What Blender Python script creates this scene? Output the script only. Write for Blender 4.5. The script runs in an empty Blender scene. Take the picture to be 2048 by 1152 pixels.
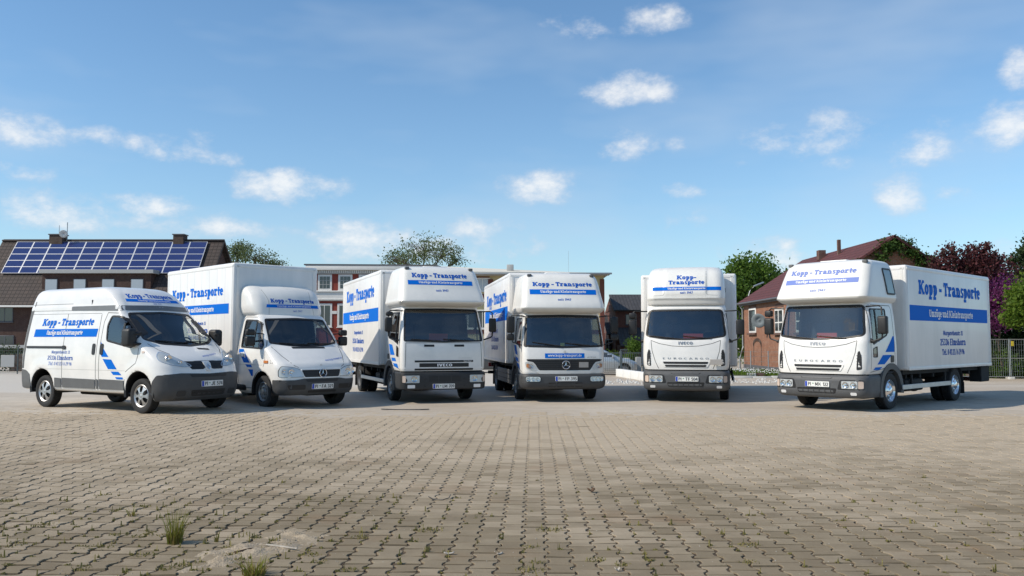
import bpy, bmesh, math, random
import numpy as np
from math import sin, cos, pi, radians
from mathutils import Vector, Matrix
from mathutils.bvhtree import BVHTree
random.seed(7); np.random.seed(7)
S = bpy.context.scene
C = S.collection

# ------------------------------------------------------------------ camera
HORIZON, FPX, CAM_H = 680.0, 1700.0, 1.45
PITCH = math.atan((HORIZON - 576) / FPX)
cd = bpy.data.cameras.new('camera'); cam = bpy.data.objects.new('camera', cd); C.objects.link(cam)
cd.sensor_width = 36; cd.lens = 36 * FPX / 2048; cd.clip_end = 3000; cd.clip_start = .05
cam.location = (0, 0, CAM_H); cam.rotation_euler = (pi / 2 + PITCH, 0, 0)
S.camera = cam

def ray(u, v):
    x = (u - 1024) / FPX; y = (576 - v) / FPX
    return Vector((x, cos(PITCH) - y * sin(PITCH), sin(PITCH) + y * cos(PITCH)))
def at(u, v, Y):
    r = ray(u, v); t = Y / r.y
    return Vector((r.x * t, Y, CAM_H + r.z * t))

# ------------------------------------------------------------------ world and sun
SUN_DIR = Vector((-1.0, -0.32, 0.88)).normalized()      # towards the sun
SUN_EL = math.asin(SUN_DIR.z); SUN_AZ = math.atan2(SUN_DIR.x, SUN_DIR.y)
W = bpy.data.worlds.new('World'); S.world = W; W.use_nodes = True
wn = W.node_tree; wn.nodes.clear()
def wnode(t, **k):
    n = wn.nodes.new(t)
    for a, b in k.items(): setattr(n, a, b)
    return n
wout = wnode('ShaderNodeOutputWorld'); bg = wnode('ShaderNodeBackground')
wn.links.new(bg.outputs[0], wout.inputs[0])
sky = wnode('ShaderNodeTexSky', sky_type='NISHITA', sun_disc=False)
sky.sun_elevation = SUN_EL; sky.sun_rotation = SUN_AZ
sky.air_density = 1.0; sky.dust_density = 0.25; sky.ozone_density = 1.7
bg.inputs[1].default_value = 0.13
def wmath(op, a, b=None, c=None, clamp=False):
    n = wnode('ShaderNodeMath', operation=op, use_clamp=clamp)
    for i, v in enumerate((a, b, c)):
        if v is None: continue
        if isinstance(v, (int, float)): n.inputs[i].default_value = v
        else: wn.links.new(v, n.inputs[i])
    return n.outputs[0]
tc = wnode('ShaderNodeTexCoord'); DIR = tc.outputs['Generated']
def wdot(v):
    n = wnode('ShaderNodeVectorMath', operation='DOT_PRODUCT'); wn.links.new(DIR, n.inputs[0])
    n.inputs[1].default_value = v; return n.outputs['Value']
def wnoise(scale, detail, rough, sy=1.0, off=0):
    mp = wnode('ShaderNodeMapping'); wn.links.new(DIR, mp.inputs[0]); mp.inputs['Scale'].default_value = (1, 1, sy)
    mp.inputs['Location'].default_value = (off, off * .7, off * .3)
    n = wnode('ShaderNodeTexNoise'); wn.links.new(mp.outputs[0], n.inputs[0])
    n.inputs['Scale'].default_value = scale; n.inputs['Detail'].default_value = detail; n.inputs['Roughness'].default_value = rough
    return n.outputs[0]
# fair-weather clouds: centre (pixel of the photograph), half width, half height, strength
CLOUDS = [(1305, 38, 62, 30, .8), (1268, 180, 92, 34, .85), (1150, 50, 60, 26, .35), (1265, 285, 50, 34, .7), (1352, 290, 20, 18, .5),
 (1620, 280, 130, 48, .85), (1665, 250, 70, 30, .8), (1668, 320, 36, 22, .6), (1850, 295, 80, 34, .7), (1990, 255, 84, 46, .75), (2045, 140, 36, 40, .7), (1805, 385, 44, 34, .6),
 (1900, 388, 34, 16, .4), (1070, 375, 74, 38, .85), (1365, 382, 42, 18, .5), (585, 372, 110, 36, .95), (40, 265, 80, 46, .85), (50, 340, 56, 20, .7),
 (320, 292, 70, 26, .65), (180, 275, 52, 26, .5), (410, 280, 30, 18, .4), (445, 315, 50, 14, .4), (965, 455, 78, 30, .75), (1000, 490, 90, 30, .5), (720, 480, 130, 44, .8), (300, 410, 80, 30, .8), (110, 425, 170, 36, .65), (430, 455, 130, 24, .55),
 (1540, 525, 80, 48, .95), (1345, 440, 24, 20, .35), (1390, 432, 20, 16, .3), (2000, 520, 50, 40, .6), (1180, 600, 60, 40, .5), (870, 500, 120, 36, .5)]
rc = random.Random(3)
cl = []
for (u, v, a, b, s) in CLOUDS: cl.append((ray(u, v).normalized(), a / FPX * .95, b / FPX * .88, s * .92))
for k in range(12):                                      # the same kind of sky all round
    az = rc.uniform(radians(42), radians(318)); el = radians(rc.uniform(4, 34))
    cl.append((Vector((sin(az) * cos(el), cos(az) * cos(el), sin(el))), rc.uniform(.03, .09), rc.uniform(.012, .03), rc.uniform(.5, .9)))
n1 = wnoise(24, 7, .62, 1.6); n2 = wnoise(9, 3, .55, 1.6, 5.1)
field = None
for d, a, b, s in cl:
    r = d.cross(Vector((0, 0, 1))).normalized(); up = r.cross(d)
    mp = wnode('ShaderNodeMapping', vector_type='TEXTURE'); wn.links.new(DIR, mp.inputs[0]); mp.inputs['Location'].default_value = d
    mp.inputs['Rotation'].default_value = Matrix((r, up, -d)).transposed().to_euler(); mp.inputs['Scale'].default_value = (a, b, .6)
    q = wnode('ShaderNodeVectorMath', operation='DOT_PRODUCT'); wn.links.new(mp.outputs[0], q.inputs[0]); wn.links.new(mp.outputs[0], q.inputs[1])
    f = wmath('MULTIPLY_ADD', q.outputs['Value'], -s * .78, s)
    field = f if field is None else wmath('MAXIMUM', field, f)
field = wmath('MAXIMUM', field, -.9)
nz = wmath('ADD', wmath('MULTIPLY', wmath('SUBTRACT', n1, .5), 3.1), wmath('MULTIPLY', wmath('SUBTRACT', n2, .5), 1.7))
mr = wnode('ShaderNodeMapRange', interpolation_type='SMOOTHSTEP'); wn.links.new(wmath('ADD', field, nz), mr.inputs[0])
mr.inputs[1].default_value = -.12; mr.inputs[2].default_value = 1.25; mr.inputs[3].default_value = 0; mr.inputs[4].default_value = .78
# thin high haze
n3 = wnoise(2.2, 4, .6, 3.2, 2.3)
hz = wnode('ShaderNodeMapRange'); wn.links.new(n3, hz.inputs[0])
hz.inputs[1].default_value = .46; hz.inputs[2].default_value = .8; hz.inputs[3].default_value = .0; hz.inputs[4].default_value = .42
hz.clamp = True
cmix = wnode('ShaderNodeMixRGB'); cmix.inputs[1].default_value = (4.3, 4.75, 5.5, 1); cmix.inputs[2].default_value = (7.1, 7.05, 6.9, 1)
shade = wnode('ShaderNodeMapRange'); wn.links.new(wmath('ADD', field, wmath('MULTIPLY', nz, .8)), shade.inputs[0])
shade.inputs[1].default_value = .1; shade.inputs[2].default_value = 1.2
wn.links.new(shade.outputs[0], cmix.inputs[0])
tint = wnode('ShaderNodeMixRGB', blend_type='MULTIPLY'); tint.inputs[0].default_value = 1; wn.links.new(sky.outputs[0], tint.inputs[1]); tint.inputs[2].default_value = (.74, .97, 1.08, 1)
m1 = wnode('ShaderNodeMixRGB'); wn.links.new(hz.outputs[0], m1.inputs[0]); wn.links.new(tint.outputs[0], m1.inputs[1]); m1.inputs[2].default_value = (4.4, 5.1, 5.9, 1)
zc = wnode('ShaderNodeSeparateXYZ'); wn.links.new(DIR, zc.inputs[0])
hb = wmath('MULTIPLY', wmath('POWER', 2.718, wmath('MULTIPLY', wmath('MAXIMUM', zc.outputs[2], 0.0), -8.0)), .55)   # pale air near the horizon
mh = wnode('ShaderNodeMixRGB'); wn.links.new(hb, mh.inputs[0]); wn.links.new(m1.outputs[0], mh.inputs[1]); mh.inputs[2].default_value = (3.8, 4.45, 5.2, 1); m1 = mh
m2 = wnode('ShaderNodeMixRGB'); wn.links.new(mr.outputs[0], m2.inputs[0]); wn.links.new(m1.outputs[0], m2.inputs[1]); wn.links.new(cmix.outputs[0], m2.inputs[2])
wn.links.new(m2.outputs[0], bg.inputs[0])
W.cycles.sampling_method = 'MANUAL'; W.cycles.sample_map_resolution = 512

sl = bpy.data.lights.new('sun', 'SUN'); sl.energy = 3.9; sl.angle = radians(.55); sl.color = (1, .905, .765)
so = bpy.data.objects.new('sun', sl); C.objects.link(so); so.location = (-30, 0, 40)
so.rotation_euler = SUN_DIR.to_track_quat('Z', 'Y').to_euler()
S.view_settings.view_transform = 'Standard'; S.view_settings.look = 'None'
S.view_settings.exposure = 0.16; S.view_settings.gamma = 1.0; S.view_settings.use_curve_mapping = False
S.cycles.max_bounces = 7; S.cycles.transparent_max_bounces = 12; S.cycles.caustics_reflective = False; S.cycles.caustics_refractive = False
S.cycles.use_denoising = True

# ------------------------------------------------------------------ materials
M = {}
def mat(name, col, rough=.6, metal=0, coat=0, var=0, vscale=6, bump=0, bscale=40, dirt=None, spec=.5, stretch=None):
    m = bpy.data.materials.new(name); m.use_nodes = True; nt = m.node_tree; p = nt.nodes['Principled BSDF']
    p.inputs['Base Color'].default_value = (*col, 1); p.inputs['Roughness'].default_value = rough; p.inputs['Metallic'].default_value = metal
    p.inputs['Coat Weight'].default_value = coat; p.inputs['Coat Roughness'].default_value = .06; p.inputs['Specular IOR Level'].default_value = spec
    t = None
    if var or bump or dirt:
        t = nt.nodes.new('ShaderNodeTexCoord')
    if var or dirt:
        n = nt.nodes.new('ShaderNodeTexNoise'); n.inputs['Scale'].default_value = vscale; n.inputs['Detail'].default_value = 6; n.inputs['Roughness'].default_value = .65
        if stretch:
            mp_ = nt.nodes.new('ShaderNodeMapping'); mp_.inputs['Scale'].default_value = stretch; nt.links.new(t.outputs['Object'], mp_.inputs[0]); nt.links.new(mp_.outputs[0], n.inputs[0])
        else: nt.links.new(t.outputs['Object'], n.inputs[0])
        r = nt.nodes.new('ShaderNodeValToRGB'); nt.links.new(n.outputs[0], r.inputs[0])
        a = Vector(col)
        d = Vector(dirt) if dirt else a * (1 - var)
        r.color_ramp.elements[0].position = .3; r.color_ramp.elements[1].position = .62 if dirt else .72
        r.color_ramp.elements[0].color = (*d, 1); r.color_ramp.elements[1].color = (*(a if dirt else a * (1 + var * .6)), 1)
        nt.links.new(r.outputs[0], p.inputs['Base Color'])
    if bump:
        n = nt.nodes.new('ShaderNodeTexNoise'); n.inputs['Scale'].default_value = bscale; n.inputs['Detail'].default_value = 4
        nt.links.new(t.outputs['Object'], n.inputs[0])
        b = nt.nodes.new('ShaderNodeBump'); b.inputs['Strength'].default_value = bump; b.inputs['Distance'].default_value = .02
        nt.links.new(n.outputs[0], b.inputs['Height']); nt.links.new(b.outputs[0], p.inputs['Normal'])
    M[name] = m; return m
def glassmat(name, tint, refl=1.0, f0=.125):
    m = bpy.data.materials.new(name); m.use_nodes = True; nt = m.node_tree; nt.nodes.clear()
    o = nt.nodes.new('ShaderNodeOutputMaterial'); mx = nt.nodes.new('ShaderNodeMixShader'); tr = nt.nodes.new('ShaderNodeBsdfTransparent')
    gl = nt.nodes.new('ShaderNodeBsdfGlossy'); fr = nt.nodes.new('ShaderNodeLayerWeight'); fr.inputs[0].default_value = .5
    gl.inputs['Roughness'].default_value = .01; tr.inputs[0].default_value = (*tint, 1); gl.inputs[0].default_value = (refl, refl, refl, 1)
    ml = nt.nodes.new('ShaderNodeMath'); ml.operation = 'MULTIPLY_ADD'; ml.inputs[1].default_value = .85; ml.inputs[2].default_value = f0; ml.use_clamp = True
    pw = nt.nodes.new('ShaderNodeMath'); pw.operation = 'POWER'; pw.inputs[1].default_value = 4.5
    nt.links.new(fr.outputs['Facing'], pw.inputs[0]); nt.links.new(pw.outputs[0], ml.inputs[0])
    nt.links.new(ml.outputs[0], mx.inputs[0]); nt.links.new(tr.outputs[0], mx.inputs[1]); nt.links.new(gl.outputs[0], mx.inputs[2]); nt.links.new(mx.outputs[0], o.inputs[0])
    M[name] = m; return m
mat('white', (.81, .79, .755), .3, coat=.5, dirt=(.71, .705, .68), vscale=2.2)
mat('boxwhite', (.79, .772, .742), .38, coat=.2, dirt=(.69, .685, .66), vscale=2.2, stretch=(1, 1, .22))
mat('podwhite', (.80, .78, .73), .36, coat=.3, dirt=(.71, .70, .665), vscale=2.4, stretch=(1, 1, .4))
mat('blue', (.003, .145, .60), .6, spec=.06)
mat('textblue', (.004, .095, .45), .6, spec=.06)
mat('paleblue', (.10, .19, .55), .5)
mat('textwhite', (.82, .82, .82), .5)
mat('fadeblue', (.13, .20, .52), .55)
mat('black', (.012, .012, .013), .5, bump=.1, bscale=200)
mat('rubber', (.017, .017, .018), .78, var=.4, vscale=9)
mat('bumper', (.060, .062, .065), .62, var=.18, vscale=5, bump=.08, bscale=300)
mat('greyplastic', (.115, .118, .12), .6, var=.1, bump=.06, bscale=300)
mat('darkgrey', (.028, .029, .031), .6)
mat('chassis', (.009, .009, .010), .8, var=.5, vscale=7)
mat('interior', (.030, .036, .045), .85)
mat('seat', (.03, .04, .06), .9, bump=.2, bscale=90)
mat('chrome', (.75, .75, .76), .12, metal=1)
mat('silver', (.5, .5, .5), .45, metal=1, var=.15, vscale=12)
mat('steelrim', (.30, .30, .30), .42, metal=.6, var=.3, vscale=14)
mat('alu', (.55, .56, .56), .42, metal=.7, var=.12)
mat('badge', (.30, .31, .33), .35, metal=.6)
mat('platewhite', (.78, .78, .75), .45); mat('plateblack', (.012, .012, .012), .5); mat('plateblue', (.01, .05, .42), .5)
mat('amber', (.55, .17, .03), .3); mat('red', (.35, .02, .02), .35); mat('redcloth', (.30, .035, .03), .8)
mat('seam', (.10, .10, .10), .8)
mat('mirror', (.10, .10, .10), .08, metal=0, coat=1)
mat('paper', (.75, .74, .68), .8); mat('yellow', (.65, .5, .04), .6); mat('green', (.04, .25, .10), .6)
mat('reflector', (.80, .81, .82), .3, metal=.15)
glassmat('screen', (.70, .77, .77)); glassmat('clearscreen', (.86, .93, .91)); glassmat('sideglass', (.52, .57, .55)); glassmat('lens', (.9, .92, .92))

# ------------------------------------------------------------------ mesh helpers
def tag(o, label=None, cat=None, group=None, kind=None):
    for k, v in (('label', label), ('category', cat), ('group', group), ('kind', kind)):
        if v: o[k] = v
    return o
def empty(name, loc=(0, 0, 0), rz=0):
    o = bpy.data.objects.new(name, None); C.objects.link(o); o.location = loc; o.rotation_euler = (0, 0, rz); o.empty_display_size = .2
    return o
def link(name, me, parent=None, mats=()):
    o = bpy.data.objects.new(name, me); C.objects.link(o)
    for m in mats: me.materials.append(M[m])
    if parent: o.parent = parent
    return o
def shade(me, ang=38):
    n = len(me.polygons)
    if n:
        me.polygons.foreach_set('use_smooth', [True] * n); me.set_sharp_from_angle(angle=radians(ang))
def obj(name, bm, m, parent=None, smooth=38):
    me = bpy.data.meshes.new(name); bm.to_mesh(me); bm.free()
    if smooth: shade(me, smooth)
    return link(name, me, parent, (m,) if isinstance(m, str) else m)
def pydata(name, vs, fs, m, parent=None, smooth=0):
    me = bpy.data.meshes.new(name); me.from_pydata([tuple(v) for v in vs], [], fs); me.update()
    if smooth: shade(me, smooth)
    return link(name, me, parent, (m,) if isinstance(m, str) else m)
def box(bm, x0, x1, y0, y1, z0, z1, bev=0, seg=2, mi=0):
    vs = [bm.verts.new((x, y, z)) for x in (x0, x1) for y in (y0, y1) for z in (z0, z1)]
    fs = [bm.faces.new([vs[i] for i in f]) for f in ((0, 1, 3, 2), (4, 6, 7, 5), (0, 4, 5, 1), (2, 3, 7, 6), (0, 2, 6, 4), (1, 5, 7, 3))]
    for f in fs: f.material_index = mi
    if bev:
        es = list({e for f in fs for e in f.edges})
        bmesh.ops.bevel(bm, geom=es, offset=bev, segments=seg, affect='EDGES', profile=.5)
    return vs
def boxo(name, dims, m, parent, bev=.01, seg=2):
    bm = bmesh.new(); box(bm, *dims, bev=bev, seg=seg); return obj(name, bm, m, parent)
def tube(bm, pts, r, n=8, cap=True):
    pts = [Vector(p) for p in pts]; rings = []
    for i, p in enumerate(pts):
        d = (pts[min(i + 1, len(pts) - 1)] - pts[max(i - 1, 0)]).normalized()
        a = d.cross(Vector((0, 0, 1)) if abs(d.z) < .9 else Vector((1, 0, 0))).normalized(); b = d.cross(a)
        rr = r[i] if isinstance(r, (list, tuple)) else r
        rings.append([bm.verts.new(p + a * cos(2 * pi * k / n) * rr + b * sin(2 * pi * k / n) * rr) for k in range(n)])
    for A, B in zip(rings, rings[1:]):
        for k in range(n): bm.faces.new((A[k], A[(k + 1) % n], B[(k + 1) % n], B[k]))
    if cap: bm.faces.new(rings[0]); bm.faces.new(list(reversed(rings[-1])))
def tubeo(name, pts, r, m, parent, n=8):
    bm = bmesh.new(); tube(bm, pts, r, n); bmesh.ops.recalc_face_normals(bm, faces=bm.faces[:]); return obj(name, bm, m, parent, 50)
def lathe(bm, prof, n=40, axis='y', c=(0, 0, 0), close=False):
    rings = []
    for (h, r) in prof:
        rg = []
        for k in range(n):
            a = 2 * pi * k / n
            p = (r * cos(a), h, r * sin(a)) if axis == 'y' else (r * cos(a), r * sin(a), h) if axis == 'z' else (h, r * cos(a), r * sin(a))
            rg.append(bm.verts.new((p[0] + c[0], p[1] + c[1], p[2] + c[2])))
        rings.append(rg)
    for A, B in zip(rings, rings[1:]):
        for k in range(n): bm.faces.new((A[k], A[(k + 1) % n], B[(k + 1) % n], B[k]))
    if close:
        bm.faces.new(rings[0]); bm.faces.new(rings[-1])
    bmesh.ops.recalc_face_normals(bm, faces=bm.faces[:])
    return rings
def prism(bm, poly, side, d0, d1):
    """extrude a 2-D polygon; side gives the axes as in patch()"""
    a, b, n, s = AX[side]
    def P(p, d):
        v = [0, 0, 0]; v[a] = p[0]; v[b] = p[1]; v[n] = d; return bm.verts.new(v)
    A = [P(p, d0) for p in poly]; B = [P(p, d1) for p in poly]
    bm.faces.new(A); bm.faces.new(list(reversed(B)))
    k = len(poly)
    for i in range(k): bm.faces.new((A[i], B[i], B[(i + 1) % k], A[(i + 1) % k]))
    bmesh.ops.recalc_face_normals(bm, faces=bm.faces[:])
AX = {'R': (0, 2, 1, -1), 'L': (0, 2, 1, 1), 'F': (1, 2, 0, 1), 'B': (1, 2, 0, -1), 'T': (0, 1, 2, 1)}

def pchip(t, y, x):
    h = np.diff(t); d = np.diff(y) / h; n = len(t); m = np.zeros(n)
    for i in range(1, n - 1):
        if d[i - 1] * d[i] > 0:
            w1 = 2 * h[i] + h[i - 1]; w2 = h[i] + 2 * h[i - 1]; m[i] = (w1 + w2) / (w1 / d[i - 1] + w2 / d[i])
    m[0] = d[0]; m[-1] = d[-1]
    k = np.clip(np.searchsorted(t, x) - 1, 0, n - 2); s = (x - t[k]) / h[k]
    return (2 * s**3 - 3 * s**2 + 1) * y[k] + (s**3 - 2 * s**2 + s) * h[k] * m[k] + (-2 * s**3 + 3 * s**2) * y[k + 1] + (s**3 - s**2) * h[k] * m[k + 1]
def ring(z, xf, xr, w, rf, rr, b, nf=8, nc=6, ns=16, nr=4):
    h = []; rf = min(rf, w * .92); yi = w - rf
    bx = lambda y: xf - b * (y / w)**2
    for i in range(nf): h.append((bx(yi * i / nf), yi * i / nf))
    x0 = bx(yi)
    for i in range(nc + 1):
        t = i / nc * pi / 2; h.append((x0 - rf + rf * cos(t), yi + rf * sin(t)))
    a0 = x0 - rf; a1 = xr + rr
    for i in range(1, ns): h.append((a0 + (a1 - a0) * i / ns, w))
    for i in range(nc + 1):
        t = i / nc * pi / 2; h.append((xr + rr - rr * sin(t), w - rr + rr * cos(t)))
    for i in range(1, nr + 1): h.append((xr, (w - rr) * (1 - i / nr)))
    full = h + [(x, -y) for x, y in reversed(h[1:-1])]
    return [(x, y, z) for x, y in full]
def loft(keys, n=26, deform=None, cap=(True, True), **kw):
    """keys: rows of z, x front, x rear, half width, front corner radius, rear corner radius, front bulge"""
    K = np.array(keys, float)
    ds = np.sqrt((np.diff(K[:, 0])**2 + np.diff(K[:, 1])**2 + np.diff(K[:, 3])**2)) + 1e-3
    t = np.concatenate([[0], np.cumsum(ds)])
    ts = np.unique(np.concatenate([np.linspace(0, t[-1], n), t]))
    cols = [pchip(t, K[:, i], ts) for i in range(7)]
    bm = bmesh.new(); R = []
    for i in range(len(ts)):
        pts = ring(*[c[i] for c in cols], **kw)
        if deform: pts = [deform(*p) for p in pts]
        R.append([bm.verts.new(p) for p in pts])
    m = len(R[0])
    for A, B in zip(R, R[1:]):
        for k in range(m): bm.faces.new((A[k], A[(k + 1) % m], B[(k + 1) % m], B[k]))
    if cap[0]: bm.faces.new(list(reversed(R[0])))
    if cap[1]: bm.faces.new(R[-1])
    bmesh.ops.recalc_face_normals(bm, faces=bm.faces[:])
    return bm
def bvh(bm): return BVHTree.FromBMesh(bm)
def inside(p, poly):
    r = False; n = len(poly)
    for i in range(n):
        (x0, y0), (x1, y1) = poly[i], poly[(i + 1) % n]
        if (y0 > p[1]) != (y1 > p[1]) and p[0] < (x1 - x0) * (p[1] - y0) / (y1 - y0) + x0: r = not r
    return r
def rnd(poly, r, n=4):
    out = []; k = len(poly)
    for i in range(k):
        p0, p, p1 = Vector(poly[i - 1]), Vector(poly[i]), Vector(poly[(i + 1) % k])
        a = (p0 - p); b = (p1 - p); rr = min(r, a.length * .45, b.length * .45); A = p + a.normalized() * rr; B = p + b.normalized() * rr
        for j in range(n + 1):
            t = j / n; out.append(tuple(A * (1 - t)**2 + p * 2 * t * (1 - t) + B * t * t))
    return out
def grow(poly, d):
    """offset a convex-ish polygon outwards by d"""
    k = len(poly); ar = sum(poly[i][0] * poly[(i + 1) % k][1] - poly[(i + 1) % k][0] * poly[i][1] for i in range(k)); sg = 1 if ar > 0 else -1
    out = []
    for i in range(k):
        p0, p, p1 = Vector(poly[i - 1]), Vector(poly[i]), Vector(poly[(i + 1) % k])
        e0 = (p - p0).normalized(); e1 = (p1 - p).normalized(); n = Vector((e0.y + e1.y, -e0.x - e1.x))
        n = n.normalized() * sg if n.length > 1e-6 else Vector((0, 0))
        c = max(.5, n.dot(Vector((e1.y, -e1.x)) * sg)) if n.length else 1
        q = p + n * (d / c); out.append((q.x, q.y))
    return out
def cut(bm, poly, side, lim=0.0):
    """cut an opening through the faces that look to one side"""
    a, b, n, s = AX[side]
    lo = (min(p[0] for p in poly), min(p[1] for p in poly)); hi = (max(p[0] for p in poly), max(p[1] for p in poly))
    def sel():
        out = []
        for f in bm.faces:
            if f.normal[n] * s < .04: continue
            c = f.calc_center_median()
            if c[n] * s < lim: continue
            xs = [v.co[a] for v in f.verts]; ys = [v.co[b] for v in f.verts]
            if max(xs) < lo[0] or min(xs) > hi[0] or max(ys) < lo[1] or min(ys) > hi[1]: continue
            out.append(f)
        return out
    k = len(poly)
    for i in range(k):
        p, q = poly[i], poly[(i + 1) % k]
        if math.hypot(q[0] - p[0], q[1] - p[1]) < 1e-6: continue
        co = [0, 0, 0]; no = [0, 0, 0]; co[a], co[b] = p; no[a] = q[1] - p[1]; no[b] = -(q[0] - p[0])
        fs = sel(); g = list({v for f in fs for v in f.verts}) + list({e for f in fs for e in f.edges}) + fs
        bmesh.ops.bisect_plane(bm, geom=g, plane_co=co, plane_no=no, dist=1e-5)
    bm.normal_update()
    dead = [f for f in sel() if inside((f.calc_center_median()[a], f.calc_center_median()[b]), poly)]
    bmesh.ops.delete(bm, geom=dead, context='FACES')
def onto(tree, side, p, off):
    a, b, n, s = AX[side]
    o = [0, 0, 0]; o[a], o[b] = p[0], p[1]; o[n] = 8 * s; d = [0, 0, 0]; d[n] = -s
    h = tree.ray_cast(Vector(o), Vector(d))
    if h[0] is None:
        o[n] = s * 1.0; h = tree.find_nearest(Vector(o))
    v = Vector(h[0]); v[n] += s * off; return v
def patch(name, poly, side, tree, m, parent, off=.004, step=.12, th=0.0, hole=None, smooth=38):
    """a sheet cut to a 2-D outline that follows the surface below it, with an edge of depth th"""
    a, b, n, s = AX[side]
    bm = bmesh.new()
    if hole:
        A = [bm.verts.new((p[0], p[1], 0)) for p in poly]; B = [bm.verts.new((p[0], p[1], 0)) for p in hole]; k = len(poly)
        for i in range(k): bm.faces.new((A[i], A[(i + 1) % k], B[(i + 1) % k], B[i]))
    else:
        bm.faces.new([bm.verts.new((p[0], p[1], 0)) for p in poly])
    for ax in (0, 1):
        lo = min(p[ax] for p in poly); hi = max(p[ax] for p in poly); k = max(1, int((hi - lo) / step))
        for i in range(1, k):
            co = [0, 0, 0]; no = [0, 0, 0]; co[ax] = lo + (hi - lo) * i / k; no[ax] = 1
            bmesh.ops.bisect_plane(bm, geom=bm.verts[:] + bm.edges[:] + bm.faces[:], plane_co=co, plane_no=no, dist=1e-6)
    for v in bm.verts: v.co = onto(tree, side, v.co, off)
    bm.normal_update()
    fs = bm.faces[:]
    if sum(f.normal[n] * f.calc_area() for f in fs) * s < 0: bmesh.ops.reverse_faces(bm, faces=fs)
    if th:
        es = [e for e in bm.edges if e.is_boundary]
        r = bmesh.ops.extrude_edge_only(bm, edges=es)
        for v in [g for g in r['geom'] if isinstance(g, bmesh.types.BMVert)]: v.co[n] -= s * th
    return obj(name, bm, m, parent, smooth)
def seam(name, pts, side, tree, parent, w=.013, m='seam', off=.0015, step=.06):
    """a panel gap along a line of 2-D points"""
    P = []
    for p, q in zip(pts, pts[1:]):
        L = math.hypot(q[0] - p[0], q[1] - p[1]); k = max(1, int(L / step))
        for i in range(k): P.append(Vector((p[0] + (q[0] - p[0]) * i / k, p[1] + (q[1] - p[1]) * i / k)))
    P.append(Vector(pts[-1])); vs = []; fs = []
    for i, p in enumerate(P):
        d = (P[min(i + 1, len(P) - 1)] - P[max(i - 1, 0)]).normalized(); nn = Vector((-d.y, d.x)) * w / 2
        vs += [onto(tree, side, p + nn, off), onto(tree, side, p - nn, off)]
        if i: fs.append((2 * i - 2, 2 * i - 1, 2 * i + 1, 2 * i))
    return pydata(name, vs, fs, m, parent)

# ------------------------------------------------------------------ lettering
def arcq(cx, cy, rx, ry, a0, a1, t, tv=None, n=None):
    tv = t if tv is None else tv; n = n or max(4, int(abs(a1 - a0) / 22)); out = []
    for i in range(n):
        A, B = radians(a0 + (a1 - a0) * i / n), radians(a0 + (a1 - a0) * (i + 1) / n)
        out.append([(cx + rx * cos(A), cy + ry * sin(A)), (cx + rx * cos(B), cy + ry * sin(B)), (cx + (rx - t) * cos(B), cy + (ry - tv) * sin(B)), (cx + (rx - t) * cos(A), cy + (ry - tv) * sin(A))])
    return out
def rq(x0, y0, x1, y1): return [[(x0, y0), (x1, y0), (x1, y1), (x0, y1)]]
def lq(p, q, t):
    dx, dy = q[0] - p[0], q[1] - p[1]; L = math.hypot(dx, dy); nx, ny = -dy / L * t / 2, dx / L * t / 2
    return [[(p[0] + nx, p[1] + ny), (p[0] - nx, p[1] - ny), (q[0] - nx, q[1] - ny), (q[0] + nx, q[1] + ny)]]
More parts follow.
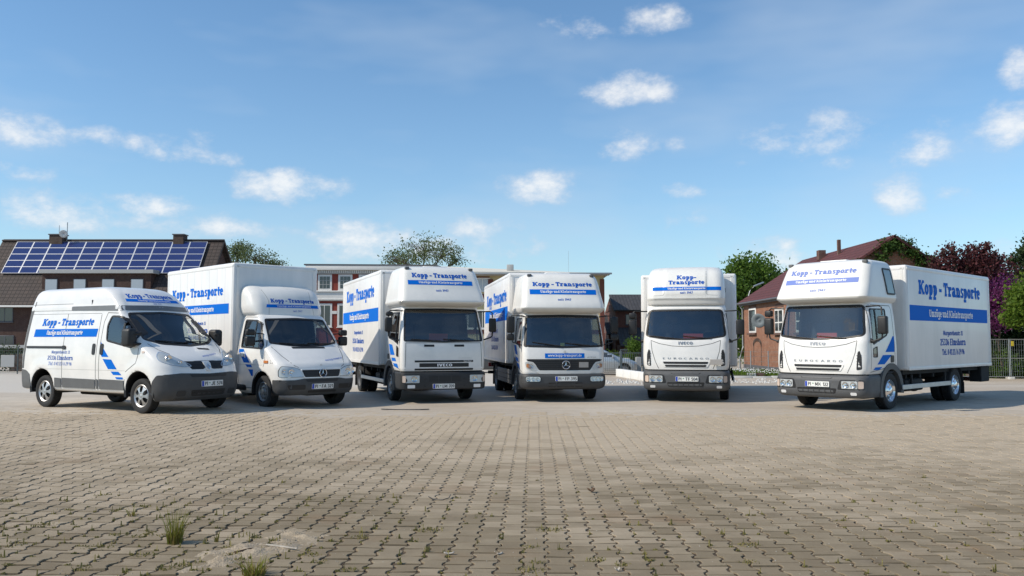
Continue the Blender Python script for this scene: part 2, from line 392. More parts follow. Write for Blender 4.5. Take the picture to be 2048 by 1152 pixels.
def glyph(c, t, slab):
    s = t * .62; X = .68; o = []
    sb = (lambda *a: rq(*a)) if slab else (lambda *a: [])
    g = t * .42
    if c == ' ': return [], .30
    if c == '-': return rq(.02, .28, .52, .28 + t * .75), .54
    if c == '.': return rq(.06, 0, .06 + t, t), .12 + t
    if c == '/': return lq((.05, -.05), (.42, 1.03), t * .8), .48
    if c == 'o': return arcq(.37, .34, .37, .36, 0, 360, t, s), .74
    if c == 'p': return rq(.1, -.3, .1 + t, X) + sb(0, -.3, .1 + t + g, -.3 + s) + sb(0, X - s, .12, X) + arcq(.43, .34, .34, .36, -155, 155, t, s), .79
    if c == 'd': return rq(.47, 0, .47 + t, 1) + sb(.36, 1 - s, .5, 1) + sb(.5, 0, .58 + t, s) + arcq(.35, .34, .35, .36, 25, 335, t, s), .6 + t
    if c == 'b': return rq(.1, 0, .1 + t, 1) + sb(0, 1 - s, .12, 1) + arcq(.43, .34, .34, .36, -155, 155, t, s), .79
    if c == 'g': return rq(.47, -.1, .47 + t, X) + arcq(.35, .36, .35, .34, 25, 335, t, s) + arcq(.36, -.1, .11 + t + .2, .22, -150, 0, t, s), .52 + t
    if c == 'r': return rq(.1, 0, .1 + t, X) + sb(0, 0, .14 + t + g, s) + sb(0, X - s, .12, X) + arcq(.46, .36, .3, .34, 62, 165, t, s) + rq(.46, .44, .5 + t * .6, .68), .56 + t * .6
    if c in 'nh': return rq(.1, 0, .1 + t, X if c == 'n' else 1) + sb(0, 0, .1 + t + g, s) + sb(0, (X if c == 'n' else 1) - s, .12, X if c == 'n' else 1) + arcq(.4, .36, .13 + t, .34, 0, 160, t, s) + rq(.53, 0, .53 + t, .38) + sb(.53 - g, 0, .6 + t, s), .64 + t
    if c == 'm': return rq(.1, 0, .1 + t, X) + sb(0, 0, .1 + t + g, s) + sb(0, X - s, .12, X) + arcq(.38, .36, .1 + t, .34, 0, 160, t, s) + rq(.48, 0, .48 + t, .38) + arcq(.76, .36, .1 + t, .34, 0, 150, t, s) + rq(.86, 0, .86 + t, .38) + sb(.86 - g, 0, .93 + t, s) + sb(.48 - g * .6, 0, .48 + t + g * .6, s), .97 + t
    if c in 'uü':
        o = rq(.1, .3, .1 + t, X) + sb(0, X - s, .12, X) + arcq(.37, .32, .27, .34, 180, 340, t, s) + rq(.5, 0, .5 + t, X) + sb(.4, X - s, .52, X) + sb(.52, 0, .58 + t, s)
        if c == 'ü': o += rq(.13, .8, .13 + t, .8 + t) + rq(.45, .8, .45 + t, .8 + t)
        return o, .6 + t
    if c == 'a': return arcq(.31, .21, .29, .23, 0, 360, t * .9, s) + rq(.42, 0, .42 + t, .46) + arcq(.34, .43, .08 + t, .27, 0, 165, t, s) + sb(.44, 0, .52 + t, s), .54 + t
    if c == 'c': return arcq(.37, .34, .37, .36, 40, 320, t, s), .70
    if c == 's': return arcq(.31, .49, .29, .21, 15, 270, t, s) + arcq(.31, .19, .31, .21, -165, 90, t, s), .62
    if c == 't': return rq(.14, .12, .14 + t, .92) + rq(0, X - s, .2 + t + g, X) + arcq(.36, .2, .22, .22, 180, 320, t, s), .56
    if c == 'e': return arcq(.37, .34, .37, .36, 8, 325, t, s) + rq(.1, .29, .7, .29 + s * .8), .74
    if c == 'i': return rq(.12, 0, .12 + t, X) + sb(0, 0, .24 + t, s) + sb(0, X - s, .14, X) + rq(.12, .8, .12 + t, .8 + t), .26 + t
    if c == 'l': return rq(.12, 0, .12 + t, 1) + sb(0, 0, .24 + t, s) + sb(0, 1 - s, .14, 1), .26 + t
    if c == 'z': return rq(.02, X - s, .6, X) + rq(0, 0, .62, s) + lq((.5, X - .06), (.12, .06), t), .64
    if c == 'k': return rq(.1, 0, .1 + t, 1) + sb(0, 0, .1 + t + g, s) + sb(0, 1 - s, .12, 1) + lq((.2, .28), (.62, .62), t * .85) + lq((.34, .42), (.7, .04), t) + sb(.5, 0, .82, s) + sb(.46, X - s, .76, X), .84
    if c == 'w': return lq((.1, .66), (.3, .02), t) + lq((.3, .02), (.5, .6), t * .8) + lq((.5, .6), (.7, .02), t) + lq((.7, .02), (.92, .66), t * .8) + sb(0, X - s, .28, X) + sb(.74, X - s, 1.02, X), 1.02
    if c == 'K': return rq(.1, 0, .1 + t, 1) + sb(0, 0, .1 + t + g * .7, s) + sb(0, 1 - s, .1 + t + g * .7, 1) + lq((.3, .36), (.86, .95), t * .62) + lq((.5, .56), (.9, .05), t) + sb(.72, 0, 1.12, s) + sb(.70, 1 - s, 1.06, 1), 1.12
    if c == 'T': return rq(.43 - t / 2, 0, .43 + t / 2, 1) + rq(0, 1 - s, .86, 1) + sb(0, .66, t * .55, 1) + sb(.86 - t * .55, .66, .86, 1) + sb(.22, 0, .64, s), .88
    if c == 'U': return rq(.1, .34, .1 + t, 1) + rq(.66, .34, .66 + t * .7, 1) + arcq(.38 + t * .35, .36, .28 + t * .35, .38, 180, 360, t * .85, s) + sb(0, 1 - s, .12 + t + g * .6, 1) + sb(.60, 1 - s, .76 + t * .7, 1), .78 + t * .7
    if c == 'M': return rq(.08, 0, .08 + t * .9, 1) + rq(.84, 0, .84 + t * .9, 1) + lq((.16, .96), (.52, .2), t) + lq((.52, .2), (.9, .96), t) + sb(0, 0, .3, s) + sb(.72, 0, .94 + t, s) + sb(0, 1 - s, .2, 1) + sb(.86, 1 - s, .94 + t, 1), .98 + t
    if c == 'E': return rq(.1, 0, .1 + t, 1) + rq(.1 if not slab else 0, 0, .66, s) + rq(.1 if not slab else 0, 1 - s, .64, 1) + rq(.2, .5 - s / 2, .55, .5 + s / 2), .72
    if c == 'F': return rq(.1, 0, .1 + t, 1) + rq(.1, 1 - s, .64, 1) + rq(.2, .5 - s / 2, .55, .5 + s / 2), .68
    if c == 'L': return rq(.1, 0, .1 + t, 1) + rq(.1, 0, .62, s), .66
    if c == 'I': return rq(.12, 0, .12 + t, 1) + sb(0, 0, .24 + t, s) + sb(0, 1 - s, .24 + t, 1), .24 + t
    if c == 'V': return lq((.08, 1), (.4, .02), t) + lq((.4, .02), (.72, 1), t), .8
    if c == 'C': return arcq(.4, .5, .38, .5, 40, 320, t, s), .74
    if c == 'O': return arcq(.4, .5, .4, .5, 0, 360, t, s, 18), .82
    if c == 'G': return arcq(.4, .5, .38, .5, 40, 345, t, s) + rq(.42, .38, .78, .38 + s), .82
    if c == 'R': return rq(.1, 0, .1 + t, 1) + arcq(.42, .73, .3, .27, -90, 90, t, s) + rq(.1, 1 - s, .43, 1) + rq(.1, .46, .43, .46 + s) + lq((.4, .48), (.7, 0), t), .76
    if c == 'P': return rq(.1, 0, .1 + t, 1) + arcq(.42, .72, .3, .28, -90, 90, t, s) + rq(.1, 1 - s, .43, 1) + rq(.1, .44, .43, .44 + s), .74
    if c == 'A': return lq((.08, 0), (.42, 1), t) + lq((.76, 0), (.42, 1), t) + rq(.22, .26, .64, .26 + s), .84
    if c == 'J': return rq(.44, .28, .44 + t, 1) + arcq(.3, .28, .14 + t, .29, 180, 360, t, s), .64
    if c == '0': return arcq(.32, .5, .31, .5, 0, 360, t, s, 16), .64
    if c == '1': return rq(.26, 0, .26 + t, 1) + lq((.08, .76), (.32, .96), t * .8) + sb(.1, 0, .42 + t, s), .52
    if c == '2': return arcq(.31, .7, .29, .3, 0, 170, t, s) + lq((.54, .68), (.1, .06), t) + rq(.04, 0, .62, s), .66
    if c == '3': return arcq(.3, .74, .27, .26, -90, 160, t, s) + arcq(.3, .26, .3, .27, -160, 90, t, s), .64
    if c == '4': return rq(.4, 0, .4 + t, 1) + lq((.46, .98), (.06, .34), t * .8) + rq(.02, .24, .68, .24 + s), .7
    if c == '5': return rq(.08, 1 - s, .58, 1) + rq(.08, .5, .08 + t, 1) + arcq(.28, .32, .32, .33, -150, 110, t, s), .64
    if c == '6': return arcq(.32, .31, .3, .32, 0, 360, t, s) + arcq(.42, .36, .4, .64, 100, 185, t, s), .66
    if c == '7': return rq(.04, 1 - s, .62, 1) + lq((.54, .94), (.24, 0), t), .64
    if c == '9': return arcq(.32, .69, .3, .32, 0, 360, t, s) + arcq(.22, .64, .4, .64, -80, 5, t, s), .66
    return rq(.1, 0, .5, .6), .6
def layout(s, t=.2, slab=True, gap=.035):
    x = 0; out = []
    for c in s:
        q, w = glyph(c, t, slab)
        ky = 1.09 if c in 'opgrnmuüaszew' and slab else 1.0
        out += [[(px + x, py * ky) for px, py in k] for k in q]; x += w + gap
    return out, x - gap
def lettering(s, side, tree, p0, height, width, m, parent, align='l', t=.2, slab=True, shear=0, off=.005, rot=0, gap=.035, slope=0, name='lettering', rise=0):
    """letters laid on a surface; p0 is the start (or centre) of the base line, height is cap height"""
    a, b, n, sg = AX[side]; q, w = layout(s, t, slab, gap); sx = width / w; du = -1 if side == 'L' else 1
    if side == 'T': du = 1
    x0 = -width / 2 if align == 'c' else 0; last = None; cx = 0; spans = []
    for wd in (s.split(' ') if not s.startswith('Tel') else [s]):
        k = sum(len(glyph(c, t, slab)[0]) for c in wd); spans.append((cx, cx + k)); cx += k
    for a_, b_ in spans: last = words(q[a_:b_], side, tree, p0, height, m, parent, sx, du, x0, shear, off, rot, slope, rise, name)
    if s.startswith('Tel'): last['kind'] = 'stuff'
    return last
def words(q, side, tree, p0, height, m, parent, sx, du, x0, shear, off, rot, slope, rise, name):
    vs = []; fs = []
    for i, poly in enumerate(q):
        ids = []
        for (x, y) in poly:
            X = x0 + x * sx + shear * y * height; Y = y * height + slope * X + rise * (X * X)
            if rot: X, Y = X * cos(rot) - Y * sin(rot), X * sin(rot) + Y * cos(rot)
            if side == 'T': P = (p0[0] + Y, p0[1] + X)
            else: P = (p0[0] + du * X, p0[1] + Y)
            ids.append(len(vs)); vs.append(onto(tree, side, P, off + .00025 * (i % 5)))
        fs.append(ids)
    me = bpy.data.meshes.new(name); me.from_pydata([tuple(v) for v in vs], [], fs); me.update()
    return link(name, me, parent, (m,))
# ------------------------------------------------------------------ ground: paved yard, sandy beyond
def sst(a, b, x):
    t = min(1, max(0, (x - a) / (b - a))); return t * t * (3 - 2 * t)
def gz(x, y):
    z = -.5 * sst(25, 40, y)
    z += .06 * sst(-3.2, -6.2, x) * sst(10, 15.5, y) * (1 - sst(21, 27, y))
    return z
def nodes(m):
    nt = m.node_tree
    def N(t, **k):
        n = nt.nodes.new(t)
        for a, b in k.items():
            if a.startswith('i_'): n.inputs[int(a[2:])].default_value = b
            else: setattr(n, a, b)
        return n
    def Lk(a, b): nt.links.new(a, b)
    return nt, N, Lk
def surface_mat(name, build, rough=.9):
    m = bpy.data.materials.new(name); m.use_nodes = True; nt, N, Lk = nodes(m); p = nt.nodes['Principled BSDF']; p.inputs['Roughness'].default_value = rough
    g = N('ShaderNodeNewGeometry'); build(nt, N, Lk, p, g); M[name] = m
def nz_(N, Lk, vec, scale, detail=5, rough=.6):
    n = N('ShaderNodeTexNoise'); n.inputs['Scale'].default_value = scale; n.inputs['Detail'].default_value = detail; n.inputs['Roughness'].default_value = rough; Lk(vec, n.inputs[0]); return n.outputs[0]
def rng(N, Lk, v, a, b, c=0, d=1):
    r = N('ShaderNodeMapRange'); Lk(v, r.inputs[0])
    for i, q in enumerate((a, b, c, d)): r.inputs[i + 1].default_value = q
    return r.outputs[0]
def mixc(N, Lk, f, a, b, blend='MIX'):
    n = N('ShaderNodeMixRGB', blend_type=blend)
    for i, q in ((0, f), (1, a), (2, b)):
        if isinstance(q, (int, float)): n.inputs[i].default_value = q
        elif isinstance(q, tuple): n.inputs[i].default_value = (*q, 1)
        else: Lk(q, n.inputs[i])
    return n.outputs[0]
def fmath(N, Lk, op, a, b):
    n = N('ShaderNodeMath', operation=op)
    for i, q in enumerate((a, b)):
        if isinstance(q, (int, float)): n.inputs[i].default_value = q
        else: Lk(q, n.inputs[i])
    return n.outputs[0]
def b_sand(nt, N, Lk, p, g):
    P = g.outputs['Position']; sp = N('ShaderNodeSeparateXYZ'); Lk(P, sp.inputs[0])
    big = nz_(N, Lk, P, .16, 5); mid = nz_(N, Lk, P, 1.3, 6, .7); fine = nz_(N, Lk, P, 22, 5, .75)
    far = rng(N, Lk, fmath(N, Lk, 'ADD', sp.outputs[1], fmath(N, Lk, 'MULTIPLY', big, 6.0)), 9.5, 18.0)
    joint = mixc(N, Lk, rng(N, Lk, mid, .35, .65), (.050, .031, .015), (.12, .083, .045))
    sand = mixc(N, Lk, rng(N, Lk, big, .38, .62), (.40, .335, .26), (.51, .45, .37))
    sand = mixc(N, Lk, rng(N, Lk, mid, .42, .7, 0, .55), sand, (.31, .26, .20)); sand = mixc(N, Lk, rng(N, Lk, fine, .5, .75, 0, .4), sand, (.50, .46, .40))
    pale = rng(N, Lk, fmath(N, Lk, 'ADD', sp.outputs[1], fmath(N, Lk, 'MULTIPLY', mid, 3.0)), 23.6, 24.6)
    lft = rng(N, Lk, fmath(N, Lk, 'ADD', sp.outputs[0], fmath(N, Lk, 'MULTIPLY', big, 5.0)), 3.5, 1.5)
    sand = mixc(N, Lk, fmath(N, Lk, 'MULTIPLY', pale, lft), sand, (.52, .475, .41))
    Lk(mixc(N, Lk, far, joint, sand), p.inputs['Base Color'])
    b = N('ShaderNodeBump'); b.inputs['Strength'].default_value = .5; b.inputs['Distance'].default_value = .02
    Lk(fmath(N, Lk, 'ADD', fine, fmath(N, Lk, 'MULTIPLY', mid, 1.5)), b.inputs['Height']); Lk(b.outputs[0], p.inputs['Normal'])
surface_mat('sand', b_sand)
def b_paver(nt, N, Lk, p, g):
    P = g.outputs['Position']; sp = N('ShaderNodeSeparateXYZ'); Lk(P, sp.inputs[0]); oi = N('ShaderNodeObjectInfo')
    r = fmath(N, Lk, 'FRACT', fmath(N, Lk, 'ADD', g.outputs['Random Per Island'], oi.outputs['Random']), 0)
    big = nz_(N, Lk, P, .45, 6, .65); mid = nz_(N, Lk, P, 2.6, 6, .7); fine = nz_(N, Lk, P, 46, 5, .8)
    st = N('ShaderNodeMapping'); st.inputs['Scale'].default_value = (.35, 1.6, 1); Lk(P, st.inputs[0]); streak = nz_(N, Lk, st.outputs[0], .9, 6, .7)
    c = mixc(N, Lk, r, (.208, .166, .108), (.280, .228, .156))
    c = mixc(N, Lk, rng(N, Lk, mid, .4, .72, 0, .5), c, (.150, .115, .075))
    c = mixc(N, Lk, rng(N, Lk, nz_(N, Lk, P, .8, 4), .56, .72, 0, .6), c, (.24, .15, .085))       # rusty stains
    d = fmath(N, Lk, 'ADD', rng(N, Lk, sp.outputs[1], 5.5, 15.5, -.42, .72), fmath(N, Lk, 'ADD', fmath(N, Lk, 'MULTIPLY', big, 1.5), fmath(N, Lk, 'MULTIPLY', streak, 1.2)))
    d = fmath(N, Lk, 'ADD', d, fmath(N, Lk, 'MULTIPLY', r, .22))
    dust = rng(N, Lk, d, 1.12, 1.80, 0, .95)
    c = mixc(N, Lk, dust, c, mixc(N, Lk, mid, (.385, .308, .215), (.505, .422, .318)))
    c = mixc(N, Lk, rng(N, Lk, fine, .56, .8, 0, .35), c, (.34, .31, .27)); c = mixc(N, Lk, rng(N, Lk, fine, .42, .2, 0, .4), c, (.10, .088, .072))
    oil = fmath(N, Lk, 'MULTIPLY', rng(N, Lk, nz_(N, Lk, P, .55, 2), .60, .70), rng(N, Lk, mid, .35, .6)); c = mixc(N, Lk, fmath(N, Lk, 'MULTIPLY', oil, .3), c, (.075, .062, .048))
    Lk(c, p.inputs['Base Color'])
    b = N('ShaderNodeBump'); b.inputs['Strength'].default_value = .35; b.inputs['Distance'].default_value = .01; Lk(fmath(N, Lk, 'ADD', fine, mid), b.inputs['Height']); Lk(b.outputs[0], p.inputs['Normal'])
surface_mat('paver', b_paver, .95); M['paver'].node_tree.nodes['Principled BSDF'].inputs['Specular IOR Level'].default_value = .2
# the sheet, finer where the yard is
xs = sorted(set([-260, -160, -100, -70, -50] + list(np.linspace(-40, 40, 81)) + [50, 70, 100, 160, 260])); ys = sorted(set([-120, -60, -20] + list(np.linspace(-8, 60, 86)) + [75, 100, 150, 250, 500]))
vs = []; fs = []
for j, y in enumerate(ys):
    for i, x in enumerate(xs):
        vs.append((x, y, gz(x, y) - .0075 * (1 - sst(14.5, 17.6, y)) + .004 * sst(15, 18, y)))
        if i and j: k = j * len(xs) + i; fs.append((k - len(xs) - 1, k - len(xs), k, k - 1))
ground = pydata('ground', vs, fs, 'sand', None, 60); ground['kind'] = 'structure'
# double-T pavers in columns that run away from the camera, half a stone offset from column to column
PW, PL, PA, PROT = .165, .20, .0135, radians(-1.5)
half = [(-.5, -1), (-.34, -1), (-.16, 1), (.16, 1), (.34, -1), (.5, -1)]          # along, bulge of the left edge
def outline(inset):
    L_, W_ = PL - .011 - 2 * inset, PW / 2 - .0055 - inset
    left = [(-(W_) + PA * b, a * L_) for a, b in half]
    return left + [(-x, y) for x, y in reversed(left)]
TOP, RIM = np.array(outline(.0035)), np.array(outline(0))
WN = np.random.RandomState(8).uniform(0, 6.28, 8)
def wear(x, y):
    n = .5 + .25 * sin(1.3 * x + WN[0]) * sin(1.1 * y + WN[1]) + .25 * sin(2.7 * x + 1.9 * y + WN[2])
    return max(0, min(1, n + .45 * sst(.5, -2.5, x))) * sst(12, 6.5, y)
def stone(cx, cy, rs, rich=True):
    sc = 1 - .11 * wear(cx, cy) * rs.uniform(.5, 1.15)
    ang = PROT + rs.normal(0, .008); ca, sa = cos(ang), sin(ang); tx, ty = rs.normal(0, .012, 2); dz = max(-.0022, min(.005, rs.normal(0, .0024)))
    z0 = gz(cx, cy)
    lay = [(TOP, 0), (RIM, -.0028), (RIM, -.03)] if rich else [(TOP, 0), (RIM, -.007)]
    out = []
    for A, z in lay:
        for x, y in A * sc + (rs.normal(0, .0011, A.shape) if rich else 0): out.append((ca * x - sa * y, sa * x + ca * y, z + dz + x * tx + y * ty))
    n = 12; f = [list(range(n))]
    for k in range(len(lay) - 1):
        for i in range(n): f.append([k * n + i, (k + 1) * n + i, (k + 1) * n + (i + 1) % n, k * n + (i + 1) % n])
    return out, f, z0
rs = np.random.RandomState(4); stones = []
for k in range(-80, 81):
    for j in range(12, 100):
        u = k * PW; v = j * PL + (PL / 2 if k % 2 else 0)
        x = cos(PROT) * u - sin(PROT) * v; y = sin(PROT) * u + cos(PROT) * v
        if 4.7 < y < 17.6 and abs(x) < .64 * y + .9: stones.append((x, y))
# the ones that show largest are those nearest the foot of the picture
vis = sorted([s for s in stones if s[1] > 5.02 and abs(s[0]) < .605 * s[1] + .05], key=lambda s: s[1])[:300]; near = set(vis)
for x, y in vis:
    o_, f_, z0 = stone(x, y, rs)
    o = pydata('paver', o_, [list(reversed(q)) for q in f_], 'paver', ground); o.location = (x, y, z0)
V_ = []; F_ = []
for s in stones:
    if s in near: continue
    o_, f_, z0 = stone(s[0], s[1], rs, s[1] < 9)
    b = len(V_); V_ += [(a + s[0], c + s[1], d + z0) for a, c, d in o_]; F_ += [[b + i for i in reversed(q)] for q in f_]
o = pydata('paving', V_, F_, 'paver', ground); o['kind'] = 'stuff'

# weeds and litter on the paving
def leafmat(name, col, col2=None, trans=.35, rough=.6):
    m = bpy.data.materials.new(name); m.use_nodes = True; nt, N, Lk = nodes(m); p = nt.nodes['Principled BSDF']; p.inputs['Roughness'].default_value = rough; p.inputs['Specular IOR Level'].default_value = .25
    g = N('ShaderNodeNewGeometry'); c = mixc(N, Lk, g.outputs['Random Per Island'], col, col2 or tuple(q * .55 for q in col)); Lk(c, p.inputs['Base Color'])
    t = N('ShaderNodeBsdfTranslucent'); Lk(c, t.inputs[0]); mx = N('ShaderNodeMixShader'); mx.inputs[0].default_value = trans
    Lk(p.outputs[0], mx.inputs[1]); Lk(t.outputs[0], mx.inputs[2]); Lk(mx.outputs[0], nt.nodes['Material Output'].inputs[0]); M[name] = m
leafmat('grass', (.17, .20, .025), (.27, .24, .055)); leafmat('drygrass', (.26, .20, .07), (.16, .10, .03)); leafmat('moss', (.19, .175, .05), (.26, .22, .09), .2, .9)
def on_ground(u, v):
    r = ray(u, v); t = -CAM_H / r.z; x, y = r.x * t, r.y * t
    return Vector((x, y, gz(x, y)))
def tuft(p, label, n, h, spread, lean=.3, dry=.3, seed=0, wid=.006):
    rr = random.Random(seed); root = empty('grass_tuft', p); tag(root, label, 'grass tuft', 'weeds growing in the paving')
    for nm, m, k in (('green_blades', 'grass', int(n * (1 - dry))), ('dry_blades', 'drygrass', int(n * dry))):
        vs = []; fs = []
        for i in range(k):
            a = rr.uniform(0, 2 * pi); r0 = spread * rr.random()**.7; x, y = r0 * cos(a), r0 * sin(a); b = rr.uniform(0, 2 * pi); ln = lean * rr.random()**.8
            H = h * (.25 + .75 * rr.random()**1.5) * (.62 if nm[0] == 'd' else 1); w = wid * rr.uniform(.5, 1.2); d = (cos(b) * w, sin(b) * w); dx, dy = (cos(a) + rr.uniform(-.5, .5)) * ln * H, (sin(a) + rr.uniform(-.5, .5)) * ln * H
            q = len(vs)
            for t, ww in ((0, 1), (.5, .8), (1, .12)):
                vs += [(x + dx * t * t - d[0] * ww, y + dy * t * t - d[1] * ww, H * t), (x + dx * t * t + d[0] * ww, y + dy * t * t + d[1] * ww, H * t)]
            fs += [(q, q + 1, q + 3, q + 2), (q + 2, q + 3, q + 5, q + 4)]
        if k: o = pydata(nm, vs, fs, m, root); o['kind'] = 'stuff'
tuft(on_ground(350, 1087), 'tall upright green grass tuft with dry brown base casting a shadow', 230, .29, .05, .42, .42, 1, .0028)
tuft(on_ground(508, 1150), 'low spreading grass tuft with splayed dry blades beside the sandy patch', 130, .15, .07, .95, .45, 2, .004)
tuft(on_ground(265, 1032), 'thin reddish dry weed with a few long leaning stalks', 34, .13, .03, .8, .75, 3, .0035)
tuft(on_ground(432, 1084), 'small weed sprig with a single wiry stalk near the sand', 22, .11, .02, .4, .5, 4, .0035)
rm = random.Random(11); vs = []; fs = []; mp = []
for (u, v) in ((165, 1137), (290, 1110), (345, 1135), (330, 1072), (240, 1070), (285, 1072), (300, 1065), (460, 1095), (500, 1075), (470, 1110), (480, 1118), (555, 1080), (620, 1000), (90, 1050), (10, 1002), (140, 1020), (20, 1090), (195, 1095), (205, 990), (285, 1014), (230, 1022), (330, 1140), (375, 1128), (15, 1130), (1075, 1125), (1245, 1130), (1300, 1120), (1190, 1120), (1060, 1095), (1060, 1140), (720, 1075), (1500, 1090), (1500, 1125), (620, 1110), (640, 1125), (700, 1140), (1100, 1060), (860, 1060)): mp.append((*on_ground(u, v)[:2], rm.uniform(.03, .09)))
cand = [s for s in stones if s[1] < 9.5]
for k in range(1800):                                       # bits of moss in the joints
    s = rm.choice(cand); w = 1 if s[0] < -.4 else .35
    if rm.random() > w * sst(9.6, 5.2, s[1]): continue
    e = rm.choice([(-PW / 2, rm.uniform(-.1, .1)), (PW / 2, rm.uniform(-.1, .1)), (rm.uniform(-.07, .07), PL / 2)])
    mp.append((s[0] + e[0], s[1] + e[1], rm.uniform(.005, .017)))
for x, y, r_ in mp:
    for i in range(int(6 + r_ * 800)):
        a = rm.uniform(0, 2 * pi); q = r_ * rm.random()**.6; px, py = x + q * cos(a) * 1.3, y + q * sin(a); h = rm.uniform(.004, .016) if rm.random() > .06 else rm.uniform(.02, .05); b = rm.uniform(0, 6.3); w = rm.uniform(.003, .007)
        z = gz(px, py) - .003; n = len(vs)
        vs += [(px - w * cos(b), py - w * sin(b), z), (px + w * cos(b), py + w * sin(b), z), (px + w * .5 * cos(b) + rm.uniform(-.005, .005), py + w * .5 * sin(b) + rm.uniform(-.005, .005), z + h), (px - w * .5 * cos(b), py - w * .5 * sin(b), z + h)]
        fs.append((n, n + 1, n + 2, n + 3))
o = pydata('joint_moss', vs, fs, 'moss'); tag(o, 'yellow green moss and low weeds growing in the paving joints', 'moss', kind='stuff')
mat('driftsand', (.36, .295, .21), .95, var=.3, vscale=18, bump=.6, bscale=60); mat('wood', (.42, .38, .32), .9, var=.3, vscale=30); mat('deadleaf', (.09, .05, .025), .8)
def mound(u, v, rx, ry, h, seed, label):
    p = on_ground(u, v); rr = np.random.RandomState(seed); vs = []; fs = []; n = 44; ph = rr.uniform(0, 6, 6)
    for j in range(n):
        for i in range(n):
            x, y = (i / (n - 1) * 2 - 1), (j / (n - 1) * 2 - 1); d = math.hypot(x, y); a = math.atan2(y, x)
            e = 1 - d * (1 + .22 * sin(2 * a + ph[0]) + .16 * sin(3 * a + ph[1]) + .12 * sin(5 * a + ph[2])) ; bumps = .5 + .3 * sin(9 * x + ph[3]) * sin(8 * y + ph[4]) + rr.uniform(-.2, .2)
            vs.append((x * rx, y * ry, -.016 + h * (max(-.6, e) * bumps * 1.6)))
            if i and j: k = j * n + i; fs.append((k - n - 1, k - n, k, k - 1))
    o = pydata('sand_patch', vs, fs, 'driftsand', None, 70); o.location = p; tag(o, label, 'sand', kind='stuff'); return o
mound(490, 1105, .46, .52, .040, 3, 'loose sand and grit lying over the pavers by the weeds'); mound(590, 1072, .40, .26, .032, 5, 'pale drift of sand filling the paving joints')
def stick(name, pts, r, m, label, cat):
    bm = bmesh.new(); P = [on_ground(*q[:2]) + Vector((0, 0, q[2])) for q in pts]; tube(bm, P, r, 6); tag(obj(name, bm, m, None, 50), label, cat)
stick('stick', [(533, 1093, .012), (560, 1097, .014), (594, 1101, .012)], [.008, .009, .006], 'wood', 'bleached stick lying on the sandy pavers', 'stick')
stick('stick', [(470, 1108, .01), (500, 1102, .012), (510, 1100, .01)], [.009, .010, .006], 'deadleaf', 'dark broken stick beside the sandy drift', 'stick')
stick('wire', [(857, 996, .012), (868, 1000, .006), (885, 1001, .006), (898, 998, .01), (901, 994, .02)], .004, 'black', 'short curved piece of black wire on the pavers', 'wire')
def scrap(u, v, w, d, h, m, label, cat, name, rz=0, curl=.0):
    bm = bmesh.new(); n = 5
    for j in range(2):
        pass
    rows = [[bm.verts.new(((i / n - .5) * w, (j - .5) * d, h + curl * ((i / n - .5) * 2)**2 * w + (.004 if j else 0))) for i in range(n + 1)] for j in range(2)]
    for i in range(n): bm.faces.new((rows[0][i], rows[0][i + 1], rows[1][i + 1], rows[1][i]))
    o = obj(name, bm, m); o.location = on_ground(u, v); o.rotation_euler = (0, 0, rz); md = o.modifiers.new('t', 'SOLIDIFY'); md.thickness = .004; tag(o, label, cat)
scrap(1182, 985, .06, .045, .012, 'deadleaf', 'curled dark brown leaf on the grey pavers', 'leaf', 'dead_leaf', .5, .5)
scrap(898, 1109, .07, .02, .008, 'wood', 'small pale scrap of wood between the pavers', 'scrap', 'wood_scrap', .1, .1)
scrap(1000, 1109, .05, .014, .006, 'wood', 'pale bark chip lying near the wire', 'scrap', 'bark_chip', .8, .1)
scrap(1235, 1143, .03, .02, .008, 'wood', 'small pale splinter of wood among moss', 'scrap', 'wood_splinter', .3, .5)
mat('strip', (.05, .05, .05), .7)
scrap(810, 820, 1.0, .10, .010, 'strip', 'dark flat rubber strip on the ground before the trucks', 'strip', 'rubber_strip', -.05, .01)
vs = []; fs = []
for k in range(900):                                       # grit
    y = rm.uniform(5.0, 13); x = rm.uniform(-.6, .6) * y; r_ = rm.uniform(.002, .006); z = gz(x, y); n = len(vs)
    vs += [(x + r_, y, z), (x, y + r_, z), (x - r_, y, z), (x, y - r_, z), (x, y, z + r_ * 1.2)]; fs += [(n, n + 1, n + 4), (n + 1, n + 2, n + 4), (n + 2, n + 3, n + 4), (n + 3, n, n + 4)]
o = pydata('grit', vs, fs, 'wood'); tag(o, 'tiny stones and grit scattered over the paving', 'grit', kind='stuff')
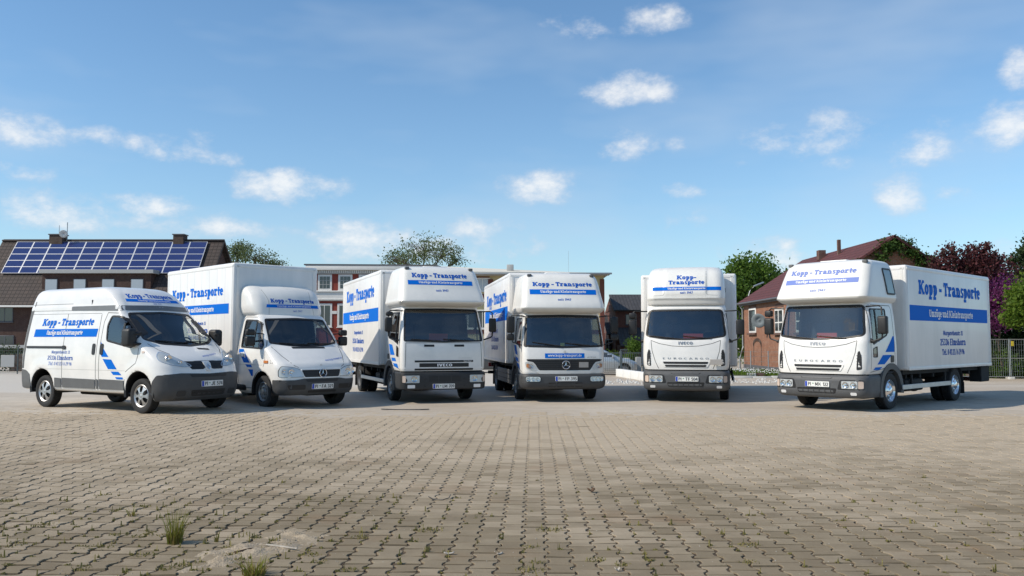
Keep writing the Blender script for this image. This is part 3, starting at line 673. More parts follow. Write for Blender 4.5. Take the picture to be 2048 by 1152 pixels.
# ------------------------------------------------------------------ parts shared by the vehicles
CACHE = {}
def wheel(root, x, y, r, w, style, rim_r):
    """tyre with its rim; the outer face looks away from the middle of the vehicle"""
    key = (r, w, style)
    if key not in CACHE:
        bm = bmesh.new(); h = w / 2
        prof = [(-h * .72, rim_r * .98), (-h * .98, rim_r + (r - rim_r) * .35), (-h, rim_r + (r - rim_r) * .6), (-h * .9, r * .965), (-h * .72, r * .993)]
        for k in range(-2, 3):                              # tread grooves
            c = k * h * .27
            prof += [(c - h * .1, r), (c + h * .045, r), (c + h * .06, r - .009), (c + h * .1, r - .009)]
        prof += [(h * .72, r * .993), (h * .9, r * .965), (h, rim_r + (r - rim_r) * .6), (h * .98, rim_r + (r - rim_r) * .35), (h * .86, rim_r * 1.02), (h * .6, rim_r * .97)]
        lathe(bm, prof, 56); me = bpy.data.meshes.new('tyre'); bm.to_mesh(me); bm.free(); shade(me, 30); me.materials.append(M['rubber'])
        bm = bmesh.new(); R = rim_r
        if style == 'cover':                                # dished plastic cover with openings between six spokes
            lathe(bm, [(h * .86, R * 1.01), (h * .93, R * .97), (h * .80, R * .90), (h * .74, R * .86)], 48)
            for k in range(6):
                a0 = k * pi / 3
                P = []
                for (rr, da, hh) in ((.88, -.30, .78), (.60, -.20, .93), (.30, -.32, 1.0), (.30, .32, 1.0), (.60, .20, .93), (.88, .30, .78)):
                    P.append(bm.verts.new((R * rr * cos(a0 + da), h * hh, R * rr * sin(a0 + da))))
                bm.faces.new((P[0], P[1], P[4], P[5])); bm.faces.new((P[1], P[2], P[3], P[4]))
            lathe(bm, [(h * .995, R * .34), (h * 1.03, R * .26), (h * .98, R * .17), (h * 1.02, R * .12), (h * 1.03, .001)], 36)
            m2 = 'silver'
        elif style == 'chrome':
            lathe(bm, [(h * .86, R * 1.01), (h * .95, R * .96), (h * .72, R * .88), (h * .55, R * .78), (h * .70, R * .62), (h * .88, R * .5), (h * .92, R * .42), (h * 1.02, R * .36), (h * 1.12, R * .28), (h * 1.14, R * .1), (h * 1.14, .001)], 48)
            for k in range(8):
                a = k * pi / 4; tube(bm, [(R * .54 * cos(a), h * .78, R * .54 * sin(a)), (R * .54 * cos(a), h * 1.02, R * .54 * sin(a))], R * .055, 6)
            m2 = 'chrome'
        elif style == 'dual':
            lathe(bm, [(h * .86, R * 1.01), (h * .9, R * .95), (h * .2, R * .86), (-h * .25, R * .7), (-h * .3, R * .5), (h * .1, R * .45), (h * .3, R * .3), (h * .3, .001)], 48)
            for k in range(8):
                a = k * pi / 4; tube(bm, [(R * .6 * cos(a), -h * .28, R * .6 * sin(a)), (R * .6 * cos(a), h * .02, R * .6 * sin(a))], R * .05, 6)
            m2 = 'steelrim'
        else:
            lathe(bm, [(h * .86, R * 1.01), (h * .92, R * .96), (h * .6, R * .88), (h * .52, R * .8), (h * .72, R * .66), (h * .76, R * .5), (h * .6, R * .4), (h * .9, R * .32), (h * .95, R * .2), (h * .95, .001)], 48)
            for k in range(6):
                a = k * pi / 3; tube(bm, [(R * .5 * cos(a), h * .6, R * .5 * sin(a)), (R * .5 * cos(a), h * .84, R * .5 * sin(a))], R * .06, 6)
            m2 = 'steelrim'
        bmesh.ops.recalc_face_normals(bm, faces=bm.faces[:])
        mr_ = bpy.data.meshes.new('rim'); bm.to_mesh(mr_); bm.free(); shade(mr_, 30); mr_.materials.append(M[m2])
        bm = bmesh.new(); lathe(bm, [(h * .5, R * .98), (h * .5, .001)], 30)
        md = bpy.data.meshes.new('brake_disc'); bm.to_mesh(md); bm.free(); md.materials.append(M['chassis'])
        mh = None
        if style in ('steel', 'chrome'):
            bm = bmesh.new()
            for k in range(8 if style == 'steel' else 6):
                a = (k + .5) * 2 * pi / (8 if style == 'steel' else 6)
                lathe(bm, [(h * .765 if style == 'steel' else h * .66, R * .085), (h * .77 if style == 'steel' else h * .67, .001)], 10, c=(R * .72 * cos(a), 0, R * .72 * sin(a)))
            mh = bpy.data.meshes.new('vent_hole'); bm.to_mesh(mh); bm.free(); mh.materials.append(M['black'])
        CACHE[key] = (me, mr_, md, mh)
    me, mr_, md, mh = CACHE[key]
    t = bpy.data.objects.new('tyre', me); C.objects.link(t); t.parent = root; t.location = (x, y, r)
    if y < 0: t.rotation_euler = (0, 0, pi)
    for nm, q in (('rim', mr_), ('brake_disc', md), ('vent_hole', mh)):
        if q is None: continue
        o = bpy.data.objects.new(nm, q); C.objects.link(o); o.parent = t
    return t
def plate(root, txt, side, tree, y, z, th=.015):
    pl = patch('number_plate', rnd([(y - .26, z - .055), (y + .26, z - .055), (y + .26, z + .055), (y - .26, z + .055)], .012, 2), side, tree, 'platewhite', root, .024, .13, th)
    o = patch('country_strip', [(y - .255, z - .05), (y - .21, z - .05), (y - .21, z + .05), (y - .255, z + .05)], side, tree, 'plateblue', pl, .0265, 1)
    a, b = txt.split(' ', 1)
    lettering(a, side, tree, (y - .195, z - .036), .072, .075, 'plateblack', pl, t=.18, slab=False, off=.028)
    w = .285
    lettering(b, side, tree, (y - .04, z - .036), .072, w, 'plateblack', pl, t=.17, slab=False, off=.028)
    bm = bmesh.new(); lathe(bm, [(0, .013), (.001, .001)], 12, 'x'); s = obj('seal', bm, 'green', pl)
    s.location = onto(tree, side, (y - .08, z + .012), .028)
    return pl
def seatpart(root, x, y, z):
    bm = bmesh.new(); box(bm, x - .25, x + .25, y - .24, y + .24, z, z + .14, .05, 3)
    s = obj('seat', bm, 'seat', root)
    bm = bmesh.new(); box(bm, -.06, .06, y - .23, y + .23, 0, .58, .05, 3)
    bmesh.ops.rotate(bm, verts=bm.verts[:], cent=(0, 0, 0), matrix=Matrix.Rotation(radians(-14), 3, 'Y')); bmesh.ops.translate(bm, verts=bm.verts[:], vec=(x - .24, 0, z + .1))
    obj('backrest', bm, 'seat', s)
    bm = bmesh.new(); box(bm, x - .46, x - .37, y - .13, y + .13, z + .66, z + .84, .04, 3); obj('headrest', bm, 'seat', s)
def steering(root, x, y, z):
    bm = bmesh.new(); pts = [(0, .2 * cos(k * pi / 10), .2 * sin(k * pi / 10)) for k in range(21)]
    tube(bm, pts, .016, 6, False); box(bm, -.02, .02, -.19, .19, -.03, .03, .01, 1); box(bm, -.02, .02, -.03, .03, -.19, 0, .01, 1)
    bmesh.ops.rotate(bm, verts=bm.verts[:], cent=(0, 0, 0), matrix=Matrix.Rotation(radians(38), 3, 'Y'))
    o = obj('steering_wheel', bm, 'black', root); o.location = (x, y, z)
def shellmod(o, th=.03):
    m = o.modifiers.new('shell', 'SOLIDIFY'); m.thickness = th; m.offset = -1; m.material_offset = 1; m.material_offset_rim = 1
def window(name, poly, side, tree, m, parent, rim=.022, inset=-.006, rimmat='black'):
    g = patch(name, poly, side, tree, m, parent, inset, .1)
    if rim: patch('window_seal', grow(poly, .006), side, tree, rimmat, g, .003, .12, .012, hole=grow(poly, -rim))
    return g
def lamp(name, poly, side, tree, parent, bowls, frame='darkgrey', fr=.014, off=.0):
    """head lamp: dark frame, bright reflector, round bowls and a clear lens"""
    f = patch(name, poly, side, tree, 'reflector', parent, off + .004, .1, .02)
    if fr: patch('lamp_frame', grow(poly, fr), side, tree, frame, f, off + .006, .12, .02, hole=poly)
    for (p, q, r) in bowls:
        bm = bmesh.new(); lathe(bm, [(.0, r), (.012, r * .97), (.008, r * .8), (-.002, r * .35), (.012, r * .3), (.014, .001)], 20, 'x')
        o = obj('lamp_bowl', bm, 'chrome', f); o.location = onto(tree, side, (p, q), off + .004)
    patch('lens', poly, side, tree, 'lens', f, off + .024, .1, .018)
    return f
def mirror_box(root, x, y, z0, z1, w, d=.10, name='mirror'):
    bm = bmesh.new(); box(bm, x - d / 2, x + d / 2, y - w / 2, y + w / 2, z0, z1, min(.035, d * .4), 3)
    o = obj(name, bm, 'black', root)
    boxo('mirror_glass', (x - d / 2 - .004, x - d / 2 + .004, y - w / 2 + .025, y + w / 2 - .025, z0 + .025, z1 - .025), 'mirror', o, .002, 1)
    return o
def wipers(root, tree, spans):
    for (a, b, c, d) in spans:
        P = [onto(tree, 'F', (a, b), .015), onto(tree, 'F', ((a * .5 + c * .5), b * .5 + d * .5), .03), onto(tree, 'F', (c, d), .02)]
        tubeo('wiper', P, .011, 'black', root, 6)
def stripe_set(root, tree, side, polys, m='blue'):
    for p in polys: patch('stripe', p, side, tree, m, root, .003, .15)
def pod_text(root, tree, T, main='textblue', bar='blue', small='textblue'):
    """lettering of the front of a roof pod: T gives centre, base lines and widths"""
    c = T['c']
    for (s, z, h, w) in T['main']: lettering(s, 'F', tree, (c, z), h, w, main, root, 'c', t=.29, slope=T.get('sl', 0))
    b = T['bar']; patch('stripe', [(c + b[0], b[2]), (c + b[1], b[2]), (c + b[1], b[3]), (c + b[0], b[3])], 'F', tree, bar, root, .004, .035)
    lettering('Umzüge und Kleintransporte', 'F', tree, (c + T.get('uo', 0), b[2] + (b[3] - b[2]) * .32), (b[3] - b[2]) * .5, T['uw'], 'textwhite', root, 'c', t=.24, off=.0075)
    lettering('seit 1947', 'F', tree, (c + T.get('so', 0), T['seit']), .052, T.get('sw', .31), small, root, 'c', t=.19, slope=T.get('sl', 0))
def box_text(root, tree, side, x0, x1, T):
    """the lettering of a cargo box; x0 front end, x1 rear end of the blue band"""
    lo, hi = min(x0, x1), max(x0, x1); st = lo if side == 'R' else hi; L = hi - lo; d = 1 if side == 'R' else -1
    P = lambda f: st + d * f * L
    lettering('Kopp - Transporte', side, tree, (P(T['m'][0]), T['m'][2]), T['m'][3], (T['m'][1] - T['m'][0]) * L, 'blue', root, t=.31, off=.004)
    patch('stripe', [(lo, T['b'][0]), (hi, T['b'][0]), (hi, T['b'][1]), (lo, T['b'][1])], side, tree, 'blue', root, .003, 9)
    lettering('Umzüge und Kleintransporte', side, tree, (P(T['u'][0]), T['u'][2]), T['u'][3], (T['u'][1] - T['u'][0]) * L, 'textwhite', root, t=.24, off=.006)
    for s, k in (('Margarethenstr. 11', 'l2'), ('25336 Elmshorn', 'l3'), ('Tel. 0 41 21 / 6 29 96', 'l4')):
        a, b, z, h = T[k]; lettering(s, side, tree, (P(a), z), h, (b - a) * L, 'textblue', root, t=.22, off=.004)
def cargo_box(root, x0, x1, w, z0, z1, panels=0):
    bm = bmesh.new(); box(bm, x1, x0, -w, w, z0, z1, .045, 3); tree = bvh(bm); b = obj('cargo_box', bm, 'boxwhite', root)
    for s in (-1, 1):
        ya, yb = (w - .01, w + .007) if s > 0 else (-w - .007, -w + .01)
        boxo('top_rail', (x1 + .03, x0 - .03, ya, yb, z1 - .10, z1 - .045), 'boxwhite', b, .005, 2)
        boxo('bottom_rail', (x1 + .02, x0 - .02, ya, yb, z0 + .0, z0 + .075), 'boxwhite', b, .005, 2)
        boxo('corner_post', (x0 - .11, x0 - .05, ya, yb, z0 + .078, z1 - .103), 'boxwhite', b, .005, 2)
        boxo('corner_post', (x1 + .05, x1 + .11, ya, yb, z0 + .078, z1 - .103), 'boxwhite', b, .005, 2)
        boxo('front_post', (x0 - .004, x0 + .007, s * (w - .10) - .03, s * (w - .10) + .03, z0 + .05, z1 - .06), 'boxwhite', b, .003, 1)
        for k in range(panels):
            x = x1 + (x0 - x1) * (k + 1) / (panels + 1)
            if s < 0: seam('panel_joint', [(x, z0 + .09), (x, z1 - .11)], 'R', tree, b, .008, 'boxseam', .001, 9)
            else: seam('panel_joint', [(x, z0 + .09), (x, z1 - .11)], 'L', tree, b, .008, 'boxseam', .001, 9)
    boxo('front_rail', (x0 - .004, x0 + .007, -w + .05, w - .05, z1 - .10, z1 - .05), 'boxwhite', b, .003, 1)
    boxo('rear_door', (x1 - .03, x1 + .01, -w + .05, w - .05, z0 + .04, z1 - .06), 'boxwhite', b, .01)
    for y in (-.75, -.25, .25, .75): tubeo('lock_rod', [(x1 - .045, y, z0 + .08), (x1 - .045, y, z1 - .1)], .014, 'alu', b, 6)
    return b, tree
mat('boxseam', (.52, .52, .52), .5)
def chassis(root, xf, xr, wb, w, z0, track, r, tw, guard=True, gz=(.40, .50), dual=True, style='dual', rim=.225, guardslope=0):
    for s in (-1, 1):
        boxo('frame_rail', (xr + .1, xf, s * .40 - .035, s * .40 + .035, r + .14, r + .36), 'chassis', root, .008, 1)
    boxo('load_floor', (xr + .06, -.66, -w + .14, w - .14, z0 - .10, z0 - .004), 'chassis', root, .01, 1)
    for k in range(7):
        x = -.9 + (xr + .9 + .4) * k / 6
        boxo('cross_beam', (x - .04, x + .04, -w + .16, w - .16, z0 - .19, z0 - .104), 'chassis', root, .006, 1)
    tubeo('rear_axle', [(-wb, -track + .1, r), (-wb, track - .1, r)], .07, 'chassis', root, 10)
    bm = bmesh.new(); bmesh.ops.create_uvsphere(bm, u_segments=16, v_segments=10, radius=.2); o = obj('differential', bm, 'chassis', root); o.location = (-wb, 0, r)
    tubeo('front_axle', [(0, -track + .1, r), (0, track - .1, r)], .055, 'chassis', root, 8)
    tubeo('drive_shaft', [(-.4, 0, r + .22), (-wb, 0, r)], .045, 'chassis', root, 8)
    boxo('gearbox', (-.75, .75, -.33, .33, r - .08, r + .38), 'chassis', root, .06, 2)
    for s in (-1, 1):
        wheel(root, -wb, s * (track + .06 - tw * .5), r, tw, style, rim)
        if dual: wheel(root, -wb, s * (track + .06 - tw * 1.65), r, tw, style, rim)
        # mudguard over the rear wheels
        vs = []; fs = []; R = r + .09
        for k in range(11):
            a = radians(-2 + 184 * k / 10)
            for y in (track - tw * 2.2, track + .08): vs.append((-wb + R * cos(a), s * y, r + R * sin(a)))
            if k: fs.append((2 * k - 2, 2 * k - 1, 2 * k + 1, 2 * k))
        o = pydata('mudguard', vs, fs, 'chassis', root, 40); m = o.modifiers.new('t', 'SOLIDIFY'); m.thickness = .015
        boxo('mud_flap', (-wb - R - .03, -wb - R - .015, min(s * (track - .3), s * (track + .08)), max(s * (track - .3), s * (track + .08)), .16, r + .05), 'rubber', root, .004, 1)
        if guard:
            y = s * (w - .04)
            bm = bmesh.new(); box(bm, -wb + r + .13, -.42, min(y, y - s * .03), max(y, y - s * .03), gz[0], gz[1], .006, 1)
            obj('side_guard', bm, 'alu', root)
            for x in (-wb + .75, -1.0): boxo('guard_bracket', (x - .03, x + .03, min(y - s * .07, y - s * .034), max(y - s * .07, y - s * .034), gz[0] + .01, z0 - .1), 'chassis', root, .004, 1)
        boxo('fuel_tank' if s > 0 else 'battery_box', (-1.75, -.75, s * .78 - .2, s * .78 + .2, .34, z0 - .2), 'chassis', root, .05, 2)
        boxo('tail_lamp', (xr - .02, xr + .04, s * (w - .25) - .14, s * (w - .25) + .14, .62, .74), 'red', root, .01, 1)
    boxo('underrun_bar', (xr + .12, xr + .2, -w + .08, w - .08, .40, .50), 'chassis', root, .015, 1)
    for y in (-.4, .4): boxo('bar_bracket', (xr + .13, xr + .19, y - .03, y + .03, .49, r + .2), 'chassis', root, .005, 1)
def pod_sleeper(root, keys, n=34):
    bm = loft(keys, n, nf=10, nc=7, ns=10); tree = bvh(bm); o = obj('roof_pod', bm, 'podwhite', root, 32); return o, tree
def pod_lamps(pod, tree, y, z):
    for s in (-1, 1):
        p = onto(tree, 'F', (s * y, z), 0)
        bm = bmesh.new(); box(bm, -.05, .04, -.05, .05, -.02, .045, .016, 2); o = obj('marker_lamp', bm, 'greyplastic', pod); o.location = p + Vector((-.02, 0, .02))
def cab_inside(root, x, zf, zs, w, back, dash, wheel_y):
    """seats, dashboard, steering wheel, rear wall of a truck cab"""
    boxo('dashboard', (x - .42, x - .08, -w + .07, w - .07, zf + .3, dash), 'interior', root, .06, 3)
    for y in ((-.6, -.12, .55) if 1 else ()): seatpart(root, x - .95, y, zs)
    steering(root, x - .5, wheel_y, dash + .06)
# ------------------------------------------------------------------ wide cab-over truck of the second generation (two of them)
def disc(x, z, r, n=20): return [(x + r * cos(2 * pi * k / n), z + r * sin(2 * pi * k / n)) for k in range(n)]
def arches(root, tr, r, w, y0=.55, col='bumper', xo=0.0, lowx=.55, back=-.50, ztop=None):
    for s in (-1, 1):
        vs = []; fs = []; R0, R1 = r + .075, r + .20
        n = 14
        for k in range(n + 1):
            a = radians(-18 + 204 * k / n)
            for (R, y) in ((R0, y0), (R0, w), (R1, w + .004), (R1, y0)):
                vs.append((xo + R * cos(a), s * y, max(.28, r + R * sin(a)) if not ztop else min(ztop, max(.28, r + R * sin(a)))))
            if k:
                b = 4 * k
                for j in range(4): fs.append((b - 4 + j, b - 4 + (j + 1) % 4, b + (j + 1) % 4, b + j))
        fs += [(0, 1, 2, 3), (4 * n + 3, 4 * n + 2, 4 * n + 1, 4 * n)]
        pydata('wheel_arch', vs, fs, col, root, 40)
def truck_arm(root, s, x, top, bot, ym, zt, zb, y0t, y0b, xm):
    """mirror bracket: a bent tube from the roof edge round to the sill"""
    tubeo('mirror_arm', [(x, s * y0t, top), (xm, s * (ym - .06), top + .01), (xm, s * (ym - .01), top - .02), (xm, s * ym, zt)], .017, 'black', root, 6)
    tubeo('mirror_arm', [(xm, s * ym, zb), (xm, s * (ym - .01), bot - .06), (xm, s * (ym - .05), bot - .09), (x + .02, s * y0b, bot - .16)], .019, 'black', root, 6)

def eurocab(root, num, screen='screen'):
    K = [(.76, 1.27, -.34, .955, .20, .05, .10), (.84, 1.275, -.34, .985, .20, .05, .10), (1.10, 1.26, -.34, 1.0, .20, .06, .10), (1.40, 1.225, -.34, .995, .19, .06, .10), (1.55, 1.17, -.34, .985, .18, .06, .10),
         (1.85, 1.085, -.34, .965, .18, .06, .10), (2.14, .995, -.34, .935, .18, .07, .10), (2.24, .955, -.34, .92, .17, .07, .10), (2.285, .89, -.32, .88, .15, .08, .09), (2.30, .78, -.26, .80, .14, .08, .08)]
    bm = loft(K, 34, nf=10, nc=7, ns=16); tree = bvh(bm)
    ws = rnd([(-.935, 1.535), (-.5, 1.465), (0, 1.45), (.5, 1.465), (.935, 1.535), (.855, 2.17), (-.855, 2.17)], .09, 4)
    dw = rnd([(.13, 1.55), (.50, 1.45), (.86, 1.35), (.86, 2.09), (.13, 2.10)], .05, 3); lw = rnd([(.66, 1.10), (.87, 1.10), (.87, 1.27), (.66, 1.32)], .02, 2)
    cut(bm, ws, 'F', .5)
    for s in ('L', 'R'): cut(bm, dw, s, .5); cut(bm, lw, s, .5); cut(bm, disc(0, .385, .53), s, .5)
    cab = obj('cab', bm, ('white', 'interior'), root, 30); shellmod(cab, .035)
    wsg = window('windscreen', ws, 'F', tree, screen, cab, .035)
    wipers(wsg, tree, ((-.82, 1.55, -.12, 1.475), (-.06, 1.545, .58, 1.485)))
    boxo('roof_lining', (-.3, .75, -.8, .8, 2.2, 2.23), 'interior', cab, .01, 1)
    for s in ('L', 'R'):
        sg = 1 if s == 'L' else -1
        g = window('door_window', dw, s, tree, 'sideglass', cab, .02); window('lower_window', lw, s, tree, 'sideglass', cab, .012)
        patch('window_divider', [(.615, 1.44), (.655, 1.43), (.655, 2.085), (.615, 2.085)], s, tree, 'black', g, .006, .1, .012)
        seam('door_gap', [(.96, .86), (.96, 1.45), (.90, 2.17), (-.1, 2.17), (-.16, 2.1), (-.19, 1.2), (-.19, .92)], s, tree, cab)
        seam('door_gap', [(-.19, .92), (.96, .80)], s, tree, cab)
        h = patch('door_handle', rnd([(-.12, .98), (.03, .98), (.03, 1.13), (-.12, 1.13)], .03, 2), s, tree, 'black', cab, .012, .1, .02)
        patch('corner_vent', rnd([(sg * .80, .84), (sg * .90, .86), (sg * .895, 1.12), (sg * .855, 1.24), (sg * .82, 1.2)], .03, 3), 'F', tree, 'black', cab, .006, .06, .012)
        for k in range(5):
            z = .89 + k * .06; patch('vent_slat', [(sg * .805, z), (sg * .89, z + .01), (sg * .89, z + .022), (sg * .805, z + .012)], 'F', tree, 'darkgrey', cab, .012, .1, .01)
    # front: bonnet flap, badge, name and the two slots
    hood = [(-.80, 1.44), (-.6, 1.365), (-.3, 1.31), (0, 1.295), (.3, 1.31), (.6, 1.365), (.80, 1.44)]
    seam('flap_gap', hood, 'F', tree, cab)
    for s in (-1, 1): seam('flap_gap', [(s * .80, 1.44), (s * .775, 1.2), (s * .70, .95), (s * .62, .78)], 'F', tree, cab)
    lettering('IVECO', 'F', tree, (0, 1.345), .068, .34, 'badge', cab, 'c', t=.25, slab=False, off=.012)
    lettering('EUROCARGO', 'F', tree, (0, 1.0), .042, 1.06, 'badge', cab, 'c', t=.17, slab=False, off=.008, gap=.55)
    patch('grille_frame', rnd([(-.56, .955), (.56, .955), (.545, .905), (.49, .815), (-.49, .815), (-.545, .905)], .03, 3), 'F', tree, 'white', cab, .012, .08, .012)
    patch('grille_slot', rnd([(-.52, .945), (.52, .945), (.50, .895), (-.50, .895)], .015, 2), 'F', tree, 'black', cab, .016, .1)
    patch('grille_slot', rnd([(-.48, .872), (.48, .872), (.46, .825), (-.46, .825)], .015, 2), 'F', tree, 'black', cab, .016, .1)
    cab_inside(root, 1.1, .8, 1.18, .95, -.3, 1.44, .55)
    # bumper
    Kb = [(.27, 1.23, .50, .90, .22, .05, .10), (.30, 1.30, .50, .97, .24, .05, .10), (.42, 1.345, .50, 1.0, .24, .05, .10), (.62, 1.345, .50, 1.0, .24, .05, .10), (.70, 1.32, .50, .99, .24, .05, .10), (.735, 1.27, .50, .965, .22, .05, .10)]
    bb = loft(Kb, 16, nf=10, nc=7, ns=5); bt = bvh(bb); bu = obj('bumper', bb, 'greybumper', root, 30)
    boxo('valance', (.5, 1.12, -.93, .93, .72, .79), 'black', bu, .01, 1)
    patch('bumper_inlet', rnd([(-.36, .765), (.36, .765), (.33, .665), (-.33, .665)], .03, 2), 'F', bt, 'black', bu, .006, .1, .1)
    patch('bumper_inlet', rnd([(-.43, .47), (.43, .47), (.40, .365), (-.40, .365)], .03, 2), 'F', bt, 'black', bu, .004, .1)
    for k in range(6): patch('inlet_bar', [(-.3 + k * .12, .37), (-.285 + k * .12, .37), (-.285 + k * .12, .465), (-.3 + k * .12, .465)], 'F', bt, 'darkgrey', bu, .008, 1)
    for s in (-1, 1):
        L = lambda pts: [(s * a, b) for a, b in pts]
        patch('lamp_recess', rnd(L([(.44, .445), (.955, .445), (.955, .645), (.50, .645)]), .04, 3), 'F', bt, 'black', bu, .003, .08)
        lamp('headlight', rnd(L([(.53, .47), (.84, .47), (.84, .62), (.53, .62)]), .025, 3), 'F', bt, bu, [(s * .61, .545, .062), (s * .76, .545, .062)], fr=0)
        patch('indicator', rnd(L([(.855, .47), (.94, .475), (.94, .615), (.855, .62)]), .02, 2), 'F', bt, 'lampamber', bu, .012, .05, .012)
        patch('fog_lamp', rnd(L([(.70, .335), (.82, .335), (.82, .395), (.70, .395)]), .02, 3), 'F', bt, 'reflector', bu, .006, .1, .01)
        boxo('step', (.44, .99, min(s * .62, s * .965), max(s * .62, s * .965), .30, .34), 'darkgrey', bu, .01, 1)
        boxo('step_side', (.44, 1.0, min(s * .90, s * .955), max(s * .90, s * .955), .34, .775), 'black', bu, .01, 1)
        patch('marker', rnd([(-.02 + .24, 0.8), (.30, .8), (.30, .84), (.22, .84)], .01, 1), 'L' if s > 0 else 'R', tree, 'amber', cab, .01, 1, .012)
    plate(bu, num, 'F', bt, 0.03, .548)
    # mirrors
    for s in (-1, 1):
        truck_arm(root, s, .93, 2.13, 1.56, 1.24, 1.95, 1.58, .90, .97, .98)
        mirror_box(root, .97, s * 1.25, 1.57, 1.93, .19, .13)
        mirror_box(root, .97, s * 1.25, 1.96, 2.10, .17, .12, 'wide_angle_mirror') if s < 0 else None
        tubeo('mirror_foot', [(.93, s * .965, 1.44), (.96, s * 1.08, 1.41)], [.06, .02], 'black', root, 8)
    arches(root, .95, .385, 1.005, col='greybumper')
    for s in (-1, 1): wheel(root, 0, s * .865, .385, .22, 'chrome', .235)
    return cab, tree, bu, bt
mat('fadebadge', (.62, .61, .58), .5); mat('darkbumper', (.026, .027, .029), .6, var=.2, vscale=5); mat('midbumper', (.048, .05, .053), .6, var=.2, vscale=5); mat('greybumper', (.085, .088, .092), .6, var=.15, vscale=5, bump=.08, bscale=300); mat('lampamber', (.62, .50, .42), .25)

def truck_six():
    r = empty('box_truck', (7.246, 18.563, 0), -2.38)
    tag(r, 'white box truck with side window in its roof pod, parked beside the mesh fence', 'truck', 'moving trucks lined up on the yard')
    cab, tree, bu, bt = eurocab(r, 'PI MK 122', 'clearscreen')
    K = [(2.215, 1.06, -.36, .87, .24, .08, .10), (2.24, 1.14, -.37, .95, .24, .08, .10), (2.30, 1.235, -.38, 1.0, .22, .08, .10), (2.335, 1.255, -.38, 1.015, .20, .08, .10), (2.37, 1.245, -.38, 1.01, .20, .08, .10), (2.6, 1.115, -.36, .985, .2, .08, .10), (2.85, .98, -.34, .95, .2, .08, .10), (3.02, .87, -.31, .915, .2, .1, .10), (3.09, .79, -.28, .875, .2, .12, .10), (3.125, .66, -.22, .79, .2, .14, .09), (3.14, .5, -.12, .68, .18, .14, .08)]
    pod, pt = pod_sleeper(r, K)
    pod_text(pod, pt, dict(c=.0, main=[('Kopp - Transporte', 2.835, .105, 1.44)], bar=(-.80, .80, 2.63, 2.735), uw=1.12, seit=2.46, sw=.34, so=.0), 'fadeblue', 'fadeblue', 'fadeblue')
    pw = rnd([(-.24, 2.42), (.13, 2.42), (.20, 2.94), (-.17, 2.94)], .03, 3)
    for s in ('L', 'R'):
        patch('pod_window', pw, s, pt, 'podglass', pod, .012, .1, .02); patch('window_frame', grow(pw, .02), s, pt, 'black', pod, .016, .1, .02, hole=grow(pw, -.015))
    pod_lamps(pod, pt, .82, 3.04)
    boxo('roof_hatch', (.05, .45, -.3, .3, 3.12, 3.165), 'podwhite', pod, .02, 2)
    b, tr = cargo_box(r, -.64, -5.93, 1.10, .80, 3.07)
    T = dict(m=(.105, .90, 2.46, .315), b=(1.875, 2.21), u=(.22, .785, 1.97, .16), l2=(.385, .635, 1.56, .105), l3=(.345, .675, 1.325, .155), l4=(.365, .655, 1.105, .135))
    box_text(b, tr, 'L', -.76, -5.69, T); box_text(b, tr, 'R', -.76, -5.69, T)
    chassis(r, 1.0, -5.93, 3.68, 1.10, .80, .93, .385, .22, gz=(.40, .50), style='chrome', rim=.235)
    S6 = [[(-.12, 1.53), (-.185, 1.53), (-.165, 1.20), (.29, 1.20)], [(.42, 1.14), (-.02, 1.14), (.33, .95), (.68, .95)], [(.77, .895), (.42, .895), (.58, .84), (.86, .84)]]
    stripe_set(cab, tree, 'L', S6); stripe_set(cab, tree, 'R', S6)
    boxo('dash_sign', (.80, .815, -.22, .22, 1.45, 1.60), 'redcloth', r, .004, 1); boxo('dash_paper', (.86, 1.0, .58, .84, 1.447, 1.453), 'paper', r, .001, 1)
    boxo('tow_bar', (-6.25, -5.6, .55, .68, .40, .50), 'redbeam', r, .01, 1)
    boxo('lift_bracket', (-5.9, -5.3, .75, 1.04, .40, .80), 'chassis', r, .02, 1)
    return r
glassmat('podglass', (.35, .38, .37)); mat('redbeam', (.10, .022, .02), .6)
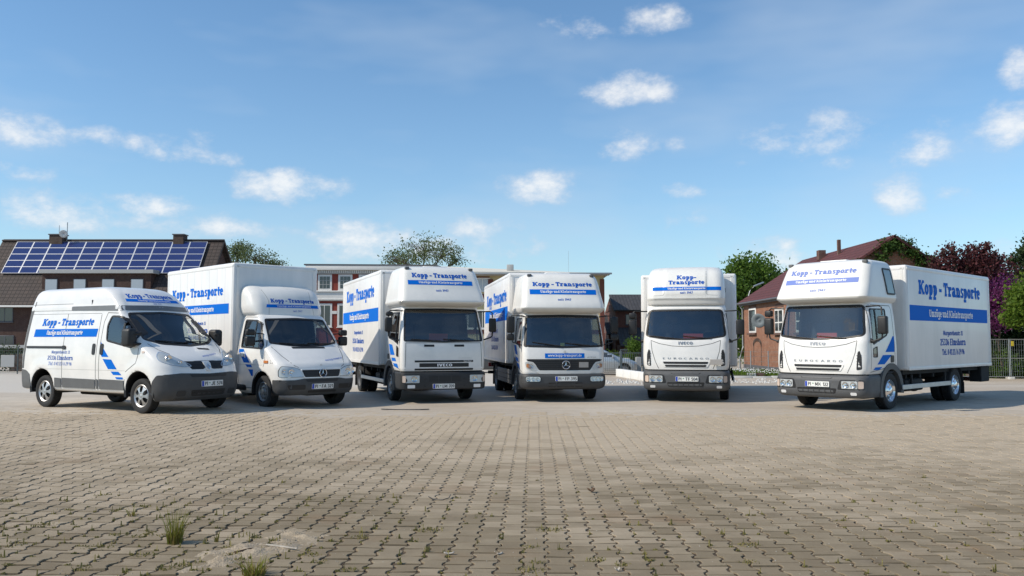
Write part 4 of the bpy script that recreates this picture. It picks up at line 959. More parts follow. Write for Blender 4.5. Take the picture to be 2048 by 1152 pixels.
def truck_five():
    r = empty('box_truck', (4.35, 21.11, 0), -1.815)
    tag(r, 'white box truck with two-line lettering on its creased roof spoiler, facing out square', 'truck', 'moving trucks lined up on the yard')
    cab, tree, bu, bt = eurocab(r, 'PI TF 504')
    K = [(2.275, .93, -.5, .86, .2, .03, .10), (2.29, .985, -.5, .895, .22, .03, .10), (2.40, 1.02, -.5, .915, .22, .03, .10), (2.44, 1.045, -.5, .925, .24, .03, .10), (2.62, 1.01, -.5, .92, .25, .03, .10), (2.86, .92, -.5, .905, .26, .04, .10), (3.04, .80, -.5, .885, .28, .05, .10), (3.16, .64, -.5, .835, .3, .06, .10), (3.215, .46, -.49, .76, .3, .07, .09), (3.235, .25, -.46, .62, .28, .08, .08)]
    def crease(x, y, z):
        if x > .1 and z > 2.5: x += .022 * (1 if abs(y) < .48 else max(0, 1 - (abs(y) - .48) / .03)) * min(1, (z - 2.5) / .05)
        return (x, y, z)
    bm = loft(K, 40, nf=22, nc=7, ns=10, deform=crease); pt = bvh(bm); pod = obj('roof_spoiler', bm, 'podwhite', r, 32)
    pod_text(pod, pt, dict(c=.03, main=[('Kopp-', 2.895, .10, .46), ('Transporte', 2.775, .095, .84)], bar=(-.80, .80, 2.625, 2.71), uw=.88, seit=2.545, sw=.30))
    for s in (-1, 1): seam('crease', [(s * .487, 3.15), (s * .484, 2.56), (s * .52, 2.515), (s * .8, 2.50)], 'F', pt, pod, .01, 'creaseline', .002)
    boxo('spoiler_clip', (.3, .45, .90, .93, 2.6, 2.7), 'black', pod, .008, 1)
    b, tr = cargo_box(r, -.62, -6.0, 1.19, .78, 3.13)
    T = dict(m=(.105, .90, 2.5, .32), b=(1.9, 2.23), u=(.22, .785, 1.99, .16), l2=(.385, .635, 1.58, .105), l3=(.345, .675, 1.345, .155), l4=(.365, .655, 1.12, .135))
    box_text(b, tr, 'L', -.80, -5.8, T); box_text(b, tr, 'R', -.80, -5.8, T)
    chassis(r, 1.0, -6.0, 3.69, 1.16, .78, .93, .385, .22)
    S6 = [[(-.12, 1.53), (-.185, 1.53), (-.165, 1.20), (.29, 1.20)], [(.42, 1.14), (-.02, 1.14), (.33, .95), (.68, .95)], [(.77, .895), (.42, .895), (.58, .84), (.86, .84)]]
    stripe_set(cab, tree, 'L', S6); stripe_set(cab, tree, 'R', S6)
    boxo('dash_sign', (.82, .835, -.06, .40, 1.45, 1.60), 'redcloth', r, .004, 1)
    boxo('hazard_flap', (1.305, 1.318, .56, .84, .88, 1.005), 'flapgrey', r, .004, 1)
    return r
mat('creaseline', (.42, .42, .39), .6); mat('flapgrey', (.36, .34, .32), .6)

# ------------------------------------------------------------------ flat-fronted older truck
def truck_three():
    r = empty('box_truck', (-2.0, 20.83, 0), -1.208)
    tag(r, 'white box truck with flat square front, slotted grille and cream roof pod', 'truck', 'moving trucks lined up on the yard')
    K = [(.74, 1.24, -.34, .98, .10, .04, .05), (.80, 1.255, -.34, 1.0, .10, .04, .05), (1.15, 1.25, -.34, 1.01, .10, .04, .05), (1.42, 1.225, -.34, 1.005, .10, .04, .05), (1.8, 1.10, -.34, .975, .10, .05, .05), (2.15, .97, -.34, .93, .10, .05, .05), (2.235, .93, -.34, .915, .10, .06, .05), (2.27, .87, -.32, .87, .10, .06, .05), (2.28, .75, -.26, .8, .10, .06, .04)]
    bm = loft(K, 28, nf=10, nc=6, ns=16); tree = bvh(bm)
    ws = rnd([(-.945, 1.42), (0, 1.40), (.945, 1.42), (.875, 2.17), (0, 2.185), (-.875, 2.17)], .05, 3)
    dw = rnd([(-.14, 1.50), (.40, 1.44), (.90, 1.34), (.90, 1.62), (.80, 2.10), (-.14, 2.10)], .05, 3); lw = rnd([(.72, 1.08), (.94, 1.06), (.94, 1.26), (.72, 1.32)], .02, 2)
    cut(bm, ws, 'F', .5)
    for s in ('L', 'R'): cut(bm, dw, s, .5); cut(bm, lw, s, .5); cut(bm, disc(0, .385, .53), s, .5)
    cab = obj('cab', bm, ('white', 'interior'), r, 30); shellmod(cab, .035)
    wsg = window('windscreen', ws, 'F', tree, 'screen', cab, .03); wipers(wsg, tree, ((-.78, 1.47, -.1, 1.43), (-.02, 1.47, .66, 1.43)))
    for s in ('L', 'R'):
        sg = 1 if s == 'L' else -1
        g = window('door_window', dw, s, tree, 'sideglass', cab, .02); window('lower_window', lw, s, tree, 'sideglass', cab, .012)
        patch('window_divider', [(.60, 1.42), (.635, 1.41), (.635, 2.09), (.60, 2.09)], s, tree, 'black', g, .006, .1, .012)
        seam('door_gap', [(1.02, .78), (1.02, 1.42), (.88, 2.17), (-.2, 2.17), (-.24, 2.1), (-.24, .92), (1.02, .78)], s, tree, cab)
        patch('door_handle', rnd([(-.18, 1.0), (-.02, 1.0), (-.02, 1.12), (-.18, 1.12)], .02, 2), s, tree, 'black', cab, .012, .1, .02)
        seam('flap_gap', [(sg * .90, 1.38), (sg * .92, .78)], 'F', tree, cab, .012)
        patch('wind_deflector', rnd([(sg * .955, 1.30), (sg * .985, 1.28), (sg * .985, .82), (sg * .965, .82)], .01, 2), 'F', tree, 'darkgrey', cab, .006, .1, .01) if 0 else None
        patch('air_slot', rnd([(sg * .24, 1.345), (sg * .48, 1.345), (sg * .48, 1.295), (sg * .24, 1.295)], .008, 2), 'F', tree, 'black', cab, .004, .1)
    seam('flap_gap', [(-.90, 1.385), (.90, 1.385)], 'F', tree, cab, .012)
    for (z0, z1, w) in ((.94, .985, .70), (.83, .92, .59), (.755, .80, .70)):
        patch('grille_slot', rnd([(-w, z0), (w, z0), (w, z1), (-w, z1)], .008, 2), 'F', tree, 'black', cab, .004, .1)
    lettering('IVECO', 'F', tree, (0, .842), .066, .37, 'textwhite', cab, 'c', t=.27, slab=False, off=.012)
    lettering('tector', 'F', tree, (.46, .95), .03, .2, 'textwhite', cab, t=.2, slab=False, off=.008, shear=.2)
    lettering('EUROCARGO', 'F', tree, (.34, 1.02), .026, .34, 'fadebadge', cab, t=.18, slab=False, off=.004)
    cab_inside(r, 1.08, .8, 1.16, .95, -.3, 1.40, .55)
    boxo('dash_sign', (.80, .815, -.25, .2, 1.43, 1.60), 'redcloth', r, .004, 1)
    Kb = [(.31, 1.25, .50, .97, .12, .05, .06), (.34, 1.30, .50, 1.01, .12, .05, .06), (.55, 1.31, .50, 1.02, .12, .05, .06), (.69, 1.30, .50, 1.02, .12, .05, .06), (.715, 1.27, .50, 1.0, .12, .05, .06)]
    bb = loft(Kb, 12, nf=10, nc=6, ns=5); bt = bvh(bb); bu = obj('bumper', bb, 'darkbumper', r, 30)
    for a, b in ((-.38, -.16), (-.14, .14), (.16, .38)): patch('bumper_inlet', rnd([(a, .50), (b, .50), (b, .63), (a, .63)], .012, 2), 'F', bt, 'black', bu, .003, .1)
    for s in (-1, 1):
        L = lambda pts: [(s * a, b) for a, b in pts]
        lamp('headlight', rnd(L([(.60, .475), (.955, .475), (.955, .645), (.60, .645)]), .02, 3), 'F', bt, bu, [(s * .72, .56, .07)])
        patch('indicator', rnd(L([(.92, .485), (.985, .485), (.985, .635), (.92, .635)]), .012, 2), 'F', bt, 'lampamber', bu, .03, .05, .01)
        patch('fog_lamp', rnd(L([(.70, .355), (.87, .355), (.87, .43), (.70, .43)]), .012, 2), 'F', bt, 'reflector', bu, .006, .1, .01)
        for zz in (.56, .40):
            bm = bmesh.new(); lathe(bm, [(0, .022), (.004, .02), (.004, .001)], 12, 'x'); o = obj('bolt_cap', bm, 'black', bu); o.location = onto(bt, 'F', (s * .47, zz), .001)
        boxo('step_side', (.44, 1.05, min(s * .90, s * .985), max(s * .90, s * .985), .33, .755), 'black', bu, .01, 1)
        truck_arm(r, s, .95, 2.12, 1.60, 1.26, 1.98, 1.64, .91, .99, 1.0)
        mirror_box(r, 1.0, s * 1.26, 1.64, 1.97, .17, .11)
        mirror_box(r, 1.0, s * 1.24, 2.0, 2.1, .17, .10, 'wide_angle_mirror') if s < 0 else None
        wheel(r, 0, s * .885, .385, .22, 'steel', .235)
    plate(bu, 'PI LM 709', 'F', bt, -.03, .395)
    arches(r, .95, .385, 1.02)
    K = [(2.225, 1.04, -.40, .90, .2, .08, .08), (2.25, 1.12, -.42, .97, .2, .08, .08), (2.31, 1.24, -.43, 1.03, .18, .08, .08), (2.345, 1.26, -.43, 1.045, .17, .08, .08), (2.385, 1.245, -.43, 1.035, .17, .08, .08), (2.65, 1.10, -.42, .995, .18, .08, .08), (2.9, .97, -.40, .955, .18, .08, .08), (3.06, .87, -.37, .92, .18, .1, .08), (3.14, .78, -.34, .875, .18, .12, .08), (3.18, .65, -.28, .79, .18, .14, .08), (3.195, .5, -.18, .68, .16, .14, .07)]
    pod, pt = pod_sleeper(r, K)
    pod_text(pod, pt, dict(c=-.03, main=[('Kopp - Transporte', 2.91, .11, 1.34)], bar=(-.78, .78, 2.735, 2.84), uw=1.06, seit=2.575, sw=.30))
    pod_lamps(pod, pt, .78, 3.10); boxo('roof_hatch', (.0, .45, -.3, .3, 3.18, 3.22), 'podwhite', pod, .02, 2)
    b, tr = cargo_box(r, -.61, -5.98, 1.13, .83, 3.19)
    T = dict(m=(.12, .885, 2.55, .33), b=(1.92, 2.26), u=(.22, .76, 2.02, .16), l2=(.365, .605, 1.61, .095), l3=(.32, .635, 1.36, .135), l4=(.33, .62, 1.13, .12))
    box_text(b, tr, 'R', -.68, -5.9, T); box_text(b, tr, 'L', -.68, -5.9, T)
    chassis(r, 1.0, -5.98, 3.85, 1.10, .83, .95, .385, .22, gz=(.41, .50))
    S3 = [[(-.06, 1.36), (.29, 1.34), (.56, 1.10), (.11, 1.10)], [(.21, 1.035), (.62, 1.035), (.72, .955), (.30, .955)], [(.38, .905), (.80, .905), (.93, .80), (.50, .84)]]
    stripe_set(cab, tree, 'R', S3); stripe_set(cab, tree, 'L', S3)
    return r

# ------------------------------------------------------------------ truck with the web address under its windscreen
def star(name, r, c, parent, m='chrome'):
    bm = bmesh.new()
    tube(bm, [(0, r * cos(k * pi / 16), r * sin(k * pi / 16)) for k in range(33)], r * .10, 6, False)
    for k in range(3):
        a = pi / 2 + k * 2 * pi / 3; d = Vector((0, cos(a), sin(a))); n = Vector((0, -sin(a), cos(a)))
        vs = [bm.verts.new(p) for p in (n * r * .15 + Vector((-.002, 0, 0)), d * r, -n * r * .15 + Vector((-.002, 0, 0)), Vector((r * .12, 0, 0)))]
        bm.faces.new((vs[0], vs[1], vs[3])); bm.faces.new((vs[1], vs[2], vs[3])); bm.faces.new((vs[0], vs[3], vs[2]))
    o = obj(name, bm, m, parent, 20); o.location = c; return o
def truck_four():
    r = empty('box_truck', (1.056, 21.105, 0), -1.427)
    tag(r, 'white box truck with web address under its windscreen and black starred grille', 'truck', 'moving trucks lined up on the yard')
    K = [(.62, 1.22, -.38, .95, .16, .04, .09), (.70, 1.25, -.38, .975, .16, .04, .09), (1.0, 1.25, -.38, .985, .16, .04, .09), (1.28, 1.215, -.38, .985, .16, .04, .09), (1.6, 1.13, -.38, .965, .15, .05, .09), (2.0, 1.0, -.38, .925, .15, .05, .09), (2.10, .955, -.38, .91, .15, .06, .09), (2.135, .88, -.36, .865, .14, .06, .08), (2.145, .76, -.30, .79, .13, .06, .07)]
    bm = loft(K, 30, nf=12, nc=6, ns=16); tree = bvh(bm)
    ws = rnd([(-.95, 1.29), (0, 1.265), (.95, 1.29), (.885, 2.03), (0, 2.045), (-.885, 2.03)], .05, 3)
    dw = rnd([(-.10, 1.38), (.42, 1.33), (.86, 1.24), (.86, 1.52), (.78, 1.98), (-.10, 1.98)], .05, 3)
    cut(bm, ws, 'F', .5)
    for s in ('L', 'R'): cut(bm, dw, s, .5); cut(bm, disc(0, .385, .53), s, .5)
    cab = obj('cab', bm, ('white', 'interior'), r, 30); shellmod(cab, .035)
    wsg = window('windscreen', ws, 'F', tree, 'screen', cab, .045); wipers(wsg, tree, ((-.75, 1.40, -.1, 1.31), (.02, 1.38, .72, 1.31)))
    for s in ('L', 'R'):
        sg = 1 if s == 'L' else -1
        window('door_window', dw, s, tree, 'sideglass', cab, .02)
        seam('door_gap', [(.97, .70), (.97, 1.28), (.84, 2.04), (-.16, 2.04), (-.2, 1.9), (-.2, .92), (.97, .70)], s, tree, cab)
        patch('door_handle', rnd([(-.14, .93), (.02, .93), (.02, 1.02), (-.14, 1.02)], .02, 2), s, tree, 'black', cab, .012, .1, .02)
        lamp('headlight', rnd([(sg * .93, .925), (sg * .90, .94), (sg * .78, .93), (sg * .70, .87), (sg * .645, .765), (sg * .76, .76), (sg * .91, .80)], .03, 3), 'F', tree, cab, [(sg * .80, .85, .05)], frame='white')
        patch('indicator', rnd([(sg * .80, .79), (sg * .90, .815), (sg * .90, .90), (sg * .84, .90)], .02, 2), 'F', tree, 'amberlamp', cab, .018, .05)
    patch('grille', rnd([(-.90, 1.005), (.90, 1.005), (.88, .96), (.74, .935), (.60, .745), (-.60, .745), (-.74, .935), (-.88, .96)], .02, 2), 'F', tree, 'black', cab, .004, .07, .01)
    for k in range(5):
        z = .775 + k * .047; w = .60 + k * .03; patch('grille_bar', [(-w, z), (w, z), (w, z + .012), (-w, z + .012)], 'F', tree, 'darkgrey', cab, .012, .1, .01)
    star('star_badge', .092, onto(tree, 'F', (0.02, .872), .03), cab)
    patch('stripe', [(-.47, 1.03), (.47, 1.03), (.47, 1.14), (-.47, 1.14)], 'F', tree, 'blue', cab, .004, .1)
    lettering('www.kopp-transport.de', 'F', tree, (0, 1.065), .055, .80, 'textwhite', cab, 'c', t=.19, off=.0075)
    star('round_badge', .026, onto(tree, 'F', (0.0, 1.175), .012), cab, 'badge')
    lettering('ATEGO', 'F', tree, (.53, 1.03), .03, .22, 'badge', cab, t=.16, slab=False, off=.006, shear=.3)
    patch('grille_plate', [(.335, .81), (.56, .81), (.56, .935), (.335, .935)], 'F', tree, 'flapgrey', cab, .022, 1, .015)
    cab_inside(r, 1.06, .75, 1.05, .93, -.3, 1.28, .55)
    boxo('dash_card', (.86, .87, -.03, .07, 1.30, 1.38), 'yellow', r, .002, 1)
    Kb = [(.30, 1.20, .50, .90, .2, .05, .10), (.34, 1.28, .50, .98, .22, .05, .10), (.46, 1.325, .50, 1.01, .22, .05, .10), (.60, 1.32, .50, 1.005, .22, .05, .10), (.655, 1.28, .50, .985, .2, .05, .10), (.67, 1.22, .50, .95, .2, .05, .10)]
    bb = loft(Kb, 14, nf=12, nc=6, ns=5); bt = bvh(bb); bu = obj('bumper', bb, 'midbumper', r, 30)
    patch('lower_grille_lip', rnd([(-.66, .735), (.66, .735), (.62, .665), (-.62, .665)], .02, 2), 'F', tree, 'white', cab, .03, .1, .04)
    boxo('valance', (.4, 1.10, -.92, .92, .60, .69), 'black', bu, .01, 1)
    for a, b in ((-.40, -.23), (-.20, .20), (.23, .40)): patch('bumper_inlet', rnd([(a, .365), (b, .365), (b, .465), (a, .465)], .012, 2), 'F', bt, 'black', bu, .003, .1)
    for s in (-1, 1):
        L = lambda pts: [(s * a, b) for a, b in pts]
        lamp('fog_lamp', rnd(L([(.59, .49), (.92, .49), (.92, .60), (.59, .60)]), .045, 4), 'F', bt, bu, [(s * .66, .545, .042), (s * .76, .545, .042), (s * .86, .545, .042)])
        boxo('step_side', (.44, 1.05, min(s * .88, s * .96), max(s * .88, s * .96), .33, .66), 'black', bu, .01, 1)
        tubeo('mirror_arm', [(.93, s * .90, 2.0), (1.0, s * 1.05, 2.02), (1.02, s * 1.22, 2.02), (1.02, s * 1.23, 1.6), (1.02, s * 1.20, 1.40), (.98, s * .98, 1.33)], .016, 'black', r, 6)
        mirror_box(r, 1.02, s * 1.245, 1.62, 2.0, .18, .12); mirror_box(r, 1.02, s * 1.25, 1.44, 1.59, .18, .11, 'wide_angle_mirror')
        wheel(r, 0, s * .875, .385, .22, 'steel', .235)
    plate(bu, 'PI FP 395', 'F', bt, .015, .555)
    arches(r, .95, .385, .995)
    K = [(2.075, 1.06, -.46, .88, .2, .08, .09), (2.10, 1.13, -.47, .95, .2, .08, .09), (2.17, 1.235, -.48, 1.0, .18, .08, .09), (2.205, 1.255, -.48, 1.01, .17, .08, .09), (2.245, 1.245, -.48, 1.0, .17, .08, .09), (2.5, 1.10, -.47, .965, .18, .08, .09), (2.76, .97, -.45, .93, .18, .08, .09), (2.93, .87, -.42, .895, .18, .1, .09), (3.01, .78, -.38, .85, .18, .12, .09), (3.05, .65, -.32, .77, .18, .14, .08), (3.065, .5, -.22, .66, .16, .14, .07)]
    pod, pt = pod_sleeper(r, K)
    pod_text(pod, pt, dict(c=.01, main=[('Kopp - Transporte', 2.725, .10, 1.44)], bar=(-.80, .80, 2.525, 2.645), uw=1.10, seit=2.375, sw=.32))
    pod_lamps(pod, pt, .76, 2.96); boxo('roof_hatch', (-.05, .42, -.3, .3, 3.05, 3.10), 'podwhite', pod, .02, 2)
    b, tr = cargo_box(r, -.53, -6.04, 1.08, .86, 3.15)
    T = dict(m=(.10, .95, 2.45, .33), b=(1.96, 2.31), u=(.24, .80, 2.06, .16), l2=(.365, .605, 1.66, .095), l3=(.32, .635, 1.41, .135), l4=(.33, .62, 1.18, .12))
    box_text(b, tr, 'R', -.62, -5.75, T); box_text(b, tr, 'L', -.62, -5.75, T)
    chassis(r, 1.0, -6.04, 3.76, 1.06, .86, .94, .385, .22, guard=False)
    for s in (-1, 1):
        y = s * 1.02; boxo('side_skirt', (-3.2, -.5, min(y, y - s * .03), max(y, y - s * .03), .34, .70), 'greyplastic', r, .01, 1)
        for z in (.46, .58): boxo('skirt_rib', (-3.18, -.52, min(y + s * .006, y - s * .006), max(y + s * .006, y - s * .006), z - .012, z + .012), 'darkgrey', r, .003, 1)
    S4 = [[(-.18, 1.33), (.14, 1.33), (.40, 1.08), (.02, 1.12)], [(.06, 1.06), (.44, 1.02), (.56, .92), (.12, .96)], [(.16, .92), (.60, .88), (.72, .76), (.50, .80)]]
    stripe_set(cab, tree, 'R', S4); stripe_set(cab, tree, 'L', S4)
    return r
mat('amberlamp', (.55, .22, .08), .3)
# ------------------------------------------------------------------ high-roofed panel van
def van_one():
    r = empty('panel_van', (-6.57, 16.95, .06), -.527)
    tag(r, 'white high-roofed panel van with grey lower bumper and silver wheel covers', 'van')
    K = [(.24, .70, -3.84, .86, .30, .06, .16), (.30, .78, -3.88, .90, .34, .08, .18), (.50, .835, -3.90, .935, .36, .08, .19), (.70, .835, -3.90, .945, .37, .08, .20), (.80, .80, -3.90, .948, .37, .08, .20), (.90, .755, -3.90, .95, .36, .08, .20), (1.00, .67, -3.90, .948, .34, .08, .20), (1.08, .56, -3.90, .945, .30, .08, .19), (1.17, .41, -3.89, .938, .25, .08, .19), (1.26, .25, -3.89, .93, .20, .08, .19), (1.33, .14, -3.885, .922, .17, .08, .19), (1.6, -.20, -3.87, .885, .13, .08, .17), (1.92, -.60, -3.845, .832, .12, .08, .15),
         (1.99, -.66, -3.84, .82, .13, .08, .15), (2.06, -.70, -3.835, .815, .14, .08, .15), (2.10, -.74, -3.83, .80, .15, .08, .15), (2.22, -.88, -3.81, .775, .16, .09, .16), (2.36, -1.08, -3.78, .725, .2, .10, .16), (2.43, -1.24, -3.74, .67, .22, .12, .16), (2.465, -1.42, -3.68, .58, .22, .14, .15), (2.48, -1.7, -3.58, .45, .2, .16, .12)]
    def flare(x, y, z):
        # flared sills at the wheels and a soft shoulder line
        s = 1 if y > 0 else -1
        if abs(y) > .80 and z < 1.15:
            for cx in (0, -3.1):
                d = math.hypot(x - cx, z - .42)
                if d < .62: y += s * .022 * max(0, 1 - abs(d - .44) / .2)
        if x < .36 and z < .42: z = .42 - (.42 - z) * .35
        return (x, y, z)
    bm = loft(K, 70, flare, nf=12, nc=9, ns=44); tree = bvh(bm)
    ws = rnd([(-.81, 1.40), (-.55, 1.305), (0, 1.265), (.55, 1.305), (.81, 1.40), (.745, 1.86), (.70, 1.925), (0, 1.955), (-.70, 1.925), (-.745, 1.86)], .04, 2)
    dw = rnd([(-1.07, 1.37), (-.28, 1.235), (-.16, 1.30), (-.17, 1.50), (-.56, 1.80), (-.72, 1.86), (-1.02, 1.87), (-1.11, 1.68)], .06, 3)
    cut(bm, ws, 'F', -1.0)
    for s in ('L', 'R'):
        cut(bm, dw, s, .4)
        for cx in (0, -3.1): cut(bm, disc(cx, .40, .405, 22), s, .4)
    for f in bm.faces:
        c = f.calc_center_median()
        if c.z < .34 and c.x > .36: f.material_index = 2
    bd = obj('body', bm, ('white', 'interior', 'bumper', 'interior'), r, 28); shellmod(bd, .03)
    wsg = window('windscreen', ws, 'F', tree, 'clearscreen', bd, .035)
    wipers(wsg, tree, ((-.62, 1.38, .02, 1.33), (.0, 1.36, .6, 1.35)))
    for s in (-1, 1):
        sd = 'L' if s > 0 else 'R'
        g = window('door_window', dw, sd, tree, 'sideglass', bd, .03)
        patch('window_divider', [(-.60, 1.30), (-.555, 1.29), (-.555, 1.80), (-.60, 1.82)], sd, tree, 'black', g, .004, .1, .012)
        seam('door_gap', [(-1.15, 1.93), (-1.22, 1.75), (-1.24, 1.3), (-1.24, .48)], sd, tree, bd)
        seam('door_gap', [(-1.15, 1.93), (-.66, 1.91), (-.14, 1.52), (-.05, 1.35), (-.06, 1.1), (-.10, .95), (-.40, .78)], sd, tree, bd)
        seam('door_gap', [(-.42, .64), (-.44, .48)], sd, tree, bd)
        seam('door_gap', [(-2.45, 1.92), (-2.45, .48)], sd, tree, bd); seam('door_gap', [(-1.34, 1.90), (-1.34, .48)], sd, tree, bd); seam('door_gap', [(-3.70, 1.93), (-1.34, 1.92)], sd, tree, bd, .007)
        seam('roof_joint', [(-3.80, 2.13), (-2.36, 2.13)], sd, tree, bd, .008); seam('roof_joint', [(-3.80, 2.0), (-1.3, 1.985), (-.9, 1.985)], sd, tree, bd, .008)
        seam('body_crease', [(-3.0, .80), (-.42, .80)], sd, tree, bd, .006, 'creaseline')
        patch('roof_trim', rnd([(-2.36, 1.99), (-.78, 1.965), (-.74, 2.06), (-1.0, 2.075), (-2.36, 2.075)], .02, 2), sd, tree, 'vantrim', bd, .008, .12, .01)
        patch('sliding_rail', rnd([(-3.72, 1.22), (-2.42, 1.22), (-2.38, 1.245), (-2.42, 1.265), (-3.72, 1.265)], .01, 2), sd, tree, 'black', bd, .012, .2, .014)
        patch('rail_catch', rnd([(-2.46, 1.205), (-2.36, 1.205), (-2.34, 1.245), (-2.38, 1.28), (-2.46, 1.275)], .02, 2), sd, tree, 'black', bd, .022, .2, .02)
        for x in (-1.43, -1.17): patch('door_handle', rnd([(x - .045, 1.10), (x + .045, 1.10), (x + .045, 1.32), (x - .045, 1.32)], .042, 4), sd, tree, 'black', bd, .012, .1, .014)
        for a, b in ((-2.66, -2.47), (-2.43, -1.36), (-1.32, -1.26), (-1.22, -.44)): patch('sill_trim', rnd([(a, .43), (b, .43), (b, .615), (a, .625)], .012, 2), sd, tree, 'greyplastic', bd, .014, .15, .016)
        patch('rear_bumper_side', rnd([(-3.86, .30), (-3.53, .30), (-3.51, .50), (-3.55, .68), (-3.70, .76), (-3.86, .78)], .02, 2), sd, tree, 'greyplastic', bd, .012, .1, .016)
        patch('rear_trim', rnd([(-3.84, .80), (-3.78, .80), (-3.70, 1.9), (-3.66, 2.2), (-3.78, 2.2)], .01, 2), sd, tree, 'greyplastic', bd, .004, .2, .01)
        patch('indicator', rnd([(.06, 1.14), (.13, 1.145), (.12, 1.185), (.06, 1.18)], .012, 2), sd, tree, 'lampamber', bd, .008, .1, .01)
        # mirror
        bm = bmesh.new(); box(bm, -.16, .10, -.09, .11, -.18, .17, .06, 4); o = obj('mirror', bm, 'black', bd); o.location = (-.21, s * 1.02, 1.44)
        tubeo('mirror_arm', [(-.08, s * .86, 1.52), (-.13, s * 1.0, 1.50)], [.034, .026], 'black', bd, 8); tubeo('mirror_arm', [(-.06, s * .88, 1.30), (-.13, s * 1.0, 1.33)], [.034, .026], 'black', bd, 8)
        # head lamps wrap from the front to the wings
        hl = rnd([(s * .87, .99), (s * .86, 1.09), (s * .76, 1.17), (s * .66, 1.13), (s * .50, 1.0), (s * .34, .895), (s * .52, .885), (s * .74, .93)], .04, 3)
        lamp('headlight', hl, 'F', tree, bd, [(s * .72, 1.03, .075), (s * .55, .955, .045)], frame='lamprim', fr=.01)
        patch('wheel_arch_liner', disc(0, .40, .41), sd, tree, 'black', bd, -.30, .2) if 0 else None
        for cx in (0, -3.1):
            vs = []; fs = []
            for k in range(19):
                a = radians(-14 + 208 * k / 18)
                for (R, y) in ((.395, .50), (.395, .935), (.43, .955)): vs.append((cx + R * cos(a), s * y, .40 + R * sin(a)))
                if k:
                    for j in range(2): fs.append((3 * k - 3 + j, 3 * k - 2 + j, 3 * k + 1 + j, 3 * k + j))
            fs.append([3 * k for k in range(19)])
            pydata('wheel_housing', [v for v in vs], fs, 'black', bd, 40)
            wheel(r, cx, s * .80, .33, .205, 'cover', .215)
    # roof cap trim above the windscreen
    patch('roof_trim', rnd([(-.79, 1.975), (0, 1.985), (.79, 1.975), (.775, 2.07), (0, 2.09), (-.775, 2.07)], .02, 2), 'F', tree, 'vantrim', bd, .008, .09, .01)
    # nose
    seam('bonnet_gap', [(-.80, 1.32), (-.72, 1.2), (-.60, 1.12)], 'F', tree, bd); seam('bonnet_gap', [(.80, 1.32), (.72, 1.2), (.60, 1.12)], 'F', tree, bd)
    seam('bonnet_gap', [(-.36, .975), (-.2, .99), (.2, .99), (.36, .975)], 'F', tree, bd, .006)
    for s in (-1, 1):
        gp = rnd([(s * .47, .985), (s * .085, .985), (s * .06, .86), (s * .12, .83), (s * .36, .83)], .015, 2)
        g = patch('grille', gp, 'F', tree, 'black', bd, .004, .06, .01)
        for k in range(3): patch('grille_bar', [(s * .10, .872 + k * .03), (s * .36, .872 + k * .03), (s * .36, .88 + k * .03), (s * .10, .88 + k * .03)], 'F', tree, 'darkgrey', g, .012, .1, .008)
    patch('badge_panel', rnd([(-.085, .965), (.085, .965), (.055, .80), (-.055, .80)], .02, 2), 'F', tree, 'white', bd, .02, .05, .02)
    dp = [(0, .945), (.045, .885), (0, .825), (-.045, .885)]
    dh = [(0, .915), (.02, .885), (0, .855), (-.02, .885)]
    patch('diamond_badge', dp, 'F', tree, 'chrome', bd, .034, .2, .012, hole=dh)
    patch('bonnet_vent', rnd([(.12, 1.205), (.40, 1.19), (.41, 1.225), (.11, 1.24)], .008, 2), 'F', tree, 'black', bd, .003, .1)
    # bumper: grey lower half, inlets
    bp = rnd([(-.925, .27), (-.6, .235), (0, .235), (.6, .235), (.925, .27), (.93, .62), (.89, .74), (.6, .765), (0, .745), (-.6, .765), (-.89, .74), (-.93, .62)], .03, 2)
    bu = patch('bumper', bp, 'F', tree, 'bumper', bd, .014, .06, .05)
    for s in ('L', 'R'): patch('bumper_side', rnd([(.36, .27), (.70, .27), (.70, .735), (.50, .73), (.40, .60)], .03, 2), s, tree, 'bumper', bu, .012, .06, .016)
    patch('bumper_inlet', rnd([(-.44, .74), (.44, .74), (.40, .685), (-.40, .685)], .02, 2), 'F', tree, 'black', bu, .018, .1)
    patch('bumper_inlet', rnd([(-.40, .44), (.40, .44), (.38, .325), (-.38, .325)], .02, 2), 'F', tree, 'black', bu, .018, .1)
    for k in range(3): patch('inlet_bar', [(-.39, .345 + k * .033), (.39, .345 + k * .033), (.39, .357 + k * .033), (-.39, .357 + k * .033)], 'F', tree, 'darkgrey', bu, .024, .1, .008)
    for s in (-1, 1):
        patch('fog_blank', rnd([(s * .50, .33), (s * .68, .33), (s * .68, .44), (s * .50, .44)], .04, 3), 'F', tree, 'darkgrey', bu, .02, .1, .01)
    plate(bu, 'PI JE 574', 'F', tree, .06, .555)
    # inside
    boxo('dashboard', (-.45, .02, -.80, .80, .90, 1.24), 'interior', r, .08, 3)
    for y in (-.5, .45): seatpart(r, -1.0, y, .75)
    steering(r, -.52, .42, 1.28)
    boxo('bulkhead', (-1.75, -1.72, -.80, .80, .4, 2.2), 'interior', r, .01, 1)
    boxo('floor', (-3.7, .5, -.80, .80, .36, .42), 'chassis', r, .01, 1)
    for cx in (0, -3.1): tubeo('axle', [(cx, -.72, .33), (cx, .72, .33)], .05, 'chassis', r, 8)
    boxo('exhaust', (-2.9, -.5, -.25, .1, .24, .36), 'chassis', r, .04, 2)
